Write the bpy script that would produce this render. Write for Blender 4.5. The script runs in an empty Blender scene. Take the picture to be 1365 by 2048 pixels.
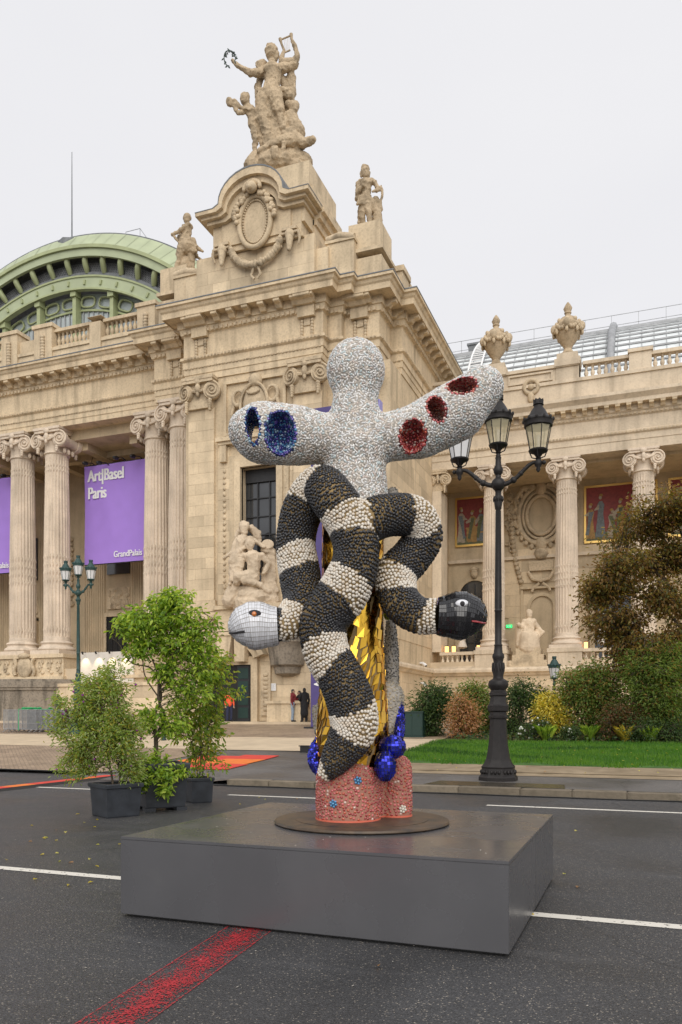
import bpy, bmesh, math, random
import numpy as np
from mathutils import Vector, Matrix

random.seed(7)
RNG = np.random.default_rng(11)
SC = bpy.context.scene
COL = SC.collection
R = math.radians
PI = math.pi

# ---------------------------------------------------------------- camera
YAW = R(20.9)
CA, SA = math.cos(YAW), math.sin(YAW)
cam_d = bpy.data.cameras.new('camera')
cam = bpy.data.objects.new('camera', cam_d)
COL.objects.link(cam)
cam.location = (0, 0, 1.6)
cam.rotation_euler = (R(90), 0, YAW)
cam_d.sensor_fit = 'VERTICAL'
cam_d.sensor_height = 36.0
cam_d.lens = 36.0 * 1594 / 2048
cam_d.shift_y = (1431 - 1024) / 2048
cam_d.clip_start = 0.1
cam_d.clip_end = 2000
SC.camera = cam

# ---------------------------------------------------------------- world: overcast daylight
SUN_EL, SUN_AZ = R(36), R(155)          # azimuth clockwise from +Y
world = bpy.data.worlds.new('World')
SC.world = world
world.use_nodes = True
wn, wl = world.node_tree.nodes, world.node_tree.links
wn.clear()
w_out = wn.new('ShaderNodeOutputWorld')
w_bg = wn.new('ShaderNodeBackground')
sky = wn.new('ShaderNodeTexSky')
sky.sky_type = 'NISHITA'
sky.sun_disc = False
sky.sun_elevation = SUN_EL
sky.sun_rotation = SUN_AZ
sky.air_density = 1.0
sky.dust_density = 4.0
hs = wn.new('ShaderNodeHueSaturation')
hs.inputs['Saturation'].default_value = 0.12
hs.inputs['Value'].default_value = 1.0
wl.new(sky.outputs[0], hs.inputs['Color'])
mx = wn.new('ShaderNodeMix'); mx.data_type = 'RGBA'
mx.inputs[0].default_value = 0.95        # the cloud deck hides nearly all of the clear sky
tc = wn.new('ShaderNodeTexCoord')
nz = wn.new('ShaderNodeTexNoise'); nz.inputs['Scale'].default_value = 2.2; nz.inputs['Detail'].default_value = 4
mpp = wn.new('ShaderNodeMapping'); mpp.inputs['Scale'].default_value = (1, 1, 2.2)
wl.new(tc.outputs['Generated'], mpp.inputs[0]); wl.new(mpp.outputs[0], nz.inputs['Vector'])
cr = wn.new('ShaderNodeValToRGB')
cr.color_ramp.elements[0].position = 0.25; cr.color_ramp.elements[0].color = (6.0, 6.0, 6.25, 1)
cr.color_ramp.elements[1].position = 0.75; cr.color_ramp.elements[1].color = (6.35, 6.33, 6.5, 1)
wl.new(nz.outputs['Fac'], cr.inputs[0])
wl.new(hs.outputs[0], mx.inputs[6]); wl.new(cr.outputs[0], mx.inputs[7])
wl.new(mx.outputs[2], w_bg.inputs['Color'])
w_bg.inputs['Strength'].default_value = 0.1
wl.new(w_bg.outputs[0], w_out.inputs[0])

sun_d = bpy.data.lights.new('sun', 'SUN')
sun_d.energy = 1.5
sun_d.angle = R(65)
sun_d.color = (1.0, 0.95, 0.88)
sun = bpy.data.objects.new('sun', sun_d)
COL.objects.link(sun)
_d = Vector((math.sin(SUN_AZ) * math.cos(SUN_EL), math.cos(SUN_AZ) * math.cos(SUN_EL), math.sin(SUN_EL)))
sun.rotation_euler = _d.to_track_quat('Z', 'Y').to_euler()
sun.location = (0, 0, 60)

SC.view_settings.view_transform = 'Standard'
SC.view_settings.look = 'None'
SC.view_settings.exposure = 0.5
SC.view_settings.gamma = 1.0
SC.view_settings.use_curve_mapping = False

# ---------------------------------------------------------------- measuring
def at(px, py, Y):
    """point of the photograph (1365x2048) on the vertical plane y=Y"""
    l = (px - 682.5) / 1594
    d = Y / (l * SA + CA)
    return Vector(((l * CA - SA) * d, Y, 1.6 + (1431 - py) / 1594 * d))

def atd(px, py, d):
    l = (px - 682.5) / 1594
    return Vector(((l * CA - SA) * d, (l * SA + CA) * d, 1.6 + (1431 - py) / 1594 * d))

def ground_z(x, y):
    if y < 16.2: return 0.0
    if x > -9.3 and y < 20: return 0.14
    t = min(max((y - 19.0) / 19.5, 0), 1)
    return 0.14 * min(1, (y - 16.2) / 3.0 if x <= -9.3 else 1) + 0.98 * t

# ---------------------------------------------------------------- materials
def nodes_of(name):
    m = bpy.data.materials.new(name)
    m.use_nodes = True
    n, l = m.node_tree.nodes, m.node_tree.links
    return m, n, l, n['Principled BSDF']

def mat(name, col, rough=0.6, metal=0.0, spec=0.5, var=0.0, vscale=3.0, bump=0.0, bscale=30.0, rnd=0.0,
        emit=0.0, coat=0.0, col2=None, detail=6.0):
    """principled paint with optional colour mottling (noise), per-object tint and fine relief"""
    m, n, l, b = nodes_of(name)
    b.inputs['Roughness'].default_value = rough
    b.inputs['Metallic'].default_value = metal
    b.inputs['Specular IOR Level'].default_value = spec
    b.inputs['Coat Weight'].default_value = coat
    b.inputs['Base Color'].default_value = (*col, 1)
    geo = n.new('ShaderNodeNewGeometry')
    src = None
    if var > 0 or col2:
        t = n.new('ShaderNodeTexNoise'); t.inputs['Scale'].default_value = vscale; t.inputs['Detail'].default_value = detail
        l.new(geo.outputs['Position'], t.inputs['Vector'])
        r = n.new('ShaderNodeValToRGB')
        c2 = col2 or tuple(c * (1 + var) for c in col)
        c1 = col if col2 else tuple(c * (1 - var) for c in col)
        r.color_ramp.elements[0].position = 0.3; r.color_ramp.elements[0].color = (*c1, 1)
        r.color_ramp.elements[1].position = 0.7; r.color_ramp.elements[1].color = (*c2, 1)
        l.new(t.outputs['Fac'], r.inputs[0]); src = r.outputs[0]
    if rnd > 0:
        oi = n.new('ShaderNodeObjectInfo')
        mr = n.new('ShaderNodeMapRange'); mr.inputs[3].default_value = 1 - rnd; mr.inputs[4].default_value = 1 + rnd
        l.new(oi.outputs['Random'], mr.inputs[0])
        h = n.new('ShaderNodeHueSaturation')
        if src: l.new(src, h.inputs['Color'])
        else: h.inputs['Color'].default_value = (*col, 1)
        l.new(mr.outputs[0], h.inputs['Value']); src = h.outputs[0]
    if src: l.new(src, b.inputs['Base Color'])
    if bump > 0:
        t2 = n.new('ShaderNodeTexNoise'); t2.inputs['Scale'].default_value = bscale; t2.inputs['Detail'].default_value = 8
        l.new(geo.outputs['Position'], t2.inputs['Vector'])
        bp = n.new('ShaderNodeBump'); bp.inputs['Strength'].default_value = bump; bp.inputs['Distance'].default_value = 0.02
        l.new(t2.outputs['Fac'], bp.inputs['Height']); l.new(bp.outputs[0], b.inputs['Normal'])
    if emit > 0:
        b.inputs['Emission Color'].default_value = (*col, 1)
        b.inputs['Emission Strength'].default_value = emit
    return m

def stone(name, col, dirt=(0.16, 0.125, 0.085), amount=0.35, rnd=0.06, streak=True, bump=0.25):
    """weathered limestone: soft mottling, vertical rain streaks and soot patches"""
    m, n, l, b = nodes_of(name)
    b.inputs['Roughness'].default_value = 0.85
    b.inputs['Specular IOR Level'].default_value = 0.25
    geo = n.new('ShaderNodeNewGeometry')
    def noise(scale, mp=None, det=6):
        t = n.new('ShaderNodeTexNoise'); t.inputs['Scale'].default_value = scale; t.inputs['Detail'].default_value = det
        if mp:
            k = n.new('ShaderNodeMapping'); k.inputs['Scale'].default_value = mp
            l.new(geo.outputs['Position'], k.inputs[0]); l.new(k.outputs[0], t.inputs['Vector'])
        else: l.new(geo.outputs['Position'], t.inputs['Vector'])
        return t.outputs['Fac']
    def ramp(f, p0, p1, c0, c1):
        r = n.new('ShaderNodeValToRGB')
        r.color_ramp.elements[0].position = p0; r.color_ramp.elements[0].color = c0
        r.color_ramp.elements[1].position = p1; r.color_ramp.elements[1].color = c1
        l.new(f, r.inputs[0]); return r.outputs[0]
    base = ramp(noise(0.9), 0.3, 0.72, (*[c * 0.86 for c in col], 1), (*[min(1, c * 1.1) for c in col], 1))
    oi = n.new('ShaderNodeObjectInfo')
    mr = n.new('ShaderNodeMapRange'); mr.inputs[3].default_value = 1 - rnd; mr.inputs[4].default_value = 1 + rnd
    l.new(oi.outputs['Random'], mr.inputs[0])
    h = n.new('ShaderNodeHueSaturation'); l.new(base, h.inputs['Color']); l.new(mr.outputs[0], h.inputs['Value'])
    f = ramp(noise(1.6, (1.3, 1.3, 0.16) if streak else None, 8), 0.5, 0.78, (0, 0, 0, 1), (amount,) * 3 + (1,))
    m1 = n.new('ShaderNodeMix'); m1.data_type = 'RGBA'
    l.new(f, m1.inputs[0]); l.new(h.outputs[0], m1.inputs[6]); m1.inputs[7].default_value = (*dirt, 1)
    f2 = ramp(noise(9.0, None, 9), 0.45, 0.8, (0, 0, 0, 1), (amount * 0.7,) * 3 + (1,))
    m2 = n.new('ShaderNodeMix'); m2.data_type = 'RGBA'
    l.new(f2, m2.inputs[0]); l.new(m1.outputs[2], m2.inputs[6]); m2.inputs[7].default_value = (*[c * 1.6 for c in dirt], 1)
    l.new(m2.outputs[2], b.inputs['Base Color'])
    bp = n.new('ShaderNodeBump'); bp.inputs['Strength'].default_value = bump; bp.inputs['Distance'].default_value = 0.03
    l.new(noise(14, None, 10), bp.inputs['Height']); l.new(bp.outputs[0], b.inputs['Normal'])
    return m

M = {}
M['stone'] = stone('limestone', (0.65, 0.523, 0.355), amount=.6)
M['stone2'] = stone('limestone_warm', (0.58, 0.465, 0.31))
M['carve'] = stone('carved_limestone', (0.61, 0.49, 0.335), amount=0.85, streak=False, bump=0.4)
M['column'] = stone('column_stone', (0.68, 0.57, 0.45), amount=0.4)
M['statue'] = stone('statue_stone', (0.50, 0.39, 0.26), dirt=(0.10, 0.078, 0.05), amount=0.8, streak=False, bump=0.5)
M['statue_pale'] = stone('pale_statue_stone', (0.64, 0.52, 0.38), amount=0.4, streak=False, bump=0.4)
M['stone_w'] = stone('pale_limestone', (0.67, 0.56, 0.42), amount=.4)
M['dirty'] = stone('soot_stained_stone', (0.30, 0.255, 0.20), dirt=(0.03, 0.027, 0.022), amount=0.95)
M['block'] = stone('ashlar_block', (0.655, 0.528, 0.36), rnd=0.17)
M['green'] = mat('green_iron', (0.40, 0.45, 0.285), 0.5, var=0.10, vscale=0.6, bump=0.1, bscale=6)
M['green2'] = mat('green_iron_frame', (0.36, 0.40, 0.215), 0.5, var=0.12, vscale=1.5)
M['lead'] = mat('lead_sheet', (0.16, 0.17, 0.18), 0.55, var=0.25, vscale=3)
M['lattice'] = mat('dark_lattice', (0.10, 0.105, 0.11), 0.6, var=0.3, vscale=8)
M['glass_roof'] = mat('roof_glass', (0.42, 0.47, 0.47), 0.12, spec=0.8, var=0.18, vscale=0.8)
M['glass_grey'] = mat('vault_glass', (0.74, 0.78, 0.79), 0.3, spec=0.6, var=0.10, vscale=1.2)
M['zinc'] = mat('zinc_rib', (0.33, 0.34, 0.35), 0.5, metal=0.3, var=0.2, vscale=2)
M['window'] = mat('dark_window_glass', (0.035, 0.038, 0.042), 0.08, spec=0.9, var=0.4, vscale=0.6)
M['iron'] = mat('dark_iron', (0.018, 0.018, 0.02), 0.5, var=0.2, vscale=6)
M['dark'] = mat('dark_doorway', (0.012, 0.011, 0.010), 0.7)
M['lampiron'] = mat('black_cast_iron', (0.016, 0.0135, 0.013), 0.5, spec=0.35, var=0.25, vscale=9, bump=0.15, bscale=60)
M['lampgreen'] = mat('green_cast_iron', (0.018, 0.055, 0.05), 0.45, var=0.25, vscale=7)
M['gold'] = mat('gilding', (0.75, 0.50, 0.16), 0.35, metal=0.9)
M['plaster'] = mat('white_partition', (0.62, 0.58, 0.52), 0.8, var=0.06)
M['banner'] = mat('purple_fabric', (0.36, 0.215, 0.66), 0.75, var=0.035, vscale=1.2, bump=0.05, bscale=5)
M['totem'] = mat('violet_totem_paint', (0.075, 0.055, 0.19), 0.6, var=0.06)
M['totem_edge'] = mat('pale_violet_edge', (0.32, 0.30, 0.62), 0.6)
M['white'] = mat('white_print', (0.8, 0.8, 0.8), 0.7)
M['plinth'] = mat('grey_plinth_paint', (0.078, 0.077, 0.082), 0.25, spec=0.8, var=0.05, vscale=1.4, bump=0.012, bscale=3)
M['disc'] = mat('rusted_steel', (0.05, 0.042, 0.036), 0.42, metal=0.25, col2=(0.13, 0.085, 0.05), vscale=6, bump=0.2, bscale=40)
M['pot'] = mat('slate_plastic', (0.026, 0.030, 0.037), 0.5, var=0.3, vscale=6, bump=0.1, bscale=30)
M['soil'] = mat('soil', (0.03, 0.02, 0.014), 0.95, bump=0.6, bscale=40)
M['bark'] = mat('bark', (0.085, 0.065, 0.045), 0.9, var=0.35, vscale=20, bump=0.5, bscale=60)
M['skin'] = mat('skin', (0.42, 0.25, 0.17), 0.55)
M['skin_dark'] = mat('brown_skin', (0.12, 0.065, 0.04), 0.55)
M['hair'] = mat('dark_hair', (0.015, 0.012, 0.01), 0.5)
M['burgundy'] = mat('burgundy_cotton', (0.19, 0.022, 0.028), 0.85, var=0.15, vscale=12)
M['jeans'] = mat('pale_denim', (0.27, 0.34, 0.43), 0.85, var=0.15, vscale=14)
M['blackcloth'] = mat('black_cloth', (0.013, 0.013, 0.015), 0.85, var=0.2, vscale=10)
M['navy'] = mat('navy_cloth', (0.02, 0.025, 0.06), 0.8)
M['hivis'] = mat('orange_hivis', (0.85, 0.11, 0.035), 0.7)
M['galv'] = mat('galvanised_steel', (0.36, 0.37, 0.38), 0.4, metal=0.6, var=0.15, vscale=8)
M['strap'] = mat('green_strap', (0.02, 0.32, 0.10), 0.6)
M['cabinet'] = mat('dark_green_paint', (0.010, 0.035, 0.028), 0.5, var=0.1)
M['cord'] = mat('black_rubber', (0.012, 0.012, 0.012), 0.6)
M['linen'] = mat('white_canvas', (0.68, 0.62, 0.54), 0.85)
M['tablelamp'] = mat('lit_lantern_shade', (1.0, 0.50, 0.16), 0.5, emit=1.6)
M['exit'] = mat('lit_green_sign', (0.03, 0.75, 0.22), 0.5, emit=0.9)
M['carpet_red'] = mat('red_carpet', (0.62, 0.055, 0.035), 0.9, var=0.12, vscale=5)
M['carpet_orange'] = mat('orange_carpet', (0.75, 0.19, 0.03), 0.9, var=0.12, vscale=5)

def lampglass(name, col, alpha):
    m, n, l, b = nodes_of(name)
    b.inputs['Base Color'].default_value = (*col, 1); b.inputs['Roughness'].default_value = 0.12
    b.inputs['Alpha'].default_value = alpha
    return m
M['lglass'] = lampglass('lantern_glass', (0.72, 0.64, 0.42), 0.45)
M['lfrost'] = lampglass('frosted_lantern_glass', (0.80, 0.80, 0.80), 0.85)

def leafmat(name, col):
    col = tuple(min(.9, c * 1.3) for c in col)
    m, n, l, b = nodes_of(name)
    out = n['Material Output']
    b.inputs['Base Color'].default_value = (*col, 1); b.inputs['Roughness'].default_value = 0.45
    b.inputs['Specular IOR Level'].default_value = 0.35
    tr = n.new('ShaderNodeBsdfTranslucent'); tr.inputs['Color'].default_value = (min(1, col[0] * 1.8), min(1, col[1] * 1.7), col[2] * 0.8, 1)
    ms = n.new('ShaderNodeMixShader'); ms.inputs[0].default_value = 0.42
    l.new(b.outputs[0], ms.inputs[1]); l.new(tr.outputs[0], ms.inputs[2]); l.new(ms.outputs[0], out.inputs[0])
    return m
LEAF = {
 'fresh': [leafmat('leaf_fresh_%s' % k, c) for k, c in (('mid', (0.185, 0.285, 0.035)), ('light', (0.33, 0.41, 0.065)), ('deep', (0.09, 0.165, 0.025)))],
 'fine': [leafmat('leaf_fine_%s' % k, c) for k, c in (('mid', (0.19, 0.27, 0.06)), ('grey', (0.29, 0.35, 0.14)), ('ochre', (0.30, 0.27, 0.045)))],
 'olive': [leafmat('leaf_olive_%s' % k, c) for k, c in (('mid', (0.15, 0.235, 0.035)), ('light', (0.27, 0.32, 0.06)), ('yellow', (0.34, 0.29, 0.05)))],
 'copper': [leafmat('leaf_copper_%s' % k, c) for k, c in (('mid', (0.15, 0.088, 0.028)), ('gold', (0.19, 0.145, 0.035)), ('deep', (0.085, 0.085, 0.026)))],
 'dark': [leafmat('leaf_dark_%s' % k, c) for k, c in (('mid', (0.040, 0.075, 0.024)), ('light', (0.075, 0.115, 0.035)), ('deep', (0.022, 0.042, 0.016)))],
 'tan': [leafmat('leaf_tan_%s' % k, c) for k, c in (('mid', (0.30, 0.165, 0.075)), ('pink', (0.36, 0.20, 0.12)), ('green', (0.11, 0.12, 0.03)))],
 'yellow': [leafmat('leaf_yellow_%s' % k, c) for k, c in (('mid', (0.46, 0.36, 0.05)), ('pale', (0.56, 0.48, 0.12)), ('green', (0.22, 0.24, 0.03)))],
 'willow': [leafmat('leaf_willow_%s' % k, c) for k, c in (('mid', (0.10, 0.155, 0.035)), ('light', (0.17, 0.23, 0.06)), ('rust', (0.22, 0.14, 0.045)))],
 'rust': [leafmat('leaf_rust_%s' % k, c) for k, c in (('mid', (0.09, 0.075, 0.028)), ('red', (0.16, 0.07, 0.04)), ('green', (0.06, 0.085, 0.025)))],
}
M['petal_purple'] = leafmat('purple_petal', (0.28, 0.06, 0.34))
M['petal_white'] = leafmat('white_petal', (0.75, 0.75, 0.72))
GRASS = [leafmat('grass_%s' % k, c) for k, c in (('mid', (0.052, 0.14, 0.015)), ('light', (0.09, 0.185, 0.022)), ('deep', (0.026, 0.075, 0.012)))]

def asphalt(name, col, wet=0.35):
    m, n, l, b = nodes_of(name)
    geo = n.new('ShaderNodeNewGeometry')
    v = n.new('ShaderNodeTexVoronoi'); v.inputs['Scale'].default_value = 125
    l.new(geo.outputs['Position'], v.inputs['Vector'])
    sepc = n.new('ShaderNodeSeparateColor'); l.new(v.outputs['Color'], sepc.inputs[0])
    r = n.new('ShaderNodeValToRGB')
    e = r.color_ramp.elements
    e[0].position = 0.0; e[0].color = (*[c * 0.55 for c in col], 1)
    e[1].position = 0.86; e[1].color = (*[c * 1.35 for c in col], 1)
    x = e.new(0.955); x.color = (*[c * 1.7 for c in col], 1)
    x = e.new(0.985); x.color = (0.26, 0.23, 0.19, 1)
    l.new(sepc.outputs[0], r.inputs[0])
    t = n.new('ShaderNodeTexNoise'); t.inputs['Scale'].default_value = 0.45; t.inputs['Detail'].default_value = 9; t.inputs['Distortion'].default_value = .6
    l.new(geo.outputs['Position'], t.inputs['Vector'])
    mr = n.new('ShaderNodeMapRange'); mr.inputs[1].default_value = 0.3; mr.inputs[2].default_value = 0.7
    mr.inputs[3].default_value = 0.70; mr.inputs[4].default_value = 1.32
    l.new(t.outputs['Fac'], mr.inputs[0])
    h = n.new('ShaderNodeHueSaturation'); l.new(r.outputs[0], h.inputs['Color']); l.new(mr.outputs[0], h.inputs['Value'])
    # dried water marks and polished tracks drawn out along the street
    km = n.new('ShaderNodeMapping'); km.inputs['Scale'].default_value = (.35, 2.2, 1); l.new(geo.outputs['Position'], km.inputs[0])
    ts = n.new('ShaderNodeTexNoise'); ts.inputs['Scale'].default_value = 1.3; ts.inputs['Detail'].default_value = 8; l.new(km.outputs[0], ts.inputs['Vector'])
    rs = n.new('ShaderNodeValToRGB'); rs.color_ramp.elements[0].position = .60; rs.color_ramp.elements[0].color = (0, 0, 0, 1)
    rs.color_ramp.elements[1].position = .82; rs.color_ramp.elements[1].color = (.55, .55, .55, 1); l.new(ts.outputs['Fac'], rs.inputs[0])
    ms_ = n.new('ShaderNodeMix'); ms_.data_type = 'RGBA'; l.new(rs.outputs[0], ms_.inputs[0]); l.new(h.outputs[0], ms_.inputs[6]); ms_.inputs[7].default_value = (*[c * 2.4 for c in col], 1)
    vc = n.new('ShaderNodeTexVoronoi'); vc.feature = 'DISTANCE_TO_EDGE'; vc.inputs['Scale'].default_value = .22
    tw = n.new('ShaderNodeTexNoise'); tw.inputs['Scale'].default_value = 1.6; tw.inputs['Detail'].default_value = 6; l.new(geo.outputs['Position'], tw.inputs['Vector'])
    mw = n.new('ShaderNodeMix'); mw.data_type = 'RGBA'; mw.inputs[0].default_value = .35; l.new(geo.outputs['Position'], mw.inputs[6]); l.new(tw.outputs['Color'], mw.inputs[7]); l.new(mw.outputs[2], vc.inputs['Vector'])
    rc = n.new('ShaderNodeValToRGB'); rc.color_ramp.elements[0].position = .0; rc.color_ramp.elements[0].color = (.6, .6, .6, 1); rc.color_ramp.elements[1].position = .0016; rc.color_ramp.elements[1].color = (1, 1, 1, 1)
    l.new(vc.outputs[0], rc.inputs[0])
    mc = n.new('ShaderNodeMix'); mc.data_type = 'RGBA'; mc.blend_type = 'MULTIPLY'; mc.inputs[0].default_value = 1; l.new(ms_.outputs[2], mc.inputs[6]); l.new(rc.outputs[0], mc.inputs[7])
    l.new(mc.outputs[2], b.inputs['Base Color'])
    mr2 = n.new('ShaderNodeMapRange'); mr2.inputs[1].default_value = 0.35; mr2.inputs[2].default_value = 0.65
    mr2.inputs[3].default_value = wet; mr2.inputs[4].default_value = 0.72
    l.new(t.outputs['Fac'], mr2.inputs[0]); l.new(mr2.outputs[0], b.inputs['Roughness'])
    bp = n.new('ShaderNodeBump'); bp.inputs['Strength'].default_value = 0.55; bp.inputs['Distance'].default_value = 0.008
    v2 = n.new('ShaderNodeTexVoronoi'); v2.inputs['Scale'].default_value = 70
    l.new(geo.outputs['Position'], v2.inputs['Vector'])
    l.new(v2.outputs['Distance'], bp.inputs['Height']); l.new(bp.outputs[0], b.inputs['Normal'])
    return m
M['asphalt'] = asphalt('wet_asphalt', (0.044, 0.044, 0.046), 0.4)
M['pave'] = asphalt('pavement_asphalt', (0.105, 0.098, 0.092), 0.4)
M['kerb'] = stone('granite_kerb', (0.21, 0.175, 0.13), dirt=(0.05, 0.045, 0.03), amount=0.6, rnd=0.15, streak=False, bump=0.5)
M['sand'] = mat('sandy_paving', (0.56, 0.45, 0.31), 0.9, var=0.12, vscale=1.3, bump=0.2, bscale=40)
M['earth'] = mat('sandy_earth', (0.33, 0.255, 0.165), 0.95, col2=(0.20, 0.15, 0.09), vscale=2.2, bump=0.5, bscale=30)
M['bed'] = mat('planting_bed_soil', (0.075, 0.055, 0.035), 0.95, var=0.4, vscale=5, bump=0.8, bscale=20)

def stripe_paint():
    """sprayed paint: cover thins towards the sides, with two denser edge lines"""
    m, n, l, b = nodes_of('sprayed_red_stripe')
    geo = n.new('ShaderNodeNewGeometry'); at_ = n.new('ShaderNodeAttribute'); at_.attribute_name = 'cover'
    t = n.new('ShaderNodeTexNoise'); t.inputs['Scale'].default_value = 75; t.inputs['Detail'].default_value = 6
    l.new(geo.outputs['Position'], t.inputs['Vector'])
    t2 = n.new('ShaderNodeTexNoise'); t2.inputs['Scale'].default_value = 3.5; t2.inputs['Detail'].default_value = 4
    l.new(geo.outputs['Position'], t2.inputs['Vector'])
    a1 = n.new('ShaderNodeMath'); a1.operation = 'MULTIPLY_ADD'; l.new(at_.outputs['Fac'], a1.inputs[0]); a1.inputs[1].default_value = .30; l.new(t.outputs['Fac'], a1.inputs[2])
    a2 = n.new('ShaderNodeMath'); a2.operation = 'MULTIPLY_ADD'; l.new(t2.outputs['Fac'], a2.inputs[0]); a2.inputs[1].default_value = .25; l.new(a1.outputs[0], a2.inputs[2])
    r = n.new('ShaderNodeValToRGB'); r.color_ramp.elements[0].position = .81; r.color_ramp.elements[1].position = .95
    l.new(a2.outputs[0], r.inputs[0]); l.new(r.outputs[0], b.inputs['Alpha'])
    b.inputs['Base Color'].default_value = (0.40, 0.02, 0.028, 1); b.inputs['Roughness'].default_value = .65
    return m
M['stripe'] = stripe_paint()

def cobbles():
    m, n, l, b = nodes_of('worn_cobbles')
    geo = n.new('ShaderNodeNewGeometry')
    k = n.new('ShaderNodeMapping'); k.inputs['Rotation'].default_value = (0, 0, R(45)); k.inputs['Scale'].default_value = (1, 1, 1)
    l.new(geo.outputs['Position'], k.inputs[0])
    br = n.new('ShaderNodeTexBrick'); br.inputs['Scale'].default_value = 3.6
    br.inputs['Color1'].default_value = (0.36, 0.265, 0.18, 1); br.inputs['Color2'].default_value = (0.25, 0.185, 0.125, 1)
    br.inputs['Mortar'].default_value = (0.20, 0.15, 0.10, 1); br.inputs['Mortar Size'].default_value = 0.03
    br.inputs['Brick Width'].default_value = 0.5; br.inputs['Row Height'].default_value = 0.4
    l.new(k.outputs[0], br.inputs['Vector'])
    t = n.new('ShaderNodeTexNoise'); t.inputs['Scale'].default_value = 0.8; t.inputs['Detail'].default_value = 8
    l.new(geo.outputs['Position'], t.inputs['Vector'])
    mr = n.new('ShaderNodeMapRange'); mr.inputs[1].default_value = 0.3; mr.inputs[2].default_value = 0.7; mr.inputs[3].default_value = 0.8; mr.inputs[4].default_value = 1.35
    l.new(t.outputs['Fac'], mr.inputs[0])
    h = n.new('ShaderNodeHueSaturation'); l.new(br.outputs[0], h.inputs['Color']); l.new(mr.outputs[0], h.inputs['Value'])
    l.new(h.outputs[0], b.inputs['Base Color']); b.inputs['Roughness'].default_value = 0.55
    bp = n.new('ShaderNodeBump'); bp.inputs['Strength'].default_value = 0.6; bp.inputs['Distance'].default_value = 0.02; bp.invert = True
    l.new(br.outputs['Fac'], bp.inputs['Height']); l.new(bp.outputs[0], b.inputs['Normal'])
    return m
M['cobble'] = cobbles()

def plinth_paint():
    """satin grey board paint with wiped smears, dust and scuffed patches"""
    m, n, l, b = nodes_of('grey_plinth_paint')
    geo = n.new('ShaderNodeNewGeometry')
    def nz(sc, mp, d=8):
        k = n.new('ShaderNodeMapping'); k.inputs['Scale'].default_value = mp; l.new(geo.outputs['Position'], k.inputs[0])
        t = n.new('ShaderNodeTexNoise'); t.inputs['Scale'].default_value = sc; t.inputs['Detail'].default_value = d; l.new(k.outputs[0], t.inputs['Vector']); return t.outputs['Fac']
    r = n.new('ShaderNodeValToRGB'); r.color_ramp.elements[0].position = .3; r.color_ramp.elements[0].color = (.076, .076, .082, 1); r.color_ramp.elements[1].position = .72; r.color_ramp.elements[1].color = (.090, .090, .096, 1)
    l.new(nz(1.1, (1, 1, .5)), r.inputs[0])
    r2 = n.new('ShaderNodeValToRGB'); r2.color_ramp.elements[0].position = .62; r2.color_ramp.elements[0].color = (0, 0, 0, 1); r2.color_ramp.elements[1].position = .85; r2.color_ramp.elements[1].color = (.15, .15, .15, 1)
    l.new(nz(3.0, (1, 3.0, .6)), r2.inputs[0])
    mx_ = n.new('ShaderNodeMix'); mx_.data_type = 'RGBA'; l.new(r2.outputs[0], mx_.inputs[0]); l.new(r.outputs[0], mx_.inputs[6]); mx_.inputs[7].default_value = (.17, .165, .155, 1)
    l.new(mx_.outputs[2], b.inputs['Base Color'])
    mr = n.new('ShaderNodeMapRange'); mr.inputs[1].default_value = .35; mr.inputs[2].default_value = .7; mr.inputs[3].default_value = .20; mr.inputs[4].default_value = .36
    l.new(nz(2.2, (1, 1, 1)), mr.inputs[0]); l.new(mr.outputs[0], b.inputs['Roughness'])
    b.inputs['Specular IOR Level'].default_value = .85
    bp = n.new('ShaderNodeBump'); bp.inputs['Strength'].default_value = .02; bp.inputs['Distance'].default_value = .02; l.new(nz(3.5, (1, 1, 1), 3), bp.inputs['Height']); l.new(bp.outputs[0], b.inputs['Normal'])
    return m
M['plinth'] = plinth_paint()

def worn_paint(name, col, cover, scale):
    """road paint worn through to transparent specks"""
    m, n, l, b = nodes_of(name)
    geo = n.new('ShaderNodeNewGeometry')
    t = n.new('ShaderNodeTexNoise'); t.inputs['Scale'].default_value = scale; t.inputs['Detail'].default_value = 8
    l.new(geo.outputs['Position'], t.inputs['Vector'])
    r = n.new('ShaderNodeValToRGB'); r.color_ramp.elements[0].position = cover; r.color_ramp.elements[1].position = cover + 0.06
    r.color_ramp.elements[0].color = (0, 0, 0, 1); r.color_ramp.elements[1].color = (1, 1, 1, 1)
    l.new(t.outputs['Fac'], r.inputs[0]); l.new(r.outputs[0], b.inputs['Alpha'])
    b.inputs['Base Color'].default_value = (*col, 1); b.inputs['Roughness'].default_value = 0.7
    return m
M['paint'] = worn_paint('road_paint', (0.70, 0.67, 0.60), 0.33, 22)
M['redpaint'] = worn_paint('sprayed_red_paint', (0.42, 0.02, 0.026), 0.545, 120)

# ---------------------------------------------------------------- mesh helpers
def root_of(o):
    while o.parent: o = o.parent
    return o

def link(name, me, parent=None, loc=(0, 0, 0), rot=None, scale=None):
    o = bpy.data.objects.new(name, me)
    COL.objects.link(o)
    if parent: o.parent = parent
    o.location = loc
    if rot is not None: o.rotation_euler = rot
    if scale is not None: o.scale = scale
    return o

def tag(o, label=None, cat=None, group=None, kind=None):
    if label: o['label'] = label
    if cat: o['category'] = cat
    if group: o['group'] = group
    if kind: o['kind'] = kind
    return o

def thing(name, label, cat, loc=(0, 0, 0), rotz=0.0, group=None):
    return tag(link(name, None, None, loc, (0, 0, rotz)), label, cat, group)

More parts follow.
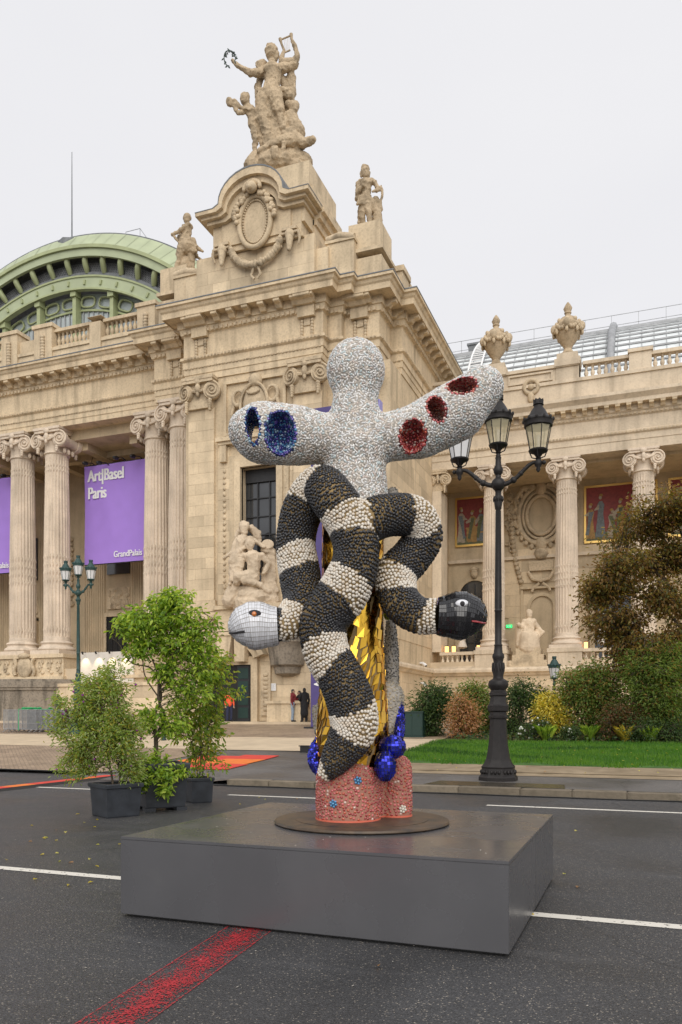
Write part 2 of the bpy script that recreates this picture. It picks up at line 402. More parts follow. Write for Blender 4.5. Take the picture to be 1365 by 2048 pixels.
class MB:
    def __init__(s): s.v, s.f, s.m = [], [], []
    def add(s, vs, fs, m=0):
        n = len(s.v); s.v += [tuple(p) for p in vs]
        for f in fs: s.f.append([i + n for i in f]); s.m.append(m)
        return s
    def box(s, x0, x1, y0, y1, z0, z1, m=0):
        v = [(x0, y0, z0), (x1, y0, z0), (x1, y1, z0), (x0, y1, z0), (x0, y0, z1), (x1, y0, z1), (x1, y1, z1), (x0, y1, z1)]
        return s.add(v, [(0, 3, 2, 1), (4, 5, 6, 7), (0, 1, 5, 4), (1, 2, 6, 5), (2, 3, 7, 6), (3, 0, 4, 7)], m)
    def obox(s, c, ax, h, m=0):
        c = Vector(c); a = [Vector(q) * k for q, k in zip(ax, h)]
        v = [c + a[0] * i + a[1] * j + a[2] * k for k in (-1, 1) for i, j in ((-1, -1), (1, -1), (1, 1), (-1, 1))]
        return s.add(v, [(0, 3, 2, 1), (4, 5, 6, 7), (0, 1, 5, 4), (1, 2, 6, 5), (2, 3, 7, 6), (3, 0, 4, 7)], m)
    def lathe(s, prof, n=24, c=(0, 0, 0), m=0, caps=True, ph=0.0):
        vs, fs = [], []
        for r, z in prof:
            for i in range(n):
                a = 2 * PI * i / n + ph
                vs.append((c[0] + r * math.cos(a), c[1] + r * math.sin(a), c[2] + z))
        for k in range(len(prof) - 1):
            for i in range(n):
                j = (i + 1) % n
                fs.append((k * n + i, k * n + j, (k + 1) * n + j, (k + 1) * n + i))
        if caps:
            fs.append(tuple(range(n))[::-1]); fs.append(tuple((len(prof) - 1) * n + i for i in range(n)))
        return s.add(vs, fs, m)
    def tube(s, pts, rads, n=8, m=0, caps=True):
        pts = [Vector(p) for p in pts]
        if not hasattr(rads, '__len__'): rads = [rads] * len(pts)
        vs, fs = [], []
        up = None
        for i, p in enumerate(pts):
            t = (pts[min(i + 1, len(pts) - 1)] - pts[max(i - 1, 0)])
            t = t.normalized() if t.length > 1e-9 else Vector((0, 0, 1))
            if up is None:
                up = t.orthogonal().normalized()
            up = (up - t * up.dot(t)); up = up.normalized() if up.length > 1e-6 else t.orthogonal().normalized()
            w = t.cross(up)
            for k in range(n):
                a = 2 * PI * k / n
                vs.append(p + (up * math.cos(a) + w * math.sin(a)) * rads[i])
        for i in range(len(pts) - 1):
            for k in range(n):
                j = (k + 1) % n
                fs.append((i * n + k, i * n + j, (i + 1) * n + j, (i + 1) * n + k))
        if caps:
            fs.append(tuple(range(n))[::-1]); fs.append(tuple((len(pts) - 1) * n + k for k in range(n)))
        return s.add(vs, fs, m)
    def sphere(s, c, r, nu=12, nv=8, m=0, rot=None):
        if not hasattr(r, '__len__'): r = (r, r, r)
        c = Vector(c)
        vs = []
        def P(x, y, z):
            q = Vector((x * r[0], y * r[1], z * r[2]))
            return c + (rot @ q if rot else q)
        vs.append(P(0, 0, -1))
        for j in range(1, nv):
            b = PI * j / nv
            for i in range(nu):
                a = 2 * PI * i / nu
                vs.append(P(math.sin(b) * math.cos(a), math.sin(b) * math.sin(a), -math.cos(b)))
        vs.append(P(0, 0, 1))
        fs = []
        for i in range(nu):
            fs.append((0, 1 + (i + 1) % nu, 1 + i))
        for j in range(nv - 2):
            for i in range(nu):
                k = (i + 1) % nu
                fs.append((1 + j * nu + i, 1 + j * nu + k, 1 + (j + 1) * nu + k, 1 + (j + 1) * nu + i))
        e = len(vs) - 1; b0 = 1 + (nv - 2) * nu
        for i in range(nu): fs.append((b0 + i, b0 + (i + 1) % nu, e))
        return s.add(vs, fs, m)
    def capsule(s, p0, p1, r0, r1, n=12, m=0):
        p0, p1 = Vector(p0), Vector(p1)
        t = p1 - p0; L = t.length
        if L < 1e-6: return s.sphere(p0, max(r0, r1), n, 8, m)
        t.normalize()
        pts, rads = [], []
        for k in range(4):
            a = PI / 2 * (1 - k / 4.0); pts.append(p0 - t * r0 * math.sin(a)); rads.append(max(1e-4, r0 * math.cos(a)))
        pts.append(p0); rads.append(r0)
        pts.append(p1); rads.append(r1)
        for k in range(1, 5):
            a = PI / 2 * k / 4.0; pts.append(p1 + t * r1 * math.sin(a)); rads.append(max(1e-4, r1 * math.cos(a)))
        return s.tube(pts, rads, n, m)
    def sweep(s, path, prof, m=0, caps=True):
        """profile [(out, z)] along a plan path; outward is to the right of travel"""
        P = [Vector((p[0], p[1])) for p in path]
        mit = []
        for i in range(len(P)):
            d1 = (P[i] - P[i - 1]).normalized() if i > 0 else None
            d2 = (P[i + 1] - P[i]).normalized() if i < len(P) - 1 else None
            n1 = Vector((d1.y, -d1.x)) if d1 else None
            n2 = Vector((d2.y, -d2.x)) if d2 else None
            if n1 is None: mit.append(n2)
            elif n2 is None: mit.append(n1)
            else: mit.append((n1 + n2) / (1 + n1.dot(n2)))
        k = len(prof); vs, fs = [], []
        for p, q in zip(P, mit):
            for o, z in prof: vs.append((p.x + q.x * o, p.y + q.y * o, z))
        for i in range(len(P) - 1):
            for j in range(k - 1):
                fs.append((i * k + j, i * k + j + 1, (i + 1) * k + j + 1, (i + 1) * k + j))
        if caps:
            fs.append(tuple(range(k))[::-1]); fs.append(tuple((len(P) - 1) * k + j for j in range(k)))
        return s.add(vs, fs, m)
    def prism(s, poly, y0, y1, m=0):
        """polygon in x,z pulled from y0 to y1"""
        n = len(poly)
        vs = [(x, y0, z) for x, z in poly] + [(x, y1, z) for x, z in poly]
        fs = [tuple(range(n)), tuple(range(2 * n - 1, n - 1, -1))]
        for i in range(n):
            j = (i + 1) % n; fs.append((i, i + n, j + n, j))
        return s.add(vs, fs, m)
    def slab(s, poly, z0, z1, m=0):
        n = len(poly)
        vs = [(x, y, z0) for x, y in poly] + [(x, y, z1) for x, y in poly]
        fs = [tuple(range(n))[::-1], tuple(range(n, 2 * n))]
        for i in range(n):
            j = (i + 1) % n; fs.append((i, j, j + n, i + n))
        return s.add(vs, fs, m)
    def strip(s, xz, y0, y1, m=0):
        """open ribbon following x,z points, pulled in y"""
        n = len(xz); vs = [(x, y0, z) for x, z in xz] + [(x, y1, z) for x, z in xz]
        return s.add(vs, [(i, i + 1, n + i + 1, n + i) for i in range(n - 1)], m)
    def mesh(s, name, mats, smooth=None, off=(0, 0, 0), fix=True):
        me = bpy.data.meshes.new(name)
        ox, oy, oz = off
        me.from_pydata([(x - ox, y - oy, z - oz) for x, y, z in s.v], [], s.f)
        if not isinstance(mats, (list, tuple)): mats = [mats]
        for q in mats: me.materials.append(q)
        if len(mats) > 1: me.polygons.foreach_set('material_index', s.m)
        if fix:
            bm = bmesh.new(); bm.from_mesh(me); bmesh.ops.recalc_face_normals(bm, faces=bm.faces); bm.to_mesh(me); bm.free()
        if smooth is not None:
            me.polygons.foreach_set('use_smooth', [True] * len(me.polygons))
            me.set_sharp_from_angle(angle=R(smooth))
        me.update()
        return me
    def build(s, name, mats, parent=None, smooth=None, world=True, fix=True):
        off = root_of(parent).location if (parent and world) else (0, 0, 0)
        return link(name, s.mesh(name, mats, smooth, off, fix), parent)

def mesh_np(name, V, F, mats, mi=None, smooth=False):
    V = np.ascontiguousarray(V, dtype=np.float32); F = np.ascontiguousarray(F, dtype=np.int32)
    me = bpy.data.meshes.new(name)
    k = F.shape[1]
    me.vertices.add(len(V)); me.vertices.foreach_set('co', V.ravel())
    me.loops.add(F.size); me.loops.foreach_set('vertex_index', F.ravel())
    me.polygons.add(len(F)); me.polygons.foreach_set('loop_start', np.arange(0, F.size, k, dtype=np.int32))
    if not isinstance(mats, (list, tuple)): mats = [mats]
    for q in mats: me.materials.append(q)
    if mi is not None: me.polygons.foreach_set('material_index', np.ascontiguousarray(mi, dtype=np.int32))
    if smooth: me.polygons.foreach_set('use_smooth', np.ones(len(F), dtype=bool))
    me.update(calc_edges=True)
    me.validate()
    return me

def frames(N, spin=None):
    """orthonormal bases (n,3,3) whose third axis is N"""
    N = N / np.maximum(1e-9, np.linalg.norm(N, axis=1, keepdims=True))
    ref = np.where(np.abs(N[:, 2:3]) > 0.9, np.array([[1.0, 0, 0]]), np.array([[0, 0, 1.0]]))
    X = np.cross(ref, N); X /= np.linalg.norm(X, axis=1, keepdims=True)
    Y = np.cross(N, X)
    if spin is None: spin = RNG.uniform(0, 2 * PI, len(N))
    c, s = np.cos(spin)[:, None], np.sin(spin)[:, None]
    return np.stack([X * c + Y * s, Y * c - X * s, N], axis=1)

def scatter(name, tv, tf, P, B, S, mats, mi=None, smooth=False):
    """copies of a small template joined into one mesh"""
    tv = np.asarray(tv, float); tf = np.asarray(tf, int)
    n, k = len(P), len(tv)
    V = np.einsum('nkj,njc->nkc', tv[None] * S[:, None, :], B) + P[:, None, :]
    F = (tf[None] + (np.arange(n) * k)[:, None, None]).reshape(-1, tf.shape[1])
    mm = None if mi is None else np.repeat(mi, len(tf))
    return mesh_np(name, V.reshape(-1, 3), F, mats, mm, smooth)

def evaluated(o, name):
    dg = bpy.context.evaluated_depsgraph_get()
    me = bpy.data.meshes.new_from_object(o.evaluated_get(dg), preserve_all_data_layers=False, depsgraph=dg)
    me.name = name
    old = o.data
    o.modifiers.clear(); o.data = me
    bpy.data.meshes.remove(old)
    return o

def melt(o, voxel, smooth=6, disp=0.0, dscale=0.3, cuts=(), ridges=0):
    """fuse overlapping lumps into one skin"""
    r = o.modifiers.new('r', 'REMESH'); r.mode = 'VOXEL'; r.voxel_size = voxel; r.use_smooth_shade = True
    if smooth:
        q = o.modifiers.new('s', 'SMOOTH'); q.iterations = smooth; q.factor = 0.5
    if disp > 0:
        tx = bpy.data.textures.new('relief', 'CLOUDS'); tx.noise_scale = dscale; tx.noise_depth = 3
        d = o.modifiers.new('d', 'DISPLACE'); d.texture = tx; d.strength = disp; d.mid_level = 0.5
        if ridges > 0:
            t2 = bpy.data.textures.new('folds', 'MUSGRAVE'); t2.musgrave_type = 'RIDGED_MULTIFRACTAL'; t2.noise_scale = .34; t2.octaves = 2
            d2 = o.modifiers.new('d2', 'DISPLACE'); d2.texture = t2; d2.strength = ridges; d2.mid_level = 0.8
    for c in cuts:
        b = o.modifiers.new('b', 'BOOLEAN'); b.operation = 'DIFFERENCE'; b.object = c; b.solver = 'EXACT'
    return evaluated(o, o.name)

def tris_of(me):
    me.calc_loop_triangles()
    n = len(me.loop_triangles)
    T = np.empty(n * 3, dtype=np.int32); me.loop_triangles.foreach_get('vertices', T); T = T.reshape(-1, 3)
    V = np.empty(len(me.vertices) * 3, dtype=np.float32); me.vertices.foreach_get('co', V); V = V.reshape(-1, 3).astype(float)
    return V, T

def poisson_on(me, r, k=6):
    """dart-thrown points at least r apart on a mesh, with normals"""
    V, T = tris_of(me)
    a, b, c = V[T[:, 0]], V[T[:, 1]], V[T[:, 2]]
    nn = np.cross(b - a, c - a); ar = np.linalg.norm(nn, axis=1) / 2
    A = ar.sum(); n = int(k * A / (r * r))
    idx = RNG.choice(len(T), n, p=ar / A)
    u, v = RNG.random(n), RNG.random(n); f = u + v > 1; u[f], v[f] = 1 - u[f], 1 - v[f]
    P = a[idx] + (b - a)[idx] * u[:, None] + (c - a)[idx] * v[:, None]
    N = nn[idx] / np.maximum(1e-12, np.linalg.norm(nn[idx], axis=1, keepdims=True))
    G = {}; keep = []; h = r
    C = np.floor(P / h).astype(int); r2 = r * r
    PL = P.tolist()
    for i, (ci, p) in enumerate(zip(C.tolist(), PL)):
        ok = True
        for dx in (-1, 0, 1):
            for dy in (-1, 0, 1):
                for dz in (-1, 0, 1):
                    for j in G.get((ci[0] + dx, ci[1] + dy, ci[2] + dz), ()):
                        q = PL[j]
                        if (q[0] - p[0]) ** 2 + (q[1] - p[1]) ** 2 + (q[2] - p[2]) ** 2 < r2: ok = False; break
                    if not ok: break
                if not ok: break
            if not ok: break
        if ok:
            keep.append(i); G.setdefault(tuple(ci), []).append(i)
    return P[keep], N[keep]

def text_mesh(body, size, m, sx=1.0, bold=0.0, depth=0.004):
    cu = bpy.data.curves.new('lettering', 'FONT'); cu.body = body; cu.size = size; cu.offset = bold; cu.extrude = depth
    o = bpy.data.objects.new('lettering', cu); COL.objects.link(o)
    dg = bpy.context.evaluated_depsgraph_get()
    me = bpy.data.meshes.new_from_object(o.evaluated_get(dg), depsgraph=dg)
    bpy.data.objects.remove(o); bpy.data.curves.remove(cu)
    me.name = 'lettering'
    me.transform(Matrix.Diagonal((sx, 1, 1, 1)))
    me.materials.clear(); me.materials.append(m)
    return me

_cube = MB().box(-.5, .5, -.5, .5, -.5, .5)
def unit_cube(name, m): return _cube.mesh(name, m)
# ================================================================ SETTING
def grid_sheet(name, m, x0, x1, y0, y1, nx, ny, dz=0.0, kind='structure'):
    xs = np.linspace(x0, x1, nx + 1); ys = np.linspace(y0, y1, ny + 1)
    V = [(x, y, ground_z(x, y) + dz) for y in ys for x in xs]
    F = [(j * (nx + 1) + i, j * (nx + 1) + i + 1, (j + 1) * (nx + 1) + i + 1, (j + 1) * (nx + 1) + i) for j in range(ny) for i in range(nx)]
    o = link(name, mesh_np(name, V, F, m, smooth=True))
    return tag(o, kind=kind)

road = MB(); road.add([(-600, -600, 0), (600, -600, 0), (600, 900, 0), (-600, 900, 0)], [(0, 1, 2, 3)])
tag(road.build('road', M['asphalt'], fix=False), kind='structure')
grid_sheet('cobbled_plaza', M['cobble'], -60, -13.6, 17.6, 60, 46, 60, 0.02)
grid_sheet('cobbled_forecourt', M['cobble'], -13.6, -7.2, 29.5, 60, 16, 60, 0.02)
grid_sheet('garden_ground', M['bed'], -7.2, 60, 20.0, 60, 40, 60, 0.0)
grid_sheet('pavement', M['pave'], -13.6, 60, 16.32, 24.2, 60, 30, 0.004)
# pale sandy bands that cross the forecourt
sb = MB()
def drape(mb, poly, dz, n=10):
    """quad a,b,c,d laid over the ground"""
    a, b, c, d = [Vector((p[0], p[1], 0)) for p in poly]
    vs = []
    for j in range(n + 1):
        for i in range(n + 1):
            p = (a.lerp(b, i / n)).lerp(d.lerp(c, i / n), j / n); vs.append((p.x, p.y, ground_z(p.x, p.y) + dz))
    mb.add(vs, [(j * (n + 1) + i, j * (n + 1) + i + 1, (j + 1) * (n + 1) + i + 1, (j + 1) * (n + 1) + i) for j in range(n) for i in range(n)])
drape(sb, [(-13.62, 24.2), (-7.2, 24.2), (-7.2, 29.6), (-13.62, 29.6)], 0.024, 14)
drape(sb, [(-46, 25.5), (-13.6, 24.2), (-13.6, 29.6), (-46, 30.5)], 0.026, 24)
tag(sb.build('sandy_path', M['sand'], fix=False), kind='structure')
fs = MB(); drape(fs, [(-7.2, 19.4), (60, 19.4), (60, 21.6), (-7.2, 21.6)], 0.012, 20)
tag(fs.build('bare_earth_verge', M['earth'], fix=False), kind='structure')
tk = MB().box(-60, 60, 38.4, 80, 0.8, 1.26)
tag(tk.build('forecourt_terrace', M['sand']), kind='structure')

# kerb of single granite stones
kr = link('kerb', MB().box(-8.9, 60, 16.05, 16.33, -0.05, 0.12).mesh('kerb', M['kerb'], off=(0, 0, 0)))
tag(kr, kind='structure')
_ks = MB().box(-.5, .5, -.5, .5, -.5, .5)
ks_me = _ks.mesh('kerb_stone', M['kerb'])
_bm = bmesh.new(); _bm.from_mesh(ks_me); bmesh.ops.bevel(_bm, geom=_bm.edges[:], offset=0.05, segments=1, affect='EDGES'); _bm.to_mesh(ks_me); _bm.free()
x = -8.9
while x < 9:
    L = random.uniform(0.95, 1.25)
    link('kerb_stone', ks_me, kr, (x + L / 2, 16.16 + random.uniform(-.008, .008), 0.062 + random.uniform(-.006, .006)), (0, 0, random.uniform(-.004, .004)), (L - 0.018, 0.30, 0.172))
    x += L

# road markings
pm = MB()
pm.add([(-40, 6.47, .004), (30, 6.47, .004), (30, 6.61, .004), (-40, 6.61, .004)], [(0, 1, 2, 3)])
tag(pm.build('lane_line', M['paint'], fix=False), kind='structure')
for k, x0 in enumerate((-18.25, -13.05, -7.85, -2.64, 2.56)):
    d = MB(); d.add([(x0, 14.12, .004), (x0 + 3.4, 14.12, .004), (x0 + 3.4, 14.26, .004), (x0, 14.26, .004)], [(0, 1, 2, 3)])
    tag(d.build('lane_dash', M['paint'], fix=False), kind='structure')
d = MB(); nc = 12
cov_ = [0, 1.1, .45, .5, .65, .85, .95, .95, .85, .65, .5, 1.1, 0]
pos_ = [0, .02, .05, .15, .28, .4, .5, .6, .72, .84, .95, .98, 1]
for (xl, xr, y) in ((-2.24, -1.9, -2), (-2.61, -2.25, 1.8), (-2.985, -2.61, 5.6)):
    d.v += [(xl + (xr - xl) * u, y, .005) for u in pos_]
for j in range(2):
    for i in range(nc): d.f.append([j * 13 + i, j * 13 + i + 1, j * 13 + 14 + i, j * 13 + 13 + i]); d.m.append(0)
st_o = d.build('red_stripe', M['stripe'], fix=False)
at_ = st_o.data.attributes.new('cover', 'FLOAT', 'POINT'); at_.data.foreach_set('value', cov_ * 3)
tag(st_o, kind='structure')

# ================================================================ PALACE
PAL = thing('exhibition_palace', 'grand limestone palace with columned portico, corner pavilion and green domed iron roof', 'palace', (-20.5, 41.0, 1.1))
ST = M['stone']
BLK = unit_cube('stone_block', M['block'])
PO = PAL.location

def wall(mb, m=None, name='wall'):
    return mb.build(name, m or ST, PAL)

def ashlar(w, axis, a0, a1, z0, z1, plane, course=0.62, length=1.25, depth=0.08, skip=None):
    """courses of separate stones on a wall face; axis 'x' faces -y, axis 'y' faces +x"""
    n = max(1, round((z1 - z0) / course)); ch = (z1 - z0) / n
    for k in range(n):
        zc = z0 + (k + .5) * ch
        q = a0; first = True
        while q < a1 - 0.02:
            L = length * random.uniform(0.8, 1.2)
            if first and k % 2: L *= 0.5
            first = False
            e = q + L
            if a1 - e < length * 0.35: e = a1
            c = (q + e) / 2
            q0, q = q, e
            if skip and skip(c, zc): continue
            pr = random.uniform(-0.004, 0.004)
            if axis == 'x':
                loc = Vector((c, plane + depth / 2 + pr - 0.002, zc)) - PO; sc = (e - q0 - 0.009, depth, ch - 0.009)
            else:
                loc = Vector((plane - depth / 2 - pr + 0.002, c, zc)) - PO; sc = (depth, e - q0 - 0.009, ch - 0.009)
            link('stone_block', BLK, w, loc, None, sc)

# ---- pavilion masses
A0, A1 = -25.0, -16.4
wx0, wx1, wz0, wz1 = -21.35, -19.1, 8.4, 15.6
w = wall(MB().box(A0, wx0, 40.16, 46, 1.0, 20.95).box(wx1, A1, 40.16, 46, 7.4, 20.95).box(wx0, wx1, 40.161, 46, wz1, 20.95)
         .box(wx0, wx1, 40.161, 46, 1.0, wz0).box(wx1, A1, 40.162, 46, 1.0, 7.4))
ashlar(w, 'x', -22.85, wx0 - .75, 7.9, 16.9, 40.1, 0.62, 0.8)
ashlar(w, 'x', wx1 + .75, -18.15, 7.9, 16.9, 40.1, 0.62, 0.8)
ashlar(w, 'x', -20.45, A1, 1.3, 7.3, 40.1, 0.66, 1.3)
w = wall(MB().box(-16.4, -12.93, 41.36, 56, 1.0, 20.95).box(-16.4, -15.6, 40.86, 41.4, 1.0, 20.95).box(-15.4, -13.6, 41.1, 41.4, 7.6, 19.2))
ashlar(w, 'y', 41.4, 50.2, 5.9, 18.9, -12.9, 0.66, 1.5)
ashlar(w, 'y', 41.4, 49.6, 1.3, 4.2, -12.9, 0.72, 1.5)
wall(MB().box(-28.0, -25.0, 43.4, 52, 1.0, 20.95).box(-28.0, -24.98, 43.3, 52, 5.7, 6.3))
# pilasters of the window bay
for px0 in (-24.75, -18.1):
    pw = wall(MB().box(px0, px0 + 1.7, 40.06, 40.2, 7.6, 19.25), name='pilaster')
    ashlar(pw, 'x', px0 + .005, px0 + 1.695, 7.6, 19.2, 40.0, 0.62, 1.15, 0.1)
    # stepped foot
    MB().box(px0 - .15, px0 + 1.85, 39.9, 40.3, 7.55, 7.95).box(px0 - .1, px0 + 1.8, 39.95, 40.3, 7.95, 8.2).build('pilaster_base', ST, PAL)

# ---- giant entablature
EP = [(-80, 43.2), (-28.3, 43.2), (-28.3, 42.0), (-25.0, 42.0), (-25.0, 40.1), (-16.4, 40.1), (-16.4, 40.8), (-15.6, 40.8), (-15.6, 41.3), (-13.6, 41.3), (-13.6, 43.4), (-12.9, 43.4), (-12.9, 58)]
prof = [(-.8, 25.16), (1.12, 25.06), (1.22, 25.02), (1.22, 24.88), (1.12, 24.84), (1.06, 24.7), (.98, 24.62), (.98, 24.3), (.92, 24.3), (.92, 24.34), (.34, 24.34),
        (.34, 23.92), (.26, 23.9), (.22, 23.78), (.2, 23.6), (.1, 23.56), (.07, 23.5), (.07, 22.36), (.12, 22.34), (.22, 22.28), (.22, 22.14), (.13, 22.08),
        (.1, 22.06), (.1, 21.68), (.06, 21.66), (.06, 21.32), (.02, 21.3), (.02, 20.95), (-1.5, 20.95), (-1.5, 24)]
ent = MB().sweep(EP, prof).build('entablature', ST, PAL)
lead = MB().sweep(EP, [(-.3, 25.19), (1.24, 25.09), (1.245, 25.03), (1.225, 25.03), (1.2, 25.055), (-.3, 25.15)]).build('lead_flashing', M['lead'], ent)

def along(path, spacing, margin, xmin=-1e9):
    out = []
    for p, q in zip(path[:-1], path[1:]):
        p, q = Vector(p), Vector(q); L = (q - p).length; d = (q - p).normalized(); nrm = Vector((d.y, -d.x))
        if L < margin * 2 + 0.05: continue
        n = max(1, int(round((L - 2 * margin) / spacing)))
        for k in range(n + 1):
            c = p + d * (margin + (L - 2 * margin) * k / n)
            if c.x > xmin: out.append((c, d, nrm))
    return out

def modillion_mesh(w, dep, h, name='modillion'):
    mb = MB()
    mb.prism([(0, 0), (dep, 0), (dep, -h * .42), (dep * .93, -h * .5), (dep * .55, -h * .6), (dep * .3, -h), (0, -h)], -w / 2, w / 2)
    mb.box(0, dep * 1.04, -w * .58, w * .58, -h * .12, 0.002)
    me = mb.mesh(name, ST)
    return me
MOD = modillion_mesh(.36, .60, .40); MODW = modillion_mesh(.95, .64, .42)
def place_mods(path, spacing, margin, ztop, out, parent, me, xmin, ymax=99):
    for c, d, nrm in along(path, spacing, margin, xmin):
        if c.y > ymax: continue
        ang = math.atan2(nrm.y, nrm.x)
        link('modillion', me, parent, Vector((c.x + nrm.x * out, c.y + nrm.y * out, ztop)) - PO, (0, 0, ang))
place_mods(EP, 0.98, .42, 24.335, .335, ent, MOD, -46, 55)
for x, y in ((-26.8, 42.0), (-23.9, 40.1), (-17.25, 40.1), (-14.6, 41.3)):
    link('modillion', MODW, ent, Vector((x, y - .33, 24.33)) - PO, (0, 0, -PI / 2), (1.05, 1, 1.05))
    # triglyph-like block with two drops of leaves below each big bracket
    MB().box(x - .5, x + .5, y - .36, y, 23.3, 23.9).build('frieze_block', ST, ent)
    drops = MB()
    for s in (-.3, .3):
        for k in range(6):
            drops.sphere((x + s, y - .12, 23.15 - k * .17), (.11 - .006 * k, .1, .11), 7, 5)
    drops.box(x - .18, x + .18, y - .14, y, 22.9, 23.3)
    drops.build('leaf_drop', M['carve'], ent, smooth=50)
def dentils(path, spacing, w, h, dep, z, out, parent, xmin, name='egg_and_dart', ymax=99):
    mb = MB()
    for c, d, nrm in along(path, spacing, spacing * .5, xmin):
        if c.y > ymax: continue
        mb.obox((c.x + nrm.x * (out + dep / 2), c.y + nrm.y * (out + dep / 2), z), ((d.x, d.y, 0), (nrm.x, nrm.y, 0), (0, 0, 1)), (w / 2, dep / 2, h / 2))
    return tag(mb.build(name, M['carve'], parent, fix=False), kind='stuff')
dentils(EP, .30, .18, .17, .1, 23.69, .2, ent, -46)
dentils(EP, .22, .12, .1, .05, 22.21, .21, ent, -46, 'bead_course')
dentils(EP, .22, .12, .07, .04, 21.67, .085, ent, -46, 'bead_course')

# ---- giant order
def flute_shaft(r0, r1, h, n=24, husks=True):
    mb = MB()
    prof = [(0, r0 * 1.02), (.02, r0), (.3, r0), (.55, r0 * .97), (.8, r0 * .91), (.96, r1), (1, r1 * 1.02)]
    seg = n * 4
    rows = []
    zs = sorted(set([0, .018, .02, .16, .162, .30, .302, .45, .452, .60, .602, .75, .752, .88, .882, .965, 1.0]))
    vs, fs = [], []
    for z in zs:
        r = np.interp(z, [p[0] for p in prof], [p[1] for p in prof])
        for i in range(seg):
            a = 2 * PI * i / seg
            fl = (1, 1, .93, .93)[i % 4] if 0.02 <= z <= .965 else 1
            vs.append((r * fl * math.cos(a), r * fl * math.sin(a), z * h))
    for k in range(len(zs) - 1):
        for i in range(seg):
            j = (i + 1) % seg
            fs.append((k * seg + i, k * seg + j, (k + 1) * seg + j, (k + 1) * seg + i))
    mb.add(vs, fs)
    if husks:   # carved husks standing in the flutes at three heights
        for z0, z1, cnt in ((.03, .085, 1), (.30, .47, 4), (.90, .955, 2)):
            for i in range(n):
                a = 2 * PI * (i + .62) / n
                for q in range(cnt):
                    z = (z0 + (z1 - z0) * (q + .5) / cnt); r = np.interp(z, [p[0] for p in prof], [p[1] for p in prof]) * .965
                    hh = (z1 - z0) / cnt * h * .38
                    c = Vector((r * math.cos(a), r * math.sin(a), z * h)); t = Vector((-math.sin(a), math.cos(a), 0)); nn = Vector((math.cos(a), math.sin(a), 0))
                    mb.add([c - t * .05, c + t * .05, c + Vector((0, 0, hh)), c - Vector((0, 0, hh)), c + nn * .06], [(0, 4, 2), (2, 4, 1), (1, 4, 3), (3, 4, 0)])
    return mb.mesh('shaft', M['column'], fix=False)

def volute(mb, c, nrm, side, r):
    """scroll disc with a raised spiral"""
    nrm = Vector(nrm).normalized(); t = Vector((0, 0, 1)).cross(nrm).normalized() * side; up = Vector((0, 0, 1)); c = Vector(c)
    th = r * .55
    n = 20
    vs = [c + (t * math.cos(2 * PI * i / n) + up * math.sin(2 * PI * i / n)) * r * .97 + nrm * s for s in (-th, .0) for i in range(n)]
    mb.add(vs, [tuple(range(n))[::-1], tuple(range(n, 2 * n))] + [(i, (i + 1) % n, (i + 1) % n + n, i + n) for i in range(n)])
    pts, rad = [], []
    for k in range(44):
        f = k / 43; a = PI / 2 - f * 2 * PI * 2.3; rr = r * (1 - .86 * f ** .85)
        pts.append(c + (t * math.cos(a) + up * math.sin(a)) * rr + nrm * (.02 + .1 * r * f)); rad.append(r * .13 * (1 - .55 * f))
    mb.tube(pts, rad, 5)
    mb.sphere(c + nrm * .04, r * .16, 8, 5)

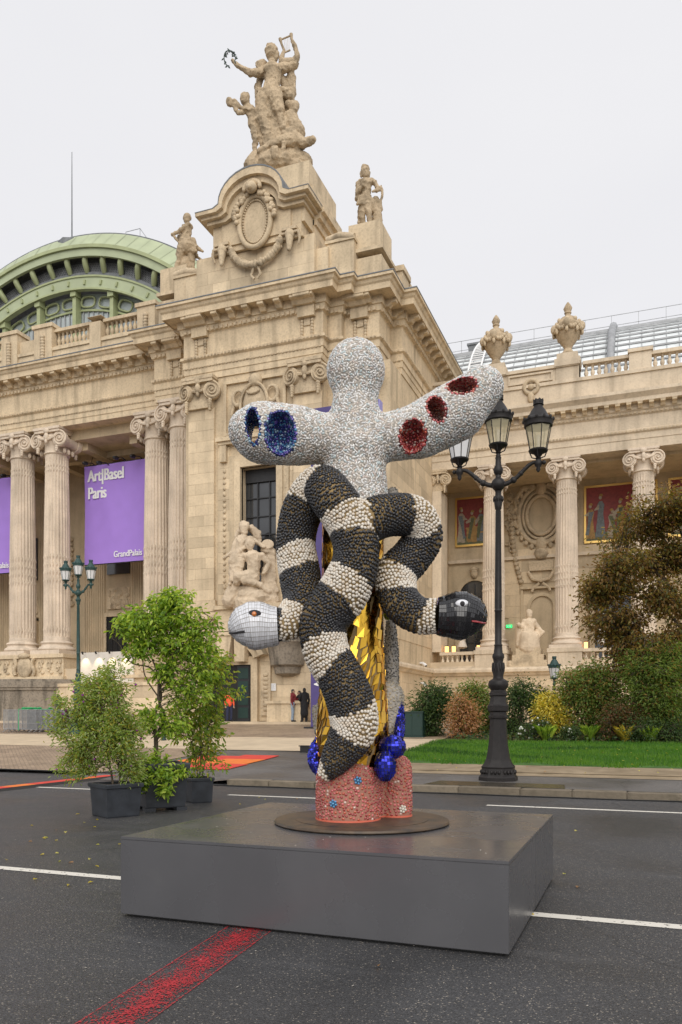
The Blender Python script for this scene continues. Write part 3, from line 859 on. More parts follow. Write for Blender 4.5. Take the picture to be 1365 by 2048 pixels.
def capital(r, h, flat=False):
    mb = MB()
    if not flat:
        mb.lathe([(r * .98, 0), (r * 1.08, h * .03), (r * 1.08, h * .07), (r, h * .1), (r, h * .35), (r * 1.2, h * .5), (r * 1.3, h * .62), (r * 1.1, h * .8)], 24)
    else:
        mb.box(-r, r, -.25, .3, 0, h * .8)
    R2 = r * 1.32
    vr = h * .29 if flat else h * .31
    if not flat:
        for s in (-1, 1):
            mb.tube([(s * r * 1.22, -R2 * .8, h * .5), (s * r * 1.22, -R2 * .3, h * .5), (s * r * 1.22, 0, h * .5), (s * r * 1.22, R2 * .3, h * .5), (s * r * 1.22, R2 * .8, h * .5)], [vr * .8, vr * .62, vr * .55, vr * .62, vr * .8], 12)
            for y_ in (-.5, 0, .5): mb.sphere((s * r * 1.22, y_ * r, h * .12), (h * .07, h * .08, h * .12), 7, 5)
    faces = ((0, -1),) if flat else ((0, -1), (0, 1))
    for nx, ny in faces:
        t = Vector((-ny, nx, 0)); nr = Vector((nx, ny, 0)); off = R2 if not flat else .42
        for s in (-1, 1):
            dirn = (nr + t * s * (.35 if flat else .18)).normalized()
            volute(mb, nr * (off * .86) + t * s * r * (1.12 if flat else 1.22) + Vector((0, 0, h * .52)), dirn, s, vr)
            for k in range(5 if flat else 3):   # hanging bell-flowers
                mb.sphere(nr * (off * .9) + t * s * r * .98 + Vector((0, 0, h * (.2 - .075 * k))), (h * .075 - .008 * k, h * .07, h * .065), 7, 5)
        mb.box(0, 0, 0, 0, 0, 0) if False else None
        # mask with leaf crest
        mb.sphere(nr * off * .98 + Vector((0, 0, h * .62)), (r * .22, r * .22, h * .17), 10, 7)
        mb.sphere(nr * off * 1.0 + Vector((0, 0, h * .86)), (r * .3, r * .16, h * .12), 10, 6)
        mb.sphere(nr * off * 1.02 + Vector((0, 0, h * .44)), (r * .14, r * .14, h * .1), 8, 6)
        pts = [nr * off * .95 + t * r * (-.9 + 1.8 * q / 8) + Vector((0, 0, h * (.62 - .1 * math.sin(PI * q / 8)))) for q in range(9)]
        mb.tube(pts, h * .05, 6)
    e = R2 * .98 if not flat else r * 1.25
    y0, y1 = (-e, e) if not flat else (-.5, .3)
    mb.box(-e, e, y0, y1, h * .8, h * .9); mb.box(-e * 1.06, e * 1.06, y0 * 1.06, y1 * 1.06, h * .9, h)
    return mb.mesh('capital', M['carve'] if flat else M['column'], smooth=40)

def base_mesh(r, h):
    mb = MB()
    mb.box(-r * 1.38, r * 1.38, -r * 1.38, r * 1.38, 0, h * .28)
    mb.lathe([(r * 1.3, h * .28), (r * 1.38, h * .36), (r * 1.38, h * .44), (r * 1.3, h * .54), (r * 1.18, h * .58), (r * 1.14, h * .68), (r * 1.18, h * .74), (r * 1.24, h * .8), (r * 1.18, h * .9), (r * 1.04, h * .93), (r * 1.02, h)], 28)
    return mb.mesh('column_base', M['column'], smooth=35)

CO = {}
CO['g'] = (flute_shaft(.88, .76, 12.55), capital(.80, 1.7), base_mesh(.88, 1.0), 1.0, 13.55)
CO['w'] = (flute_shaft(.70, .60, 9.55), capital(.64, 1.35), base_mesh(.70, .8), .8, 10.35)
def column(kind, x, y, z):
    sh, ca, ba, hb, hc = CO[kind]
    c = link('column', sh, PAL, Vector((x, y, z + hb)) - PO)
    link('column_base', ba, c, (0, 0, -hb))
    link('capital', ca, c, (0, 0, hc - hb))
    return c
for x in (-51.6, -48.6, -40.5, -37.55, -29.5): column('g', x, 43.95, 5.7)
column('g', -26.87, 42.75, 5.7)
PC = capital(.78, 1.75, True)
for x, y in ((-23.9, 40.05), (-17.25, 40.05), (-14.5, 41.1)):
    link('capital', PC, PAL, Vector((x, y, 19.2)) - PO)

# ---- portico interior
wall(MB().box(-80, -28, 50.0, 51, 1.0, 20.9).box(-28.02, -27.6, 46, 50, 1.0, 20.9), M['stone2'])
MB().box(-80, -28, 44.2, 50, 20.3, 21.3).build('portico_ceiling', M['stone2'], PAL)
for x in range(-56, -27, 4):
    MB().box(x - .3, x + .3, 44.85, 49.9, 19.8, 20.32).build('ceiling_beam', M['stone2'], PAL)
MB().box(-80, -28, 46.9, 47.5, 19.9, 20.31).build('ceiling_beam', M['stone2'], PAL)
MB().box(-80, -28, 42.9, 50.1, 3.9, 4.7).build('portico_floor', M['sand'], PAL)
FP = MB()
for k in range(9): FP.box(-.9 + .2 * k, -.9 + .2 * k + .13, -.1, 0, .6, 13.5)
FP.box(-1, 1, -.06, .1, 0, 14)
fp = FP.mesh('fluted_pilaster', M['stone2'])
for x in (-43.5, -39.2, -34.9, -30.6, -47.6): link('fluted_pilaster', fp, PAL, Vector((x, 49.98, 4.7)) - PO)
for x in (-36.9, -32.6, -45.5):
    dw = MB().box(x - .95, x + .95, 49.7, 49.98, 4.7, 9.0).build('doorway', M['dark'], PAL)
    MB().box(x - 1.1, x - .95, 49.6, 49.97, 4.7, 9.2).box(x + .95, x + 1.1, 49.6, 49.97, 4.7, 9.2).box(x - 1.1, x + 1.1, 49.58, 49.97, 9.0, 9.3).build('door_frame', ST, dw)
    g = MB()
    for k in range(5): g.box(x - .9 + .45 * k - .02, x - .9 + .45 * k + .02, 49.66, 49.7, 4.7, 9.0)
    for k in range(7): g.box(x - .95, x + .95, 49.655, 49.695, 5.2 + .6 * k, 5.24 + .6 * k)
    g.build('door_grille', M['iron'], dw)
    MB().box(x - 1.0, x + 1.0, 49.85, 49.98, 9.6, 11.2).build('relief_panel', ST, PAL)
    rl = MB()
    for k in range(26): rl.sphere((x + random.uniform(-.85, .85), 49.85, random.uniform(9.75, 11.05)), (random.uniform(.1, .24), .09, random.uniform(.1, .3)), 8, 5)
    rl.build('carved_relief', M['carve'], PAL, smooth=60)
    MB().box(x - 1.0, x + 1.0, 49.8, 49.98, 12.2, 15.5).build('dark_window', M['window'], PAL)
for x in (-41.4, -32.75):
    rl = MB()
    for k in range(14): rl.sphere((x + random.uniform(-.15, .15), 49.9, 10.2 + k * .38), (.3, .15, .24), 8, 6)
    rl.build('fruit_festoon', M['carve'], PAL, smooth=60)
# pedestals under the coupled columns, with a carved band
def relief_band(x0, x1, z0, z1, y, n):
    rl = MB()
    for k in range(n):
        u = x0 + (x1 - x0) * (k + .5) / n
        pts = [(u + math.cos(a) * .18 * (1 - a / 14), y, (z0 + z1) / 2 + math.sin(a) * (z1 - z0) * .36 * (1 - a / 14)) for a in np.linspace(0, 9, 16)]
        rl.tube(pts, .065, 5)
        rl.sphere((u, y, (z0 + z1) / 2), (.12, .1, .12), 7, 5)
        rl.sphere((u + .25, y, z1 - .22), (.12, .09, .16), 7, 5); rl.sphere((u + .24, y, z0 + .2), (.16, .09, .1), 7, 5)
    return rl.build('carved_scrolls', M['carve'], PAL, smooth=60)
for x0, x1 in ((-42.2, -35.9), (-31.3, -25.1)):
    MB().box(x0 + .1, x1 - .1, 42.75, 45.3, 1.0, 5.5).box(x0, x1, 42.6, 45.4, 5.45, 5.7).box(x0 - .02, x1 + .02, 42.55, 45.4, 4.0, 4.2).build('column_pedestal', ST, PAL)
    relief_band(x0 + .2, x1 - .2, 4.25, 5.4, 42.74, 8)
sh = MB(); xs = -39.1
sh.sphere((xs, 42.6, 4.85), (.62, .22, .72), 14, 10); sh.sphere((xs, 42.5, 5.6), (.5, .2, .2), 12, 8)
for s in (-1, 1):
    sh.tube([(xs + s * (.75 + .1 * math.sin(k)), 42.55, 4.3 + k * .16) for k in range(8)], .12, 6)
sh.build('stone_shield', M['carve'], PAL, smooth=60)
# soot-stained curved base in front of the portico columns
arc = [(-39.1 + 4.4 * math.cos(a), 43.0 - 2.6 * math.sin(a)) for a in np.linspace(PI, 0, 25)]
MB().slab([(x, y) for x, y in arc], 1.0, 3.25).build('curved_base', M['dirty'], PAL, smooth=35)
for z0, z1, o in ((3.25, 3.42, .12), (3.42, 3.8, .2), (3.8, 3.95, .06)):
    MB().slab([(-39.1 + (x + 39.1) * (1 + o / 4.4), 43.0 + (y - 43) * (1 + o / 2.6)) for x, y in arc], z0, z1).build('curved_moulding', M['dirty'], PAL, smooth=35)
# low wall before the portico and the white partition standing on it
lwl = MB().box(-36.0, -25.0, 41.5, 42.6, 1.0, 3.45).box(-36.1, -25.0, 41.4, 42.7, 3.45, 3.65).build('low_wall', ST, PAL)
ashlar(lwl, 'x', -34.7, -25.0, 1.3, 3.4, 41.46, .7, 1.5)
MB().box(-34.5, -30.4, 42.62, 42.8, 3.6, 5.7).build('white_partition', M['plaster'], PAL)

# ---- window of the pavilion bay
win = MB().box(wx0, wx1, 40.75, 40.8, wz0, wz1).build('window', M['window'], PAL)
fr = MB()
for k in range(4): fr.box(wx0 + (wx1 - wx0) * k / 3 - .035, wx0 + (wx1 - wx0) * k / 3 + .035, 40.66, 40.76, wz0, wz1)
for k in range(7):
    z = wz0 + 1.05 * k + .3; fr.box(wx0, wx1, 40.665, 40.755, z - .03, z + .03)
fr.box(wx0, wx1, 40.6, 40.77, wz1 - .75, wz1 - .68); fr.box(wx0, wx1, 40.62, 40.74, wz1 - .68, wz1)
fr.build('window_frame', M['iron'], win)
for x0, x1, y0, y1, z1 in ((wx0 - .38, wx0, 39.93, 40.3, wz1 + .38), (wx1, wx1 + .38, 39.93, 40.3, wz1 + .38), (wx0 - .72, wx0 - .4, 40.02, 40.3, wz1 + .72), (wx1 + .4, wx1 + .72, 40.02, 40.3, wz1 + .72)):
    MB().box(x0, x1, y0, y1, 7.6, z1).build('window_jamb', ST, PAL)
MB().box(wx0 - .001, wx1 + .001, 39.94, 40.3, wz1, wz1 + .378).build('lintel', ST, PAL)
MB().box(wx0 - .399, wx1 + .399, 40.03, 40.3, wz1 + .4, wz1 + .718).build('lintel', ST, PAL)
MB().box(-22.8, -18.2, 39.7, 40.2, 17.12, 17.36).box(-22.7, -18.3, 39.82, 40.2, 16.95, 17.12).build('window_hood', ST, PAL)
for x in (-22.62, -18.75):
    MB().box(x, x + .4, 39.86, 40.2, 16.0, 16.95).build('hood_bracket', ST, PAL)
    ch = MB()
    for k in range(22): ch.sphere((x + .2, 40.08, 8.6 + k * .33), (.11, .08, .13), 6, 5)
    ch.build('carved_chain', M['carve'], PAL, smooth=60)
# cartouche panel above the window
pn = MB()
px0, px1, pz0, pz1 = -22.45, -18.55, 17.5, 20.6
for a in ((px0, px1, 40.0, 40.2, pz1 - .18, pz1), (px0, px1, 40.0, 40.2, pz0, pz0 + .15), (px0, px0 + .18, 40.01, 40.2, pz0 + .15, pz1 - .18), (px1 - .18, px1, 40.01, 40.2, pz0 + .15, pz1 - .18)): pn.box(*a)
pn.build('panel_frame', ST, PAL)
ca = MB()
cx = -20.4
ca.sphere((cx, 40.05, 18.95), (.85, .42, 1.2), 20, 12)
ca.sphere((cx, 40.0, 20.35), (.42, .35, .42), 12, 8)
for s in (-1, 1):
    pts = [(cx + s * (1.05 + .35 * math.cos(a)), 39.95, 19.5 + .42 * math.sin(a)) for a in np.linspace(-2.4, 3.2, 16)]
    ca.tube(pts, [.14 - .005 * i for i in range(16)], 7)
    ca.tube([(cx + s * 1.3, 39.98, 19.3), (cx + s * 1.5, 39.98, 18.7), (cx + s * 1.35, 39.98, 17.9)], [.13, .11, .05], 7)
    ca.tube([(cx + s * .85 * math.sin(a), 39.86 - .05, 18.95 + 1.2 * math.cos(a)) for a in np.linspace(.1, 3.0, 14)], .1, 6)
    ca.tube([(cx + s * .4, 39.7, 19.7), (cx + s * .25, 39.62, 19.55), (cx, 39.6, 19.5)], .06, 6)
ca.build('cartouche', M['carve'], PAL, smooth=60)

# ---- ground floor of the pavilion: ledge, doorway, console, bench
MB().box(-24.9, -16.4, 39.75, 40.3, 7.1, 7.35).box(-24.9, -16.4, 39.85, 40.3, 7.35, 7.5).box(-24.9, -16.4, 39.92, 40.3, 6.9, 7.1).build('string_course', ST, PAL)
sp = MB()
sp.box(-22.5, -18.5, 39.2, 40.3, 6.2, 7.7).box(-22.7, -18.3, 39.05, 40.3, 7.5, 7.72).box(-22.6, -18.4, 39.12, 40.3, 6.05, 6.25)
sp.build('statue_pedestal', ST, PAL)
dr = MB().box(-23.4, -20.6, 39.99, 40.1, 1.26, 4.45).build('doorway', M['dark'], PAL)
MB().box(-21.5, -20.72, 39.9, 39.96, 1.27, 4.4).build('door', M['iron'], dr)
lf = MB()
for k in range(4): lf.box(-21.42, -20.8, 39.87, 39.905, 1.45 + k * .74, 2.05 + k * .74)
lf.build('door_panel', M['cabinet'], dr)
MB().box(-23.8, -23.4, 39.8, 40.12, 1.26, 4.9).box(-20.6, -20.2, 39.8, 40.12, 1.26, 4.9).box(-23.4, -20.6, 39.82, 40.12, 4.45, 4.9).build('door_surround', ST, dr)
ar = MB()
for r0, r1, y in ((1.75, 2.2, 39.6), (2.2, 2.5, 39.4)):
    for k in range(14):
        a0, a1 = PI * (.1 + .8 * k / 14), PI * (.1 + .8 * (k + 1) / 14)
        ar.prism([(-22.0 + r0 * math.cos(a0), 4.4 + r0 * .75 * math.sin(a0)), (-22.0 + r1 * math.cos(a0), 4.4 + r1 * .75 * math.sin(a0)), (-22.0 + r1 * math.cos(a1), 4.4 + r1 * .75 * math.sin(a1)), (-22.0 + r0 * math.cos(a1), 4.4 + r0 * .75 * math.sin(a1))], y, 40.13)
ar.build('door_arch', ST, PAL)
MB().prism([(-22.3, 4.7), (-21.7, 4.7), (-21.5, 6.0), (-21.6, 6.3), (-22.4, 6.3), (-22.5, 6.0)], 39.2, 40.1).build('keystone', ST, PAL)
MB().prism([(-21.35, 4.6), (-20.75, 4.6), (-20.7, 6.2), (-21.4, 6.2)], 39.3, 40.1).build('keystone', ST, PAL)
cn = MB()
cn.lathe([(.35, 0), (.75, .15), (.8, .5), (1.0, .62), (1.02, .8), (1.1, 1.3), (1.15, 1.75), (1.25, 1.85), (1.25, 2.0), (.9, 2.1), (.85, 2.35)], 20, (-18.45, 40.15, 3.75))
cn.build('corbelled_console', M['dirty'], PAL, smooth=40)
MB().box(-19.6, -17.3, 39.7, 40.15, 5.95, 6.25).build('console_slab', ST, PAL)
rl = MB().box(-20.05, -19.45, 39.95, 40.12, 1.6, 4.4)
for k in range(9): rl.sphere((-19.75, 39.95, 1.95 + k * .24), (.18, .09, .13), 8, 5)
rl.build('carved_panel', M['carve'], PAL, smooth=40)
MB().box(-19.35, -17.25, 39.3, 40.14, 1.26, 2.25).box(-19.45, -17.15, 39.2, 40.14, 2.25, 2.4).build('stone_bench', ST, PAL)
MB().box(-24.9, -12.8, 39.6, 41.4, 1.2, 1.5).build('wall_foot', ST, PAL) if False else None

# ---- attic over the pavilion
MB().box(-27.6, -13.9, 41.9, 56, 25.0, 27.1).box(-27.7, -13.8, 41.8, 56, 27.1, 27.35).box(-25.2, -16.2, 40.45, 43, 25.0, 27.25).build('attic_wall', ST, PAL)
aw = MB().box(-24.3, -16.9, 40.2, 46, 25.05, 28.0).build('attic_wall', ST, PAL)
up = MB().box(-23.1, -17.6, 40.0, 46.4, 28.0, 29.5).box(-22.5, -18.2, 39.9, 46, 28.2, 29.5).box(-23.2, -17.5, 39.95, 46.5, 27.85, 28.05)
up.build('attic_block', ST, PAL)
link_n = 0
def ablocks(x0, x1, z0, z1, y):
    ashlar(aw, 'x', x0, x1, z0, z1, y, .62, 1.3)
ablocks(-24.3, -16.9, 25.7, 27.8, 40.16)
sideblk = MB().box(-17.9, -17.35, 41.2, 46.4, 26.5, 29.4).build('attic_side', ST, PAL)
ashlar(sideblk, 'y', 41.25, 46.35, 27.4, 29.2, -17.33, .62, 1.4)
AX, AZ, AR = -20.33, 29.65, 1.62
def arch_path(w, rise, x0=-23.5, x1=-17.2, drop=0.0):
    pts = [(x0, AZ - drop), (AX - w - .35, AZ - drop)]
    for a in np.linspace(PI, 0, 15): pts.append((AX + w * math.cos(a), AZ - drop + .18 + rise * math.sin(a)))
    pts += [(AX + w + .35, AZ - drop), (x1, AZ - drop)]
    return pts
def band(off0, off1, y0, y1, x0, x1, name, m=ST):
    p0 = arch_path(AR + off0, 1.25 + off0, x0, x1, -off0); p1 = arch_path(AR + off1, 1.25 + off1, x0, x1, -off1)
    mb = MB()
    for i in range(len(p0) - 1): mb.prism([p0[i], p0[i + 1], p1[i + 1], p1[i]], y0, y1)
    return mb.build(name, m, PAL)
band(-.2, 0.0, 39.66, 41.5, -23.3, -17.3, 'attic_cornice')
band(0.0, .16, 39.42, 41.5, -23.55, -17.1, 'attic_cornice')
band(.16, .36, 39.18, 41.5, -23.8, -16.85, 'attic_cornice')
band(.36, .40, 39.16, 41.5, -23.82, -16.83, 'lead_flashing', M['lead'])
_ap = arch_path(AR - .12, 1.13, -21.9, -18.76, .12)
MB().prism(_ap + [(-18.76, 29.0), (-21.9, 29.0)], 39.93, 40.7).build('attic_panel', ST, PAL)
MB().box(-18.3, -17.42, 40.03, 41.7, 28.7, 29.62).build('attic_panel', ST, PAL)
MB().sweep([(-17.35, 41.2), (-17.35, 46.4)], [(-.3, 30.14), (.62, 30.05), (.62, 29.75), (.42, 29.7), (.36, 29.45), (.18, 29.4), (.13, 29.1), (-.3, 29.1)]).build('attic_cornice', ST, PAL)
MB().box(-21.4, -18.6, 40.9, 46, 29.4, 31.0).box(-21.0, -17.7, 41.3, 45.5, 31.0, 32.9).box(-18.5, -17.5, 41.5, 46, 29.4, 31.6).box(-22.9, -17.5, 41.45, 46.2, 29.3, 30.0).build('group_pedestal', ST, PAL)
# oval tablet with bead ring, mask, garland and ox skulls
ov = MB()
OC = Vector((AX, 39.75, 29.12))
n = 40
rx, rz = .80, 1.24
vs = [(OC.x + rx * math.cos(2 * PI * i / n), 39.82, OC.z + rz * math.sin(2 * PI * i / n)) for i in range(n)]
ov.add(vs, [tuple(range(n))]); ov.v[-n:] = ov.v[-n:]
ov.tube([(OC.x + (rx + .17) * math.cos(2 * PI * i / n), 39.78, OC.z + (rz + .17) * math.sin(2 * PI * i / n)) for i in range(n + 1)], .15, 8, caps=False)
for i in range(46):
    a = 2 * PI * i / 46; ov.sphere((OC.x + (rx - .06) * math.cos(a), 39.76, OC.z + (rz - .06) * math.sin(a)), .055, 6, 4)
ov.build('oval_tablet', ST, PAL, smooth=50)
ms = MB()
ms.sphere((AX, 39.35, 30.78), (.34, .28, .32), 12, 9); ms.sphere((AX, 39.12, 30.65), (.16, .16, .14), 10, 7)
for i in range(14):
    a = PI * i / 13; ms.sphere((AX + .48 * math.cos(a), 39.42, 30.8 + .36 * math.sin(a)), (.13, .12, .15), 7, 5)
for s in (-1, 1):
    for k in range(16):
        a = .35 + k * .075; ms.sphere((AX + s * 1.15 * math.sin(a * 1.05) + random.uniform(-.14, .14), 39.62, OC.z + 1.55 * math.cos(a) + random.uniform(-.1, .1)), (.17, .13, .14), 7, 5)
ms.build('lion_mask', M['carve'], PAL, smooth=60)
ga = MB()
for k in range(25):
    a = PI * (1.06 + .88 * k / 24); rr = 1 + .0
    ga.sphere((AX + 1.55 * math.cos(a), 39.85, 28.15 + 1.35 * math.sin(a) ), (.15 + random.uniform(0, .1), .2, .14 + random.uniform(0, .1)), 8, 6)
for s in (-1, 1):
    ga.tube([(AX + s * .1, 39.9, 26.7), (AX + s * .3, 39.9, 26.25), (AX + s * .1, 39.9, 26.0)], .08, 6)
ga.build('garland', M['carve'], PAL, smooth=60)
for s in (-1, 1):
    bu = MB(); xx = AX + s * 2.1
    bu.sphere((xx, 39.85, 28.0), (.3, .25, .32), 10, 7); bu.capsule((xx, 39.85, 27.9), (xx, 39.75, 27.15), .24, .12); bu.box(xx - .45, xx + .45, 39.7, 40.1, 28.2, 28.36)
    for t in (-1, 1): bu.tube([(xx + t * .25, 39.85, 28.1), (xx + t * .55, 39.8, 28.05), (xx + t * .6, 39.85, 27.7), (xx + t * .5, 39.9, 27.4)], [.1, .1, .08, .05], 6)
    bu.build('ox_skull', M['carve'], PAL, smooth=60)
# parapet scroll blocks and statue pedestals
for x in (-25.35, -15.6):
    MB().box(x - .8, x + .8, 40.7, 42, 25.0, 27.5).box(x - .86, x + .86, 40.62, 42, 27.5, 27.68).build('scroll_block', ST, PAL)
    q = MB(); q.tube([(x - .8, 40.8, 27.75), (x, 40.75, 27.85), (x + .8, 40.8, 27.65)], .22, 8); q.build('leaf_roll', M['carve'], PAL, smooth=60)
for x in (-26.5, -14.35):
    MB().box(x - 1.0, x + 1.0, 41.1, 43.3, 25.0, 26.6).box(x - 1.1, x + 1.1, 41.0, 43.4, 26.9, 27.1).box(x - .92, x + .92, 41.15, 43.2, 27.1, 28.55).build('statue_pedestal', ST, PAL)
MB().box(-13.6, -12.9, 43.6, 58, 25.0, 26.9).box(-13.7, -12.8, 43.5, 45.0, 26.9, 27.2).box(-13.65, -12.85, 45.0, 58, 26.3, 26.91).build('parapet', ST, PAL)

# ---- balustrade over the portico
def baluster_mesh(h, r, m):
    return MB().lathe([(r * .8, 0), (r * .8, h * .06), (r * .5, h * .1), (r * .62, h * .18), (r, h * .36), (r * .85, h * .48), (r * .45, h * .66), (r * .42, h * .78), (r * .7, h * .82), (r * .5, h * .88), (r * .8, h * .93), (r * .8, h)], 10).mesh('baluster', m, smooth=40)
BAL = baluster_mesh(.92, .15, ST)
def balustrade(x0, x1, y, z0, zt, me, spacing, m=ST, deep=.5):
    b = MB().box(x0, x1, y - deep * .5, y + deep * .5, z0 - .2, z0).box(x0, x1, y - deep * .6, y + deep * .6, zt, zt + .2).build('balustrade', m, PAL)
    n = int((x1 - x0) / spacing)
    for k in range(n):
        link('baluster', me, b, Vector((x0 + (k + .5) * (x1 - x0) / n, y, z0)) - PO)
    return b
MB().box(-80, -26.0, 43.5, 46, 25.0, 26.5).box(-80, -26.0, 43.4, 46, 26.3, 26.5).build('attic_wall', ST, PAL)
piers = [(at(13, 640, 43.8).x, at(44, 640, 43.8).x), (at(78, 640, 43.8).x, at(113, 640, 43.8).x), (at(188, 640, 43.8).x, at(210, 640, 43.8).x), (at(283, 640, 43.8).x, at(318, 640, 43.8).x)]
for k, (a, b) in enumerate(piers):
    tall = k != 2
    MB().box(a, b, 43.35, 44.4, 25.1, 27.95 if tall else 27.6).box(a - .12, b + .12, 43.25, 44.5, 27.9, 28.15 if tall else 27.92).build('balustrade_pier', ST, PAL)
    if tall:
        dp = MB(); xx = (a + b) / 2
        for q in range(10): dp.sphere((xx, 43.3, 27.3 - q * .2), (.2, .14, .15), 7, 5)
        dp.build('leaf_drop', M['carve'], PAL, smooth=60)
for a, b in ((-80, piers[0][0]), (piers[1][1], piers[2][0]), (piers[2][1], piers[3][0])):
    if a < -70: a = -47
    balustrade(a, b, 43.9, 26.7, 27.62, BAL, .34)
MB().box(piers[0][1], piers[1][0], 43.6, 44.2, 26.5, 27.4).build('scroll_block', ST, PAL)

# ---- green iron gable of the nave behind
RC = Vector((-52.4, 62, 24.1))
def arcpts(r, a0=-50, a1=50, n=60, sag=0.0):
    return [(RC.x + r * math.sin(R(a)), RC.z + r * math.cos(R(a))) for a in np.linspace(a0, a1, n)]
def arc_sheet(r0, y0, r1, y1, name, m, n=60, parent=PAL):
    p0, p1 = arcpts(r0, n=n), arcpts(r1, n=n)
    mb = MB(); vs = [(x, y0, z) for x, z in p0] + [(x, y1, z) for x, z in p1]
    mb.add(vs, [(i, i + 1, n + i + 1, n + i) for i in range(n - 1)])
    return mb.build(name, m, parent, smooth=30)
def arc_band(r0, r1, y0, y1, name, m, n=60, parent=PAL):
    p0, p1 = arcpts(r0, n=n), arcpts(r1, n=n); mb = MB()
    for i in range(n - 1): mb.prism([p0[i], p0[i + 1], p1[i + 1], p1[i]], y0, y1)
    return mb.build(name, m, parent)
gab = arc_sheet(23.55, 62.5, 21.75, 61.2, 'green_roof', M['green'])
n = 26   # standing-seam roof sheets, each a little proud of its neighbour
for i in range(n):
    a0, a1 = -46 + 92 * i / n, -46 + 92 * (i + 1) / n - .12
    def P(r, y, a, o): return (RC.x + (r + o) * math.sin(R(a)), y - o, RC.z + (r + o) * math.cos(R(a)))
    o = .02 + .015 * random.random()
    q = MB(); q.add([P(21.8, 61.22, a0, o), P(21.8, 61.22, a1, o), P(23.5, 62.45, a1, o), P(23.5, 62.45, a0, o)], [(0, 1, 2, 3)])
    q.build('roof_sheet', M['green'], gab)
arc_band(23.45, 23.65, 62.48, 80, 'roof_ridge', M['lead'])
arc_band(21.55, 21.85, 61.0, 61.6, 'fascia_roll', M['green2'])
arc_band(20.85, 21.55, 61.2, 61.5, 'fascia', M['green'])
arc_sheet(21.2, 61.4, 21.2, 62.5, 'dark_soffit', M['lattice'])
arc_band(19.4, 21.3, 62.45, 62.6, 'dark_gallery', M['lattice'])
arc_band(19.45, 19.8, 62.1, 62.45, 'gutter', M['lead'])
lt = MB()
for a in np.arange(-46, 46, .55):
    for s in (-1, 1):
        p = Vector((RC.x + 19.7 * math.sin(R(a)), 62.38, RC.z + 19.7 * math.cos(R(a)))); q = Vector((RC.x + 20.8 * math.sin(R(a + s * 1.6)), 62.38, RC.z + 20.8 * math.cos(R(a + s * 1.6))))
        lt.tube([p, q], .03, 4)
tag(lt.build('lattice', M['zinc'], PAL), kind='stuff')
arc_band(18.2, 19.45, 62.0, 62.5, 'lower_band', M['green'])
arc_band(18.15, 18.32, 61.9, 62.02, 'band_moulding', M['green2']); arc_band(19.3, 19.47, 61.9, 62.02, 'band_moulding', M['green2'])
for a in np.arange(-43.5, 45, 5.75):     # iron brackets holding the overhang
    br = MB(); ca_, sa_ = math.cos(R(a)), math.sin(R(a))
    pts = []
    for t in np.linspace(0, 1, 10):
        r = 19.75 + 1.35 * t; y = 62.2 - .55 * math.sin(PI * t * .62) ** 1.5
        pts.append((RC.x + r * sa_, y, RC.z + r * ca_))
    br.tube(pts, [.2, .24, .27, .28, .28, .28, .28, .27, .25, .22], 8)
    br.obox((RC.x + 18.8 * sa_, 61.95, RC.z + 18.8 * ca_), ((ca_, 0, -sa_), (0, 1, 0), (sa_, 0, ca_)), (.1, .1, .22))
    br.build('roof_bracket', M['green2'], PAL, smooth=50)
gz = MB(); p = arcpts(18.3)
gz.add([(x, 63.2, z) for x, z in p] + [(p[-1][0], 63.2, 26), (p[0][0], 63.2, 26)], [tuple(range(len(p) + 2))])
glass = gz.build('gable_glass', M['glass_roof'], PAL)
arc_band(16.6, 16.78, 63.0, 63.15, 'glazing_arc', M['green2'], parent=PAL)
mu = MB()
for k in range(-40, 41):
    x = RC.x + k * .56
    zt = RC.z + math.sqrt(max(0, 16.7 ** 2 - (k * .56) ** 2)) if abs(k * .56) < 16.7 else 0
    if zt > 30: mu.box(x - .05, x + .05, 63.08, 63.18, 30, zt)
mu.build('glazing_bars', M['zinc'], glass)
for k in range(-5, 6):
    x = RC.x + 1.2 + k * 4.3
    h = math.sqrt(max(0, 18.3 ** 2 - (x - RC.x) ** 2))
    q = MB().box(x - .2, x + .2, 62.3, 63.1, 30, RC.z + h).box(x - .32, x + .32, 62.1, 62.9, RC.z + h - .6, RC.z + h + .3)
    q.build('mullion', M['green2'], glass)
ovl = MB()
for a in range(-5, 5):
    for s in (1.12, 3.18):
        if abs(1.2 + a * 4.3 + s) > 14: continue
        aa = math.asin((1.2 + a * 4.3 + s) / 17.45); c = Vector((RC.x + 17.45 * math.sin(aa), 62.98, RC.z + 17.45 * math.cos(aa))); t = Vector((math.cos(aa), 0, -math.sin(aa))); u = Vector((math.sin(aa), 0, math.cos(aa)))
        pts = [c + t * (.78 * (1 if math.cos(q) > 0 else -1) * abs(math.cos(q)) ** .6) + u * (.5 * (1 if math.sin(q) > 0 else -1) * abs(math.sin(q)) ** .7) for q in np.linspace(0, 2 * PI, 25)]
        ovl.tube(pts, .11, 6, caps=False)
        ovl.box(c.x - .95 if s < 0 else c.x + .85, c.x - .85 if s < 0 else c.x + .95, 62.95, 63.1, c.z - .6, c.z + .6) if False else None
ovl.build('oval_light_frame', M['green2'], glass, smooth=60)
for i in range(3):
    z = 31.5 + i * 3.0
    q = MB()
    for k in range(12):
        x = RC.x - 16 + k * 2.8; q.tube([(x, 63.6, z), (x + 2.8, 63.6, z + 1.6)], .1, 5); q.tube([(x, 63.6, z + 1.6), (x + 2.8, 63.6, z)], .1, 5)
    q.build('truss', M['zinc'], glass)
MB().lathe([(.07, 0), (.05, 5), (.03, 8.9)], 8, (-52.2, 63.2, 47.6)).lathe([(1.3, -.5), (1.3, .2), (.4, .6)], 8, (-52.2, 63.2, 47.3)).build('lightning_rod', M['lead'], PAL)
q = MB(); 
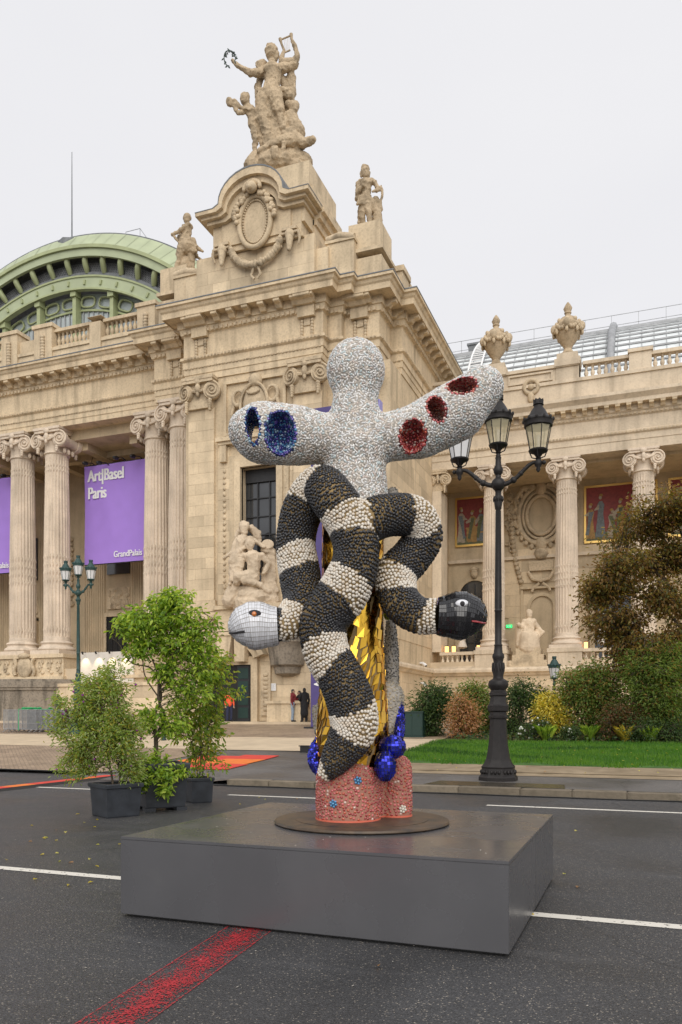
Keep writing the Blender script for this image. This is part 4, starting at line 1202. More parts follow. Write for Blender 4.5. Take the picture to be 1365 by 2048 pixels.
for x in (-45.8, -44.2): q.tube([(x, 63, 45.7), (x, 63, 47.2)], .03, 5)
q.tube([(-45.8, 63, 47.2), (-44.2, 63, 47.2)], .03, 5); q.tube([(-44.2, 63, 47.2), (-43, 63, 45.5)], .03, 5)
q.build('roof_rail', M['zinc'], PAL)

# ---- right wing
WP = [(-12.9, 50.3), (30, 50.3)]
wp = [(-.8, 20.75), (.85, 20.62), (.95, 20.58), (.95, 20.4), (.85, 20.3), (.72, 20.16), (.72, 19.95), (.3, 19.95), (.3, 19.62), (.2, 19.55), (.16, 19.4), (.06, 19.34), (.06, 18.55), (.16, 18.5), (.16, 18.36), (.06, 18.3), (.06, 17.95), (.02, 17.93), (.02, 17.4), (-1.3, 17.4), (-1.3, 20.5)]
went = MB().sweep(WP, wp).build('entablature', M['stone_w'], PAL)
MODS = modillion_mesh(.26, .40, .30)
place_mods([(-12.3, 50.3), (8, 50.3)], .62, .2, 19.945, .295, went, MODS, -13)
dentils([(-12.5, 50.3), (8, 50.3)], .24, .14, .13, .08, 19.48, .15, went, -13)
dentils([(-12.5, 50.3), (8, 50.3)], .2, .12, .09, .05, 18.43, .15, went, -13, 'bead_course')
wt = wall(MB().box(-13, 30, 50.25, 52, 20.6, 22.0).box(-13, 30, 50.15, 52, 21.85, 22.05).box(-13, -3.75, 50.3, 51.5, 22.0, 22.9).box(-13, -3.75, 50.15, 51.6, 22.85, 23.05), M['stone_w'])
for a, b in ((-8.0, -5.3), (-12.6, -9.8)):
    MB().box(a, b, 50.19, 50.3, 22.15, 22.25).box(a, b, 50.19, 50.3, 22.65, 22.75).box(a, a + .1, 50.2, 50.3, 22.25, 22.65).box(b - .1, b, 50.2, 50.3, 22.25, 22.65).build('panel_frame', M['stone_w'], PAL)
ro = MB(); ro.tube([(-6.6 + .42 * math.cos(a), 50.2, 21.9 + .42 * math.sin(a)) for a in np.linspace(0, 2 * PI, 20)], .13, 7, caps=False); ro.sphere((-6.6, 50.2, 21.9), (.2, .15, .2)); ro.sphere((-6.6, 50.15, 21.25), (.2, .15, .35))
ro.build('rosette', M['carve'], PAL, smooth=60)
WB = baluster_mesh(.78, .135, M['stone_w'])
for a, b in ((-3.55, -.9), (.35, 3.1)): balustrade(a, b, 50.6, 22.1, 22.88, WB, .36, M['stone_w'], .42)
for a, b in ((-.9, .35), (3.1, 4.3), (-5.1, -3.75)):
    MB().box(a, b, 50.25, 51.2, 22.0, 23.15).box(a - .08, b + .08, 50.15, 51.3, 23.1, 23.3).build('balustrade_pier', M['stone_w'], PAL)
for x in (-8.85, -4.45):
    MB().box(x - .75, x + .75, 50.1, 51.4, 22.9, 23.35).box(x - .62, x + .62, 50.2, 51.3, 23.35, 23.7).build('urn_pedestal', M['stone_w'], PAL)
for x in (-9.05, -4.55, -.1, 4.35): column('w', x, 51.0, 5.7)
MB().box(-12.9, -12.3, 50.35, 52, 5.7, 16.1).build('pilaster', M['stone_w'], PAL)
link('capital', capital(.45, 1.3, True), PAL, Vector((-12.5, 50.6, 16.1)) - PO)
# loggia
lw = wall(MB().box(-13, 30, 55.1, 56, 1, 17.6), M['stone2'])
def hole(c, z):   # stones stop at the pictures, windows and niche
    if 12.9 < z < 17.2: return True
    if -12.5 < c < -9.4 and z < 11.8: return True
    if -7.6 < c < -5.4 and z < 10.4: return True
    if -3.6 < c < -.2 and z < 11.6: return True
    return False
ashlar(lw, 'x', -12.8, 1.5, 5.2, 12.9, 55.04, .78, 1.7, skip=hole)
MB().box(-13, 30, 51.5, 55.1, 17.2, 17.5).build('loggia_ceiling', M['stone2'], PAL)
MB().box(-13, 30, 49.95, 55.1, 4.4, 5.0).build('loggia_floor', M['sand'], PAL)
MB().box(-12.9, 8, 54.85, 55.1, 12.2, 12.42).build('string_course', M['stone_w'], PAL)
wb = wall(MB().box(-13, 30, 49.96, 50.5, 1, 4.4), M['stone_w'])
ashlar(wb, 'x', -12.85, 1.0, 1.2, 4.1, 49.92, .72, 1.7)
MB().sweep([(-12.9, 41.3), (-12.9, 49.9), (30, 49.9)], [(0, 4.62), (.35, 4.56), (.4, 4.45), (.38, 4.3), (.2, 4.22), (.1, 4.1), (0, 4.08)][::-1]).build('base_moulding', M['stone_w'], PAL)
for x in (-9.05, -4.55, -.1, 4.35):
    MB().box(x - 1.0, x + 1.0, 49.88, 51.9, 4.4, 5.5).box(x - 1.05, x + 1.05, 49.82, 52, 5.45, 5.7).build('column_pedestal', M['stone_w'], PAL)
TB = baluster_mesh(.72, .12, M['stone_w'])
for a, b in ((-12.3, -10.1), (-3.5, -1.2)): balustrade(a, b, 50.1, 4.72, 5.44, TB, .3, M['stone_w'], .36)
MB().box(-7.9, -5.6, 49.8, 51.2, 4.4, 5.0).box(-7.7, -5.8, 49.9, 51.1, 5.0, 5.35).box(-7.5, -6.0, 50.0, 51.0, 5.35, 5.75).build('statue_pedestal', M['carve'], PAL)
# arched windows and statue niche in the loggia wall
def arched(x0, x1, z0, zs, y0, y1, n=12):
    r = (x1 - x0) / 2; c = (x0 + x1) / 2
    return [(x0, z0), (x1, z0)] + [(c + r * math.cos(a), zs + r * math.sin(a)) for a in np.linspace(0, PI, n)]
for x0, x1 in ((-12.1, -10.0), (-3.1, -.8), (5.9, 8.2)):
    wd = MB().prism(arched(x0, x1, 5.0, 9.9, 0, 0), 54.98, 55.2).build('window', M['window'], PAL)
    g = MB()
    for k in range(1, 4): g.box(x0 + (x1 - x0) * k / 4 - .035, x0 + (x1 - x0) * k / 4 + .035, 54.9, 55.0, 5, 10.7)
    for k in range(6): g.box(x0, x1, 54.905, 54.995, 5.8 + k * .8, 5.86 + k * .8)
    g.build('window_frame', M['iron'], wd)
    su = MB(); c = (x0 + x1) / 2; r = (x1 - x0) / 2
    for k in range(14):
        a0, a1 = PI * k / 14, PI * (k + 1) / 14
        su.prism([(c + r * math.cos(a0), 9.9 + r * math.sin(a0)), (c + (r + .3) * math.cos(a0), 9.9 + (r + .3) * math.sin(a0)), (c + (r + .3) * math.cos(a1), 9.9 + (r + .3) * math.sin(a1)), (c + r * math.cos(a1), 9.9 + r * math.sin(a1))], 54.82, 55.15)
    su.box(x0 - .3, x0, 54.82, 55.15, 5, 9.9).box(x1, x1 + .3, 54.82, 55.15, 5, 9.9)
    su.build('window_surround', M['stone2'], wd)
    mk = MB(); mk.sphere((c, 54.75, 9.9 + r + .45), (.26, .22, .36), 10, 8); mk.sphere((c, 54.78, 9.9 + r + .75), (.34, .2, .2), 10, 6)
    mk.build('stone_mask', M['carve'], PAL, smooth=60)
MB().prism(arched(-7.25, -5.75, 5.0, 8.9, 0, 0), 55.0, 55.12).build('niche', M['stone2'], PAL)
ns = MB()
for k in range(12):
    a0, a1 = PI * k / 12, PI * (k + 1) / 12; c, r = -6.5, .75
    ns.prism([(c + r * math.cos(a0), 8.9 + r * math.sin(a0)), (c + (r + .22) * math.cos(a0), 8.9 + (r + .22) * math.sin(a0)), (c + (r + .22) * math.cos(a1), 8.9 + (r + .22) * math.sin(a1)), (c + r * math.cos(a1), 8.9 + r * math.sin(a1))], 54.85, 55.15)
ns.box(-7.47, -7.25, 54.85, 55.15, 5, 8.9).box(-5.75, -5.53, 54.85, 55.15, 5, 8.9).box(-7.9, -5.1, 54.8, 55.15, 10.15, 10.3).box(-7.9, -7.75, 54.9, 55.15, 5, 10.15).box(-5.25, -5.1, 54.9, 55.15, 5, 10.15)
ns.build('niche_surround', M['stone2'], PAL)
ov = MB(); n = 36
for rx, rz, t in ((.95, 1.3, .14), (1.2, 1.6, .1), (1.5, 1.95, .16)):
    ov.tube([(-6.55 + rx * math.cos(2 * PI * i / n), 54.95, 15.1 + rz * math.sin(2 * PI * i / n)) for i in range(n + 1)], t, 7, caps=False)
ov.sphere((-6.55, 54.95, 16.9), (.4, .3, .5), 10, 8); ov.sphere((-6.55, 54.95, 13.2), (.4, .28, .45), 10, 8)
for s in (-1, 1):
    ov.tube([(-6.55 + s * .4, 54.9, 17.1), (-6.55 + s * 1.2, 54.9, 17.0), (-6.55 + s * 1.75, 54.9, 16.2), (-6.55 + s * 1.6, 54.9, 15.5)], [.2, .2, .16, .08], 7)
    for k in range(14): ov.sphere((-6.55 + s * (1.95 - .012 * k * k * .3), 54.92, 14.6 - k * .3), (.19, .15, .17), 7, 5)
    for k in range(10): ov.sphere((-6.55 + s * (.3 + .16 * k), 54.92, 13.3 + .018 * k * k), (.16, .13, .16), 7, 5)
for k in range(70):
    s = random.choice((-1, 1)); a = random.uniform(0, 2 * PI)
    c = Vector((-6.55 + s * random.uniform(1.75, 2.35), 54.98, random.uniform(12.6, 17.0))); rr = random.uniform(.12, .28)
    ov.tube([c + Vector((rr * math.cos(a + t) * (1 - t / 7), -.03 * t, rr * math.sin(a + t) * (1 - t / 7))) for t in np.linspace(0, 5, 9)], [.075 - .006 * t for t in range(9)], 5)
for k in range(26):
    a = 2 * PI * k / 26; ov.sphere((-6.55 + 1.75 * math.cos(a), 54.93, 15.1 + 2.2 * math.sin(a)), (.16, .12, .2), 7, 5)
ov.build('carved_oval', M['carve'], PAL, smooth=60)
tb = MB().box(-7.35, -5.75, 54.8, 55.1, 11.35, 12.0)
tb.tube([(-7.4, 54.85, 11.3), (-7.1, 54.85, 10.8), (-6.55, 54.85, 10.65), (-6.0, 54.85, 10.8), (-5.7, 54.85, 11.3)], .12, 7); tb.sphere((-6.55, 54.9, 12.5), (.5, .25, .4), 10, 7)
for s in (-1, 1): tb.tube([(-6.55 + s * .1, 54.85, 10.5), (-6.55 + s * .5, 54.85, 10.2), (-6.55 + s * .6, 54.85, 9.95)], .1, 6)
tb.build('carved_tablet', M['carve'], PAL, smooth=40)

# picture panels: plain figures on a red ground with a gilt border
M['pic_red'] = mat('frieze_red', (0.23, 0.035, 0.03), 0.55, var=0.2, vscale=6)
M['pic_white'] = mat('frieze_white', (0.36, 0.30, 0.22), 0.6, var=0.2, vscale=8)
M['pic_ochre'] = mat('frieze_ochre', (0.34, 0.20, 0.06), 0.6, var=0.3, vscale=7)
M['pic_green'] = mat('frieze_green', (0.11, 0.12, 0.055), 0.6, var=0.3, vscale=9)
M['pic_blue'] = mat('frieze_blue_grey', (0.14, 0.16, 0.17), 0.6, var=0.3, vscale=9)
def robe(pc, rr, c, z0, h, k):
    """robed figure in low relief: uneven hem, sleeve, mantle of a second colour, head with hair"""
    m1 = M[('pic_white', 'pic_ochre', 'pic_white', 'pic_green', 'pic_blue')[rr.randrange(5)]]; m2 = M[('pic_ochre', 'pic_green', 'pic_blue')[rr.randrange(3)]]
    b = z0 + .12 + .12 * rr.random(); s = rr.choice((-1, 1)); u = lambda a: a * rr.uniform(.85, 1.15)
    d0 = 54.925 + .004 * (k % 4)
    P_ = [(c - u(.3), b), (c - u(.1), b + u(.05)), (c + u(.1), b - .03), (c + u(.3), b + .02), (c + u(.24), b + h * .3), (c + u(.17), b + h * .52), (c + u(.25), b + h * .72), (c + u(.1), b + h * .8), (c - u(.1), b + h * .8), (c - u(.24), b + h * .7), (c - u(.16), b + h * .5), (c - u(.25), b + h * .28)]
    MB().prism(P_, d0, 54.958).build('picture_figure', m1, pc)
    q = MB(); q.prism([(c - s * u(.2), b + h * .74), (c + s * u(.16), b + h * .72), (c + s * u(.2), b + h * .4), (c + s * u(.3), b + h * .12), (c + s * u(.12), b + h * .1), (c - s * .02, b + h * .45)], d0 - .012, d0 - .001); q.build('picture_mantle', m2, pc)
    q = MB(); q.prism([(c + s * .1, b + h * .74), (c + s * .1, b + h * .62), (c + s * u(.42), b + h * u(.56)), (c + s * u(.46), b + h * .62)], d0 - .02, d0 - .004)
    q.sphere((c + s * .03, d0, b + h * .88), (.1, .03, .13), 9, 6); q.build('picture_limbs', M['pic_white'], pc, smooth=40)
    MB().sphere((c - s * .02, d0 - .005, b + h * .93), (.12, .03, .1), 9, 6).build('picture_hair', M['pic_ochre'], pc, smooth=40)
def picture(x0, x1, z0, z1, seed):
    rr = random.Random(seed)
    pc = MB().box(x0, x1, 54.96, 55.06, z0, z1).build('frieze_picture', M['pic_red'], PAL)
    bd = MB().box(x0 - .12, x1 + .12, 54.93, 55.05, z1, z1 + .14).box(x0 - .12, x1 + .12, 54.93, 55.05, z0 - .14, z0).box(x0 - .14, x0, 54.93, 55.05, z0, z1).box(x1, x1 + .14, 54.93, 55.05, z0, z1)
    bd.build('gilt_border', M['gold'], pc)
    lo = MB().box(x0, x1, 54.945, 54.965, z0, z0 + .55); lo.build('picture_ground', M['pic_green'], pc)
    for k in range(3):
        a = x0 + .25 + (x1 - x0 - .9) * rr.random(); h = .7 + .7 * rr.random()
        MB().box(a, a + .5, 54.935, 54.962, z0 + .2, z0 + h).box(a - .06, a + .56, 54.93, 54.96, z0 + h, z0 + h + .09).build('picture_furniture', M['pic_ochre'], pc)
    nfig = max(3, int((x1 - x0) / .6))
    for k in range(nfig):
        c = x0 + (x1 - x0) * (k + .55 + .2 * (rr.random() - .5)) / nfig; h = (z1 - z0) * rr.uniform(.55, .86)
        robe(pc, rr, c, z0, h, k); continue
        f = MB()
        f.prism([(c - .26, z0 + .18), (c + .26, z0 + .18), (c + .2, z0 + h * .45), (c + .24, z0 + h * .82), (c - .22, z0 + h * .82), (c - .15, z0 + h * .45)], 54.92, 54.955)
        f.sphere((c, 54.94, z0 + h * .93), (.13, .03, .16), 10, 7)
        s = rr.choice((-1, 1)); f.prism([(c, z0 + h * .78), (c, z0 + h * .66), (c + s * .5, z0 + h * .56), (c + s * .5, z0 + h * .64)], 54.915, 54.95)
        f.build('picture_figure', M['pic_white'] if k % 3 != 2 else M['pic_ochre'], pc, smooth=40)
picture(-12.3, -9.6, 13.5, 16.65, 3)
picture(-3.65, .6, 13.1, 16.6, 5)
picture(1.5, 5.5, 13.1, 16.6, 8)

# glazed barrel roof behind the wing
VC = (67.5, 18.7); VR = 12.6
va = np.linspace(R(178), R(92), 25)
vm = MB()
for k in range(24):
    y0, z0 = VC[0] + VR * math.cos(va[k]), VC[1] + VR * math.sin(va[k]); y1, z1 = VC[0] + VR * math.cos(va[k + 1]), VC[1] + VR * math.sin(va[k + 1])
    vm.add([(-34, y0, z0), (45, y0, z0), (45, y1, z1 - .0), (-34, y1, z1)], [(0, 1, 2, 3)])
vlt = vm.build('glass_vault', M['glass_grey'], PAL)
for k in range(1, 25):
    y0, z0 = VC[0] + VR * math.cos(va[k]), VC[1] + VR * math.sin(va[k])
    MB().box(-34, 45, y0 - .12, y0 + .08, z0 - .05, z0 + .06).build('purlin', M['zinc'], vlt)
vr = MB()
for i in range(75):
    x = -20.5 + i * .78
    vr.tube([(x, VC[0] + (VR + .02) * math.cos(a), VC[1] + (VR + .06) * math.sin(a)) for a in va], .022, 4)
tag(vr.build('glazing_ribs', M['zinc'], vlt, fix=False), kind='stuff')
for x in (-2.2, 14):
    MB().tube([(x, VC[0] + (VR + .25) * math.cos(a), VC[1] + (VR + .25) * math.sin(a)) for a in va], .26, 8).build('roof_duct', M['zinc'], vlt, smooth=50)
rg = MB()
zt = VC[1] + VR
rg.box(-34, 45, VC[0] - 1.2, VC[0] + .6, zt - .1, zt + .3)
for i in range(60):
    x = -20.5 + i * 1.0; rg.box(x - .05, x + .05, VC[0] - 1.5, VC[0] - 1.3, zt - .3, zt + .5)
rg.build('ridge_walkway', M['zinc'], vlt)
rl = MB()
for i in range(30):
    x = -20.5 + i * 2; rl.tube([(x, VC[0] - 1, zt + .3), (x, VC[0] - 1, zt + 1.9)], .025, 4)
for z in (1.1, 1.9): rl.tube([(-34, VC[0] - 1, zt + z), (45, VC[0] - 1, zt + z)], .025, 4)
rl.build('safety_rail', M['zinc'], vlt)
MB().box(-13.1, -11.8, 62.6, 63.6, 26.5, 30.9).box(-13.2, -11.7, 62.5, 63.7, 30.9, 31.05).build('roof_chimney', M['lead'], PAL)
ld = MB()
for s in (0, .9): ld.tube([(-11.9 + s, VC[0] + (VR + .6) * math.cos(a), VC[1] + (VR + .6) * math.sin(a)) for a in va[6:22]], .07, 5)
for k in range(34):
    a = va[6] + (va[21] - va[6]) * k / 33
    ld.tube([(-11.9, VC[0] + (VR + .6) * math.cos(a), VC[1] + (VR + .6) * math.sin(a)), (-11.0, VC[0] + (VR + .6) * math.cos(a), VC[1] + (VR + .6) * math.sin(a))], .04, 4)
ld.build('roof_ladder', M['white'], vlt)
# ================================================================ STATUES AND URNS
def statue(name, label, cat, loc, caps, zoom, org, s, m, voxel=.05, discs=(), extra=None, group=None, disp=.05, rotz=YAW, sm=1, ridges=.04):
    """caps: (x0,y0,d0, x1,y1,d1, r0,r1) read in an enlargement of the photograph; s = enlargement pixels per metre, d = depth in metres"""
    t = thing(name, label, cat, loc, rotz, group)
    mb = MB()
    for c in caps:
        x0, y0, d0, x1, y1, d1, r0, r1 = c
        p0 = ((x0 - org[0]) / s, d0, (org[1] - y0) / s); p1 = ((x1 - org[0]) / s, d1, (org[1] - y1) / s)
        mb.capsule(p0, p1, r0 * 1.1 / s, r1 * 1.1 / s, 12)
    o = link('figure', mb.mesh('figure', m), t)
    melt(o, voxel, sm, disp, .17, ridges=ridges)
    o.data.materials.clear(); o.data.materials.append(m)
    o.data.polygons.foreach_set('use_smooth', [True] * len(o.data.polygons))
    return t

def folds(x0, y0, x1, y1, d, w0, w1, n, r, curve=0.0):
    """a fan of drapery folds running from one width to another"""
    out = []
    for k in range(n):
        u = -1 + 2 * k / (n - 1)
        dd = d - .45 * math.sqrt(max(0, 1 - u * u * .9)) * (w0 + w1) / 220.0
        out.append((x0 + u * w0, y0, dd, x1 + u * w1 + curve, y1, dd - .05, r * .8, r * random.uniform(.9, 1.35)))
    return out

Z = 103.0
G = at(560, 340, 42.6)
caps = [
 (490, 212, -.3, 490, 228, -.3, 31, 27), (505, 190, -.2, 490, 180, -.2, 26, 24), (525, 215, -.15, 515, 250, -.15, 18, 14),   # head, hair
 (497, 250, -.25, 502, 292, -.2, 17, 21), (455, 325, -.2, 560, 305, -.2, 27, 28), (505, 330, -.25, 503, 400, -.25, 50, 42),
 (470, 335, -.55, 472, 338, -.55, 21, 20), (525, 328, -.55, 526, 330, -.55, 21, 20), (503, 400, -.25, 490, 470, -.25, 42, 54),
 (448, 330, -.2, 372, 358, -.5, 24, 19), (372, 358, -.5, 285, 312, -.6, 19, 11), (285, 312, -.6, 268, 290, -.6, 12, 9),        # arm with the wreath
 (570, 302, -.2, 636, 278, -.1, 26, 21), (636, 278, -.1, 655, 215, -.1, 21, 14), (655, 215, -.1, 622, 130, -.1, 14, 10),      # arm with the lyre
 (610, 310, .2, 612, 420, .25, 24, 30), (612, 420, .25, 585, 500, .2, 30, 22), (560, 340, .15, 600, 470, .2, 20, 22),         # cloak
 (435, 262, .2, 440, 300, .2, 36, 30), (405, 390, .1, 412, 450, .1, 16, 20), (430, 300, .2, 415, 400, .1, 22, 16), (402, 248, .1, 410, 262, .1, 9, 12),
 (430, 450, -.3, 600, 470, -.2, 20, 24), (470, 440, -.5, 585, 455, -.4, 14, 16),
 (520, 500, -.5, 545, 590, -.6, 45, 32), (545, 590, -.6, 575, 715, -.45, 24, 17), (575, 720, -.5, 585, 735, -.65, 16, 12),
 (450, 500, -.2, 450, 620, -.2, 48, 46), (450, 620, -.2, 500, 760, -.1, 46, 42), (500, 560, .1, 540, 740, .1, 60, 60),
 (340, 510, -.5, 342, 525, -.5, 28, 25), (350, 490, -.45, 330, 495, -.45, 16, 14), (355, 555, -.4, 375, 580, -.4, 22, 26), (375, 580, -.4, 382, 650, -.3, 28, 24),
 (358, 575, -.4, 300, 610, -.6, 14, 12), (300, 610, -.6, 262, 545, -.7, 12, 10), (370, 590, -.6, 270, 560, -.7, 12, 10), (250, 545, -.7, 255, 560, -.7, 20, 17), (278, 540, -.7, 300, 560, -.65, 12, 12),
 (385, 650, -.3, 400, 740, -.3, 22, 18), (400, 740, -.3, 395, 830, -.25, 18, 12), (410, 640, -.2, 445, 790, -.1, 18, 12), (360, 600, -.5, 425, 640, -.4, 12, 14),
 (630, 548, -.3, 632, 565, -.3, 30, 26), (600, 525, -.2, 640, 530, -.2, 22, 24), (612, 610, -.2, 645, 690, -.15, 44, 52), (585, 620, -.35, 570, 690, -.55, 20, 17),
 (655, 640, -.1, 665, 740, -.1, 24, 18), (610, 720, -.4, 690, 780, -.5, 36, 26), (690, 780, -.5, 750, 758, -.5, 26, 20), (650, 780, -.2, 730, 740, -.2, 30, 20),
 (430, 838, -.7, 490, 800, -.65, 14, 19), (490, 800, -.65, 560, 775, -.6, 20, 26), (560, 775, -.6, 625, 760, -.45, 30, 36), (520, 850, -.75, 525, 872, -.75, 30, 26), (575, 800, -.75, 570, 840, -.75, 14, 12),
 (400, 860, -.2, 380, 900, -.2, 42, 48), (470, 870, -.2, 560, 870, -.2, 60, 62), (600, 840, .0, 690, 850, .1, 56, 50), (690, 850, .0, 700, 960, .0, 44, 30), (345, 905, -.1, 420, 905, -.1, 22, 30), (640, 900, -.2, 690, 920, -.2, 40, 36),
]
caps += folds(500, 455, 470, 620, -.25, 55, 62, 9, 11, -10) + folds(480, 600, 500, 770, -.15, 58, 62, 9, 11, 20)
caps += folds(612, 330, 600, 490, .15, 24, 24, 5, 9)
tg = statue('statue_group', 'tall stone group of a woman holding up a wreath and lyre on the attic crest', 'statue', G, caps, 3.033, (545, 905), Z, M['statue'], .036, disp=.06)
def zp(x, y, d, org=(545, 905), s=Z): return Vector(((x - org[0]) / s, d, (org[1] - y) / s))
wr = MB(); ctr = zp(250, 278, -.6)
n = 22
pts = [ctr + Vector((.33 * math.cos(a), .08 * math.sin(2 * a), .42 * math.sin(a))) for a in np.linspace(-.6, 4.6, n)]
wr.tube(pts, .03, 5)
for k in range(30):
    p = random.choice(pts); dr = Vector((random.uniform(-1, 1), random.uniform(-.4, .4), random.uniform(-1, 1))).normalized()
    wr.tube([p, p + dr * .1, p + dr * .2], [.012, .045, .004], 5)
M['bronze'] = mat('weathered_bronze', (0.07, 0.095, 0.085), .6, var=.2, vscale=8)
wr.build('laurel_wreath', M['bronze'], tg, world=False)
ly = MB()
ly.tube([zp(560, 275, -.15), zp(556, 240, -.15), zp(572, 190, -.15), zp(556, 150, -.15), zp(548, 120, -.15)], [.2, .17, .08, .07, .1], 8)
ly.tube([zp(620, 270, -.15), zp(652, 225, -.15), zp(640, 160, -.15), zp(618, 125, -.15), zp(615, 92, -.15)], [.2, .16, .1, .08, .1], 8)
ly.tube([zp(542, 132, -.15), zp(622, 98, -.15)], .05, 6); ly.tube([zp(575, 205, -.15), zp(610, 190, -.15)], .05, 6)
ly.capsule(zp(565, 270, -.15), zp(620, 262, -.15), .26, .22)
for k in range(4): ly.tube([zp(572 + 10 * k, 122 - 4 * k, -.15), zp(582 + 7 * k, 205 - 4 * k, -.15)], .012, 4)
ly.build('lyre', M['statue'], tg, smooth=60, world=False)

Zr = 3.033 * 36.8
caps = [(1012, 925, -.1, 1014, 945, -.1, 24, 20), (1010, 905, -.05, 1018, 905, 0, 22, 20), (988, 930, -.02, 988, 955, -.02, 9, 7), (1036, 930, -.02, 1036, 955, -.02, 9, 7), (1015, 955, 0, 1016, 978, 0, 12, 15), (985, 990, 0, 1055, 985, 0, 18, 18),
 (1015, 1005, 0, 1018, 1060, 0, 36, 28), (1018, 1060, 0, 1020, 1110, 0, 28, 32), (972, 1000, 0, 965, 1060, -.1, 16, 13), (965, 1060, -.1, 1000, 1035, -.35, 13, 10), (1068, 990, 0, 1100, 1035, 0, 16, 13), (1100, 1035, 0, 1058, 1062, -.2, 13, 9),
 (975, 1010, .1, 968, 1085, .1, 22, 18), (1000, 1120, 0, 992, 1200, 0, 24, 18), (992, 1200, 0, 1010, 1280, .1, 18, 12), (1030, 1120, -.1, 1035, 1200, -.2, 25, 19), (1035, 1200, -.2, 1045, 1272, -.15, 18, 12), (1045, 1280, -.2, 1030, 1284, -.4, 11, 8), (1012, 1284, .0, 1005, 1286, -.2, 11, 8),
 (1085, 1120, .15, 1090, 1270, .15, 26, 34), (1080, 1090, .1, 1100, 1150, .1, 18, 22), (985, 1140, .15, 975, 1230, .15, 16, 10), (1050, 1110, -.1, 1065, 1170, 0, 18, 14), (990, 1300, .1, 1100, 1290, .15, 16, 22), (1020, 1292, 0, 1080, 1295, 0, 16, 16),
 (1112, 1012, 0, 1120, 1060, 0, 7, 7), (1120, 1060, 0, 1108, 1130, 0, 7, 7), (1095, 1110, -.05, 1070, 1090, -.05, 6, 6), (1108, 1130, 0, 1100, 1220, 0, 7, 12)]
caps += folds(1000, 1085, 990, 1140, -.1, 22, 26, 5, 7)
P = at(722, 466, 42.2)
statue('statue', 'stone youth leaning on a bow, right of the attic crest', 'statue', (-14.35, 42.2, 28.55), caps, 3.033, (1046, 1308), Zr, M['statue'], .032, group='standing stone figures on the roofline', disp=.035)

Zl = 3.033 * 33.5
caps = [(1128, 470, -.05, 1128, 484, -.05, 22, 18), (1130, 455, 0, 1136, 462, .05, 18, 18), (1130, 490, 0, 1130, 512, 0, 11, 14), (1112, 525, 0, 1148, 522, 0, 16, 18), (1128, 540, 0, 1122, 590, 0, 30, 27),
 (1140, 520, -.2, 1095, 565, -.35, 14, 12), (1095, 565, -.35, 1048, 595, -.4, 12, 9), (1110, 530, .1, 1070, 600, .0, 13, 10), (1046, 592, -.4, 1085, 640, -.3, 7, 7), (1120, 595, 0, 1130, 650, 0, 32, 50),
 (1095, 670, -.1, 1085, 735, -.1, 27, 19), (1085, 735, -.1, 1058, 800, -.1, 18, 12), (1150, 670, 0, 1160, 740, 0, 26, 18), (1160, 740, 0, 1168, 800, 0, 16, 12), (1040, 818, -.1, 1180, 812, 0, 14, 16),
 (1120, 740, .2, 1120, 800, .2, 42, 46), (1180, 640, .15, 1225, 665, .15, 14, 8), (1070, 685, .1, 1180, 690, .2, 12, 16), (1165, 600, .05, 1180, 650, .05, 16, 18)]
for k in range(14):
    a0, a1 = 2 * PI * k / 14, 2 * PI * (k + 1) / 14
    caps.append((1180 + 42 * math.cos(a0), 745 + 48 * math.sin(a0), .25, 1180 + 42 * math.cos(a1), 745 + 48 * math.sin(a1), .25, 8, 8))
caps += folds(1120, 600, 1130, 685, -.05, 30, 58, 9, 9)
statue('statue', 'stone smith in a kilt by a cogwheel, left of the attic crest', 'statue', (-26.4, 42.2, 28.55), caps, 3.033, (1112, 826), Zl, M['statue'], .032, group='standing stone figures on the roofline', disp=.035)

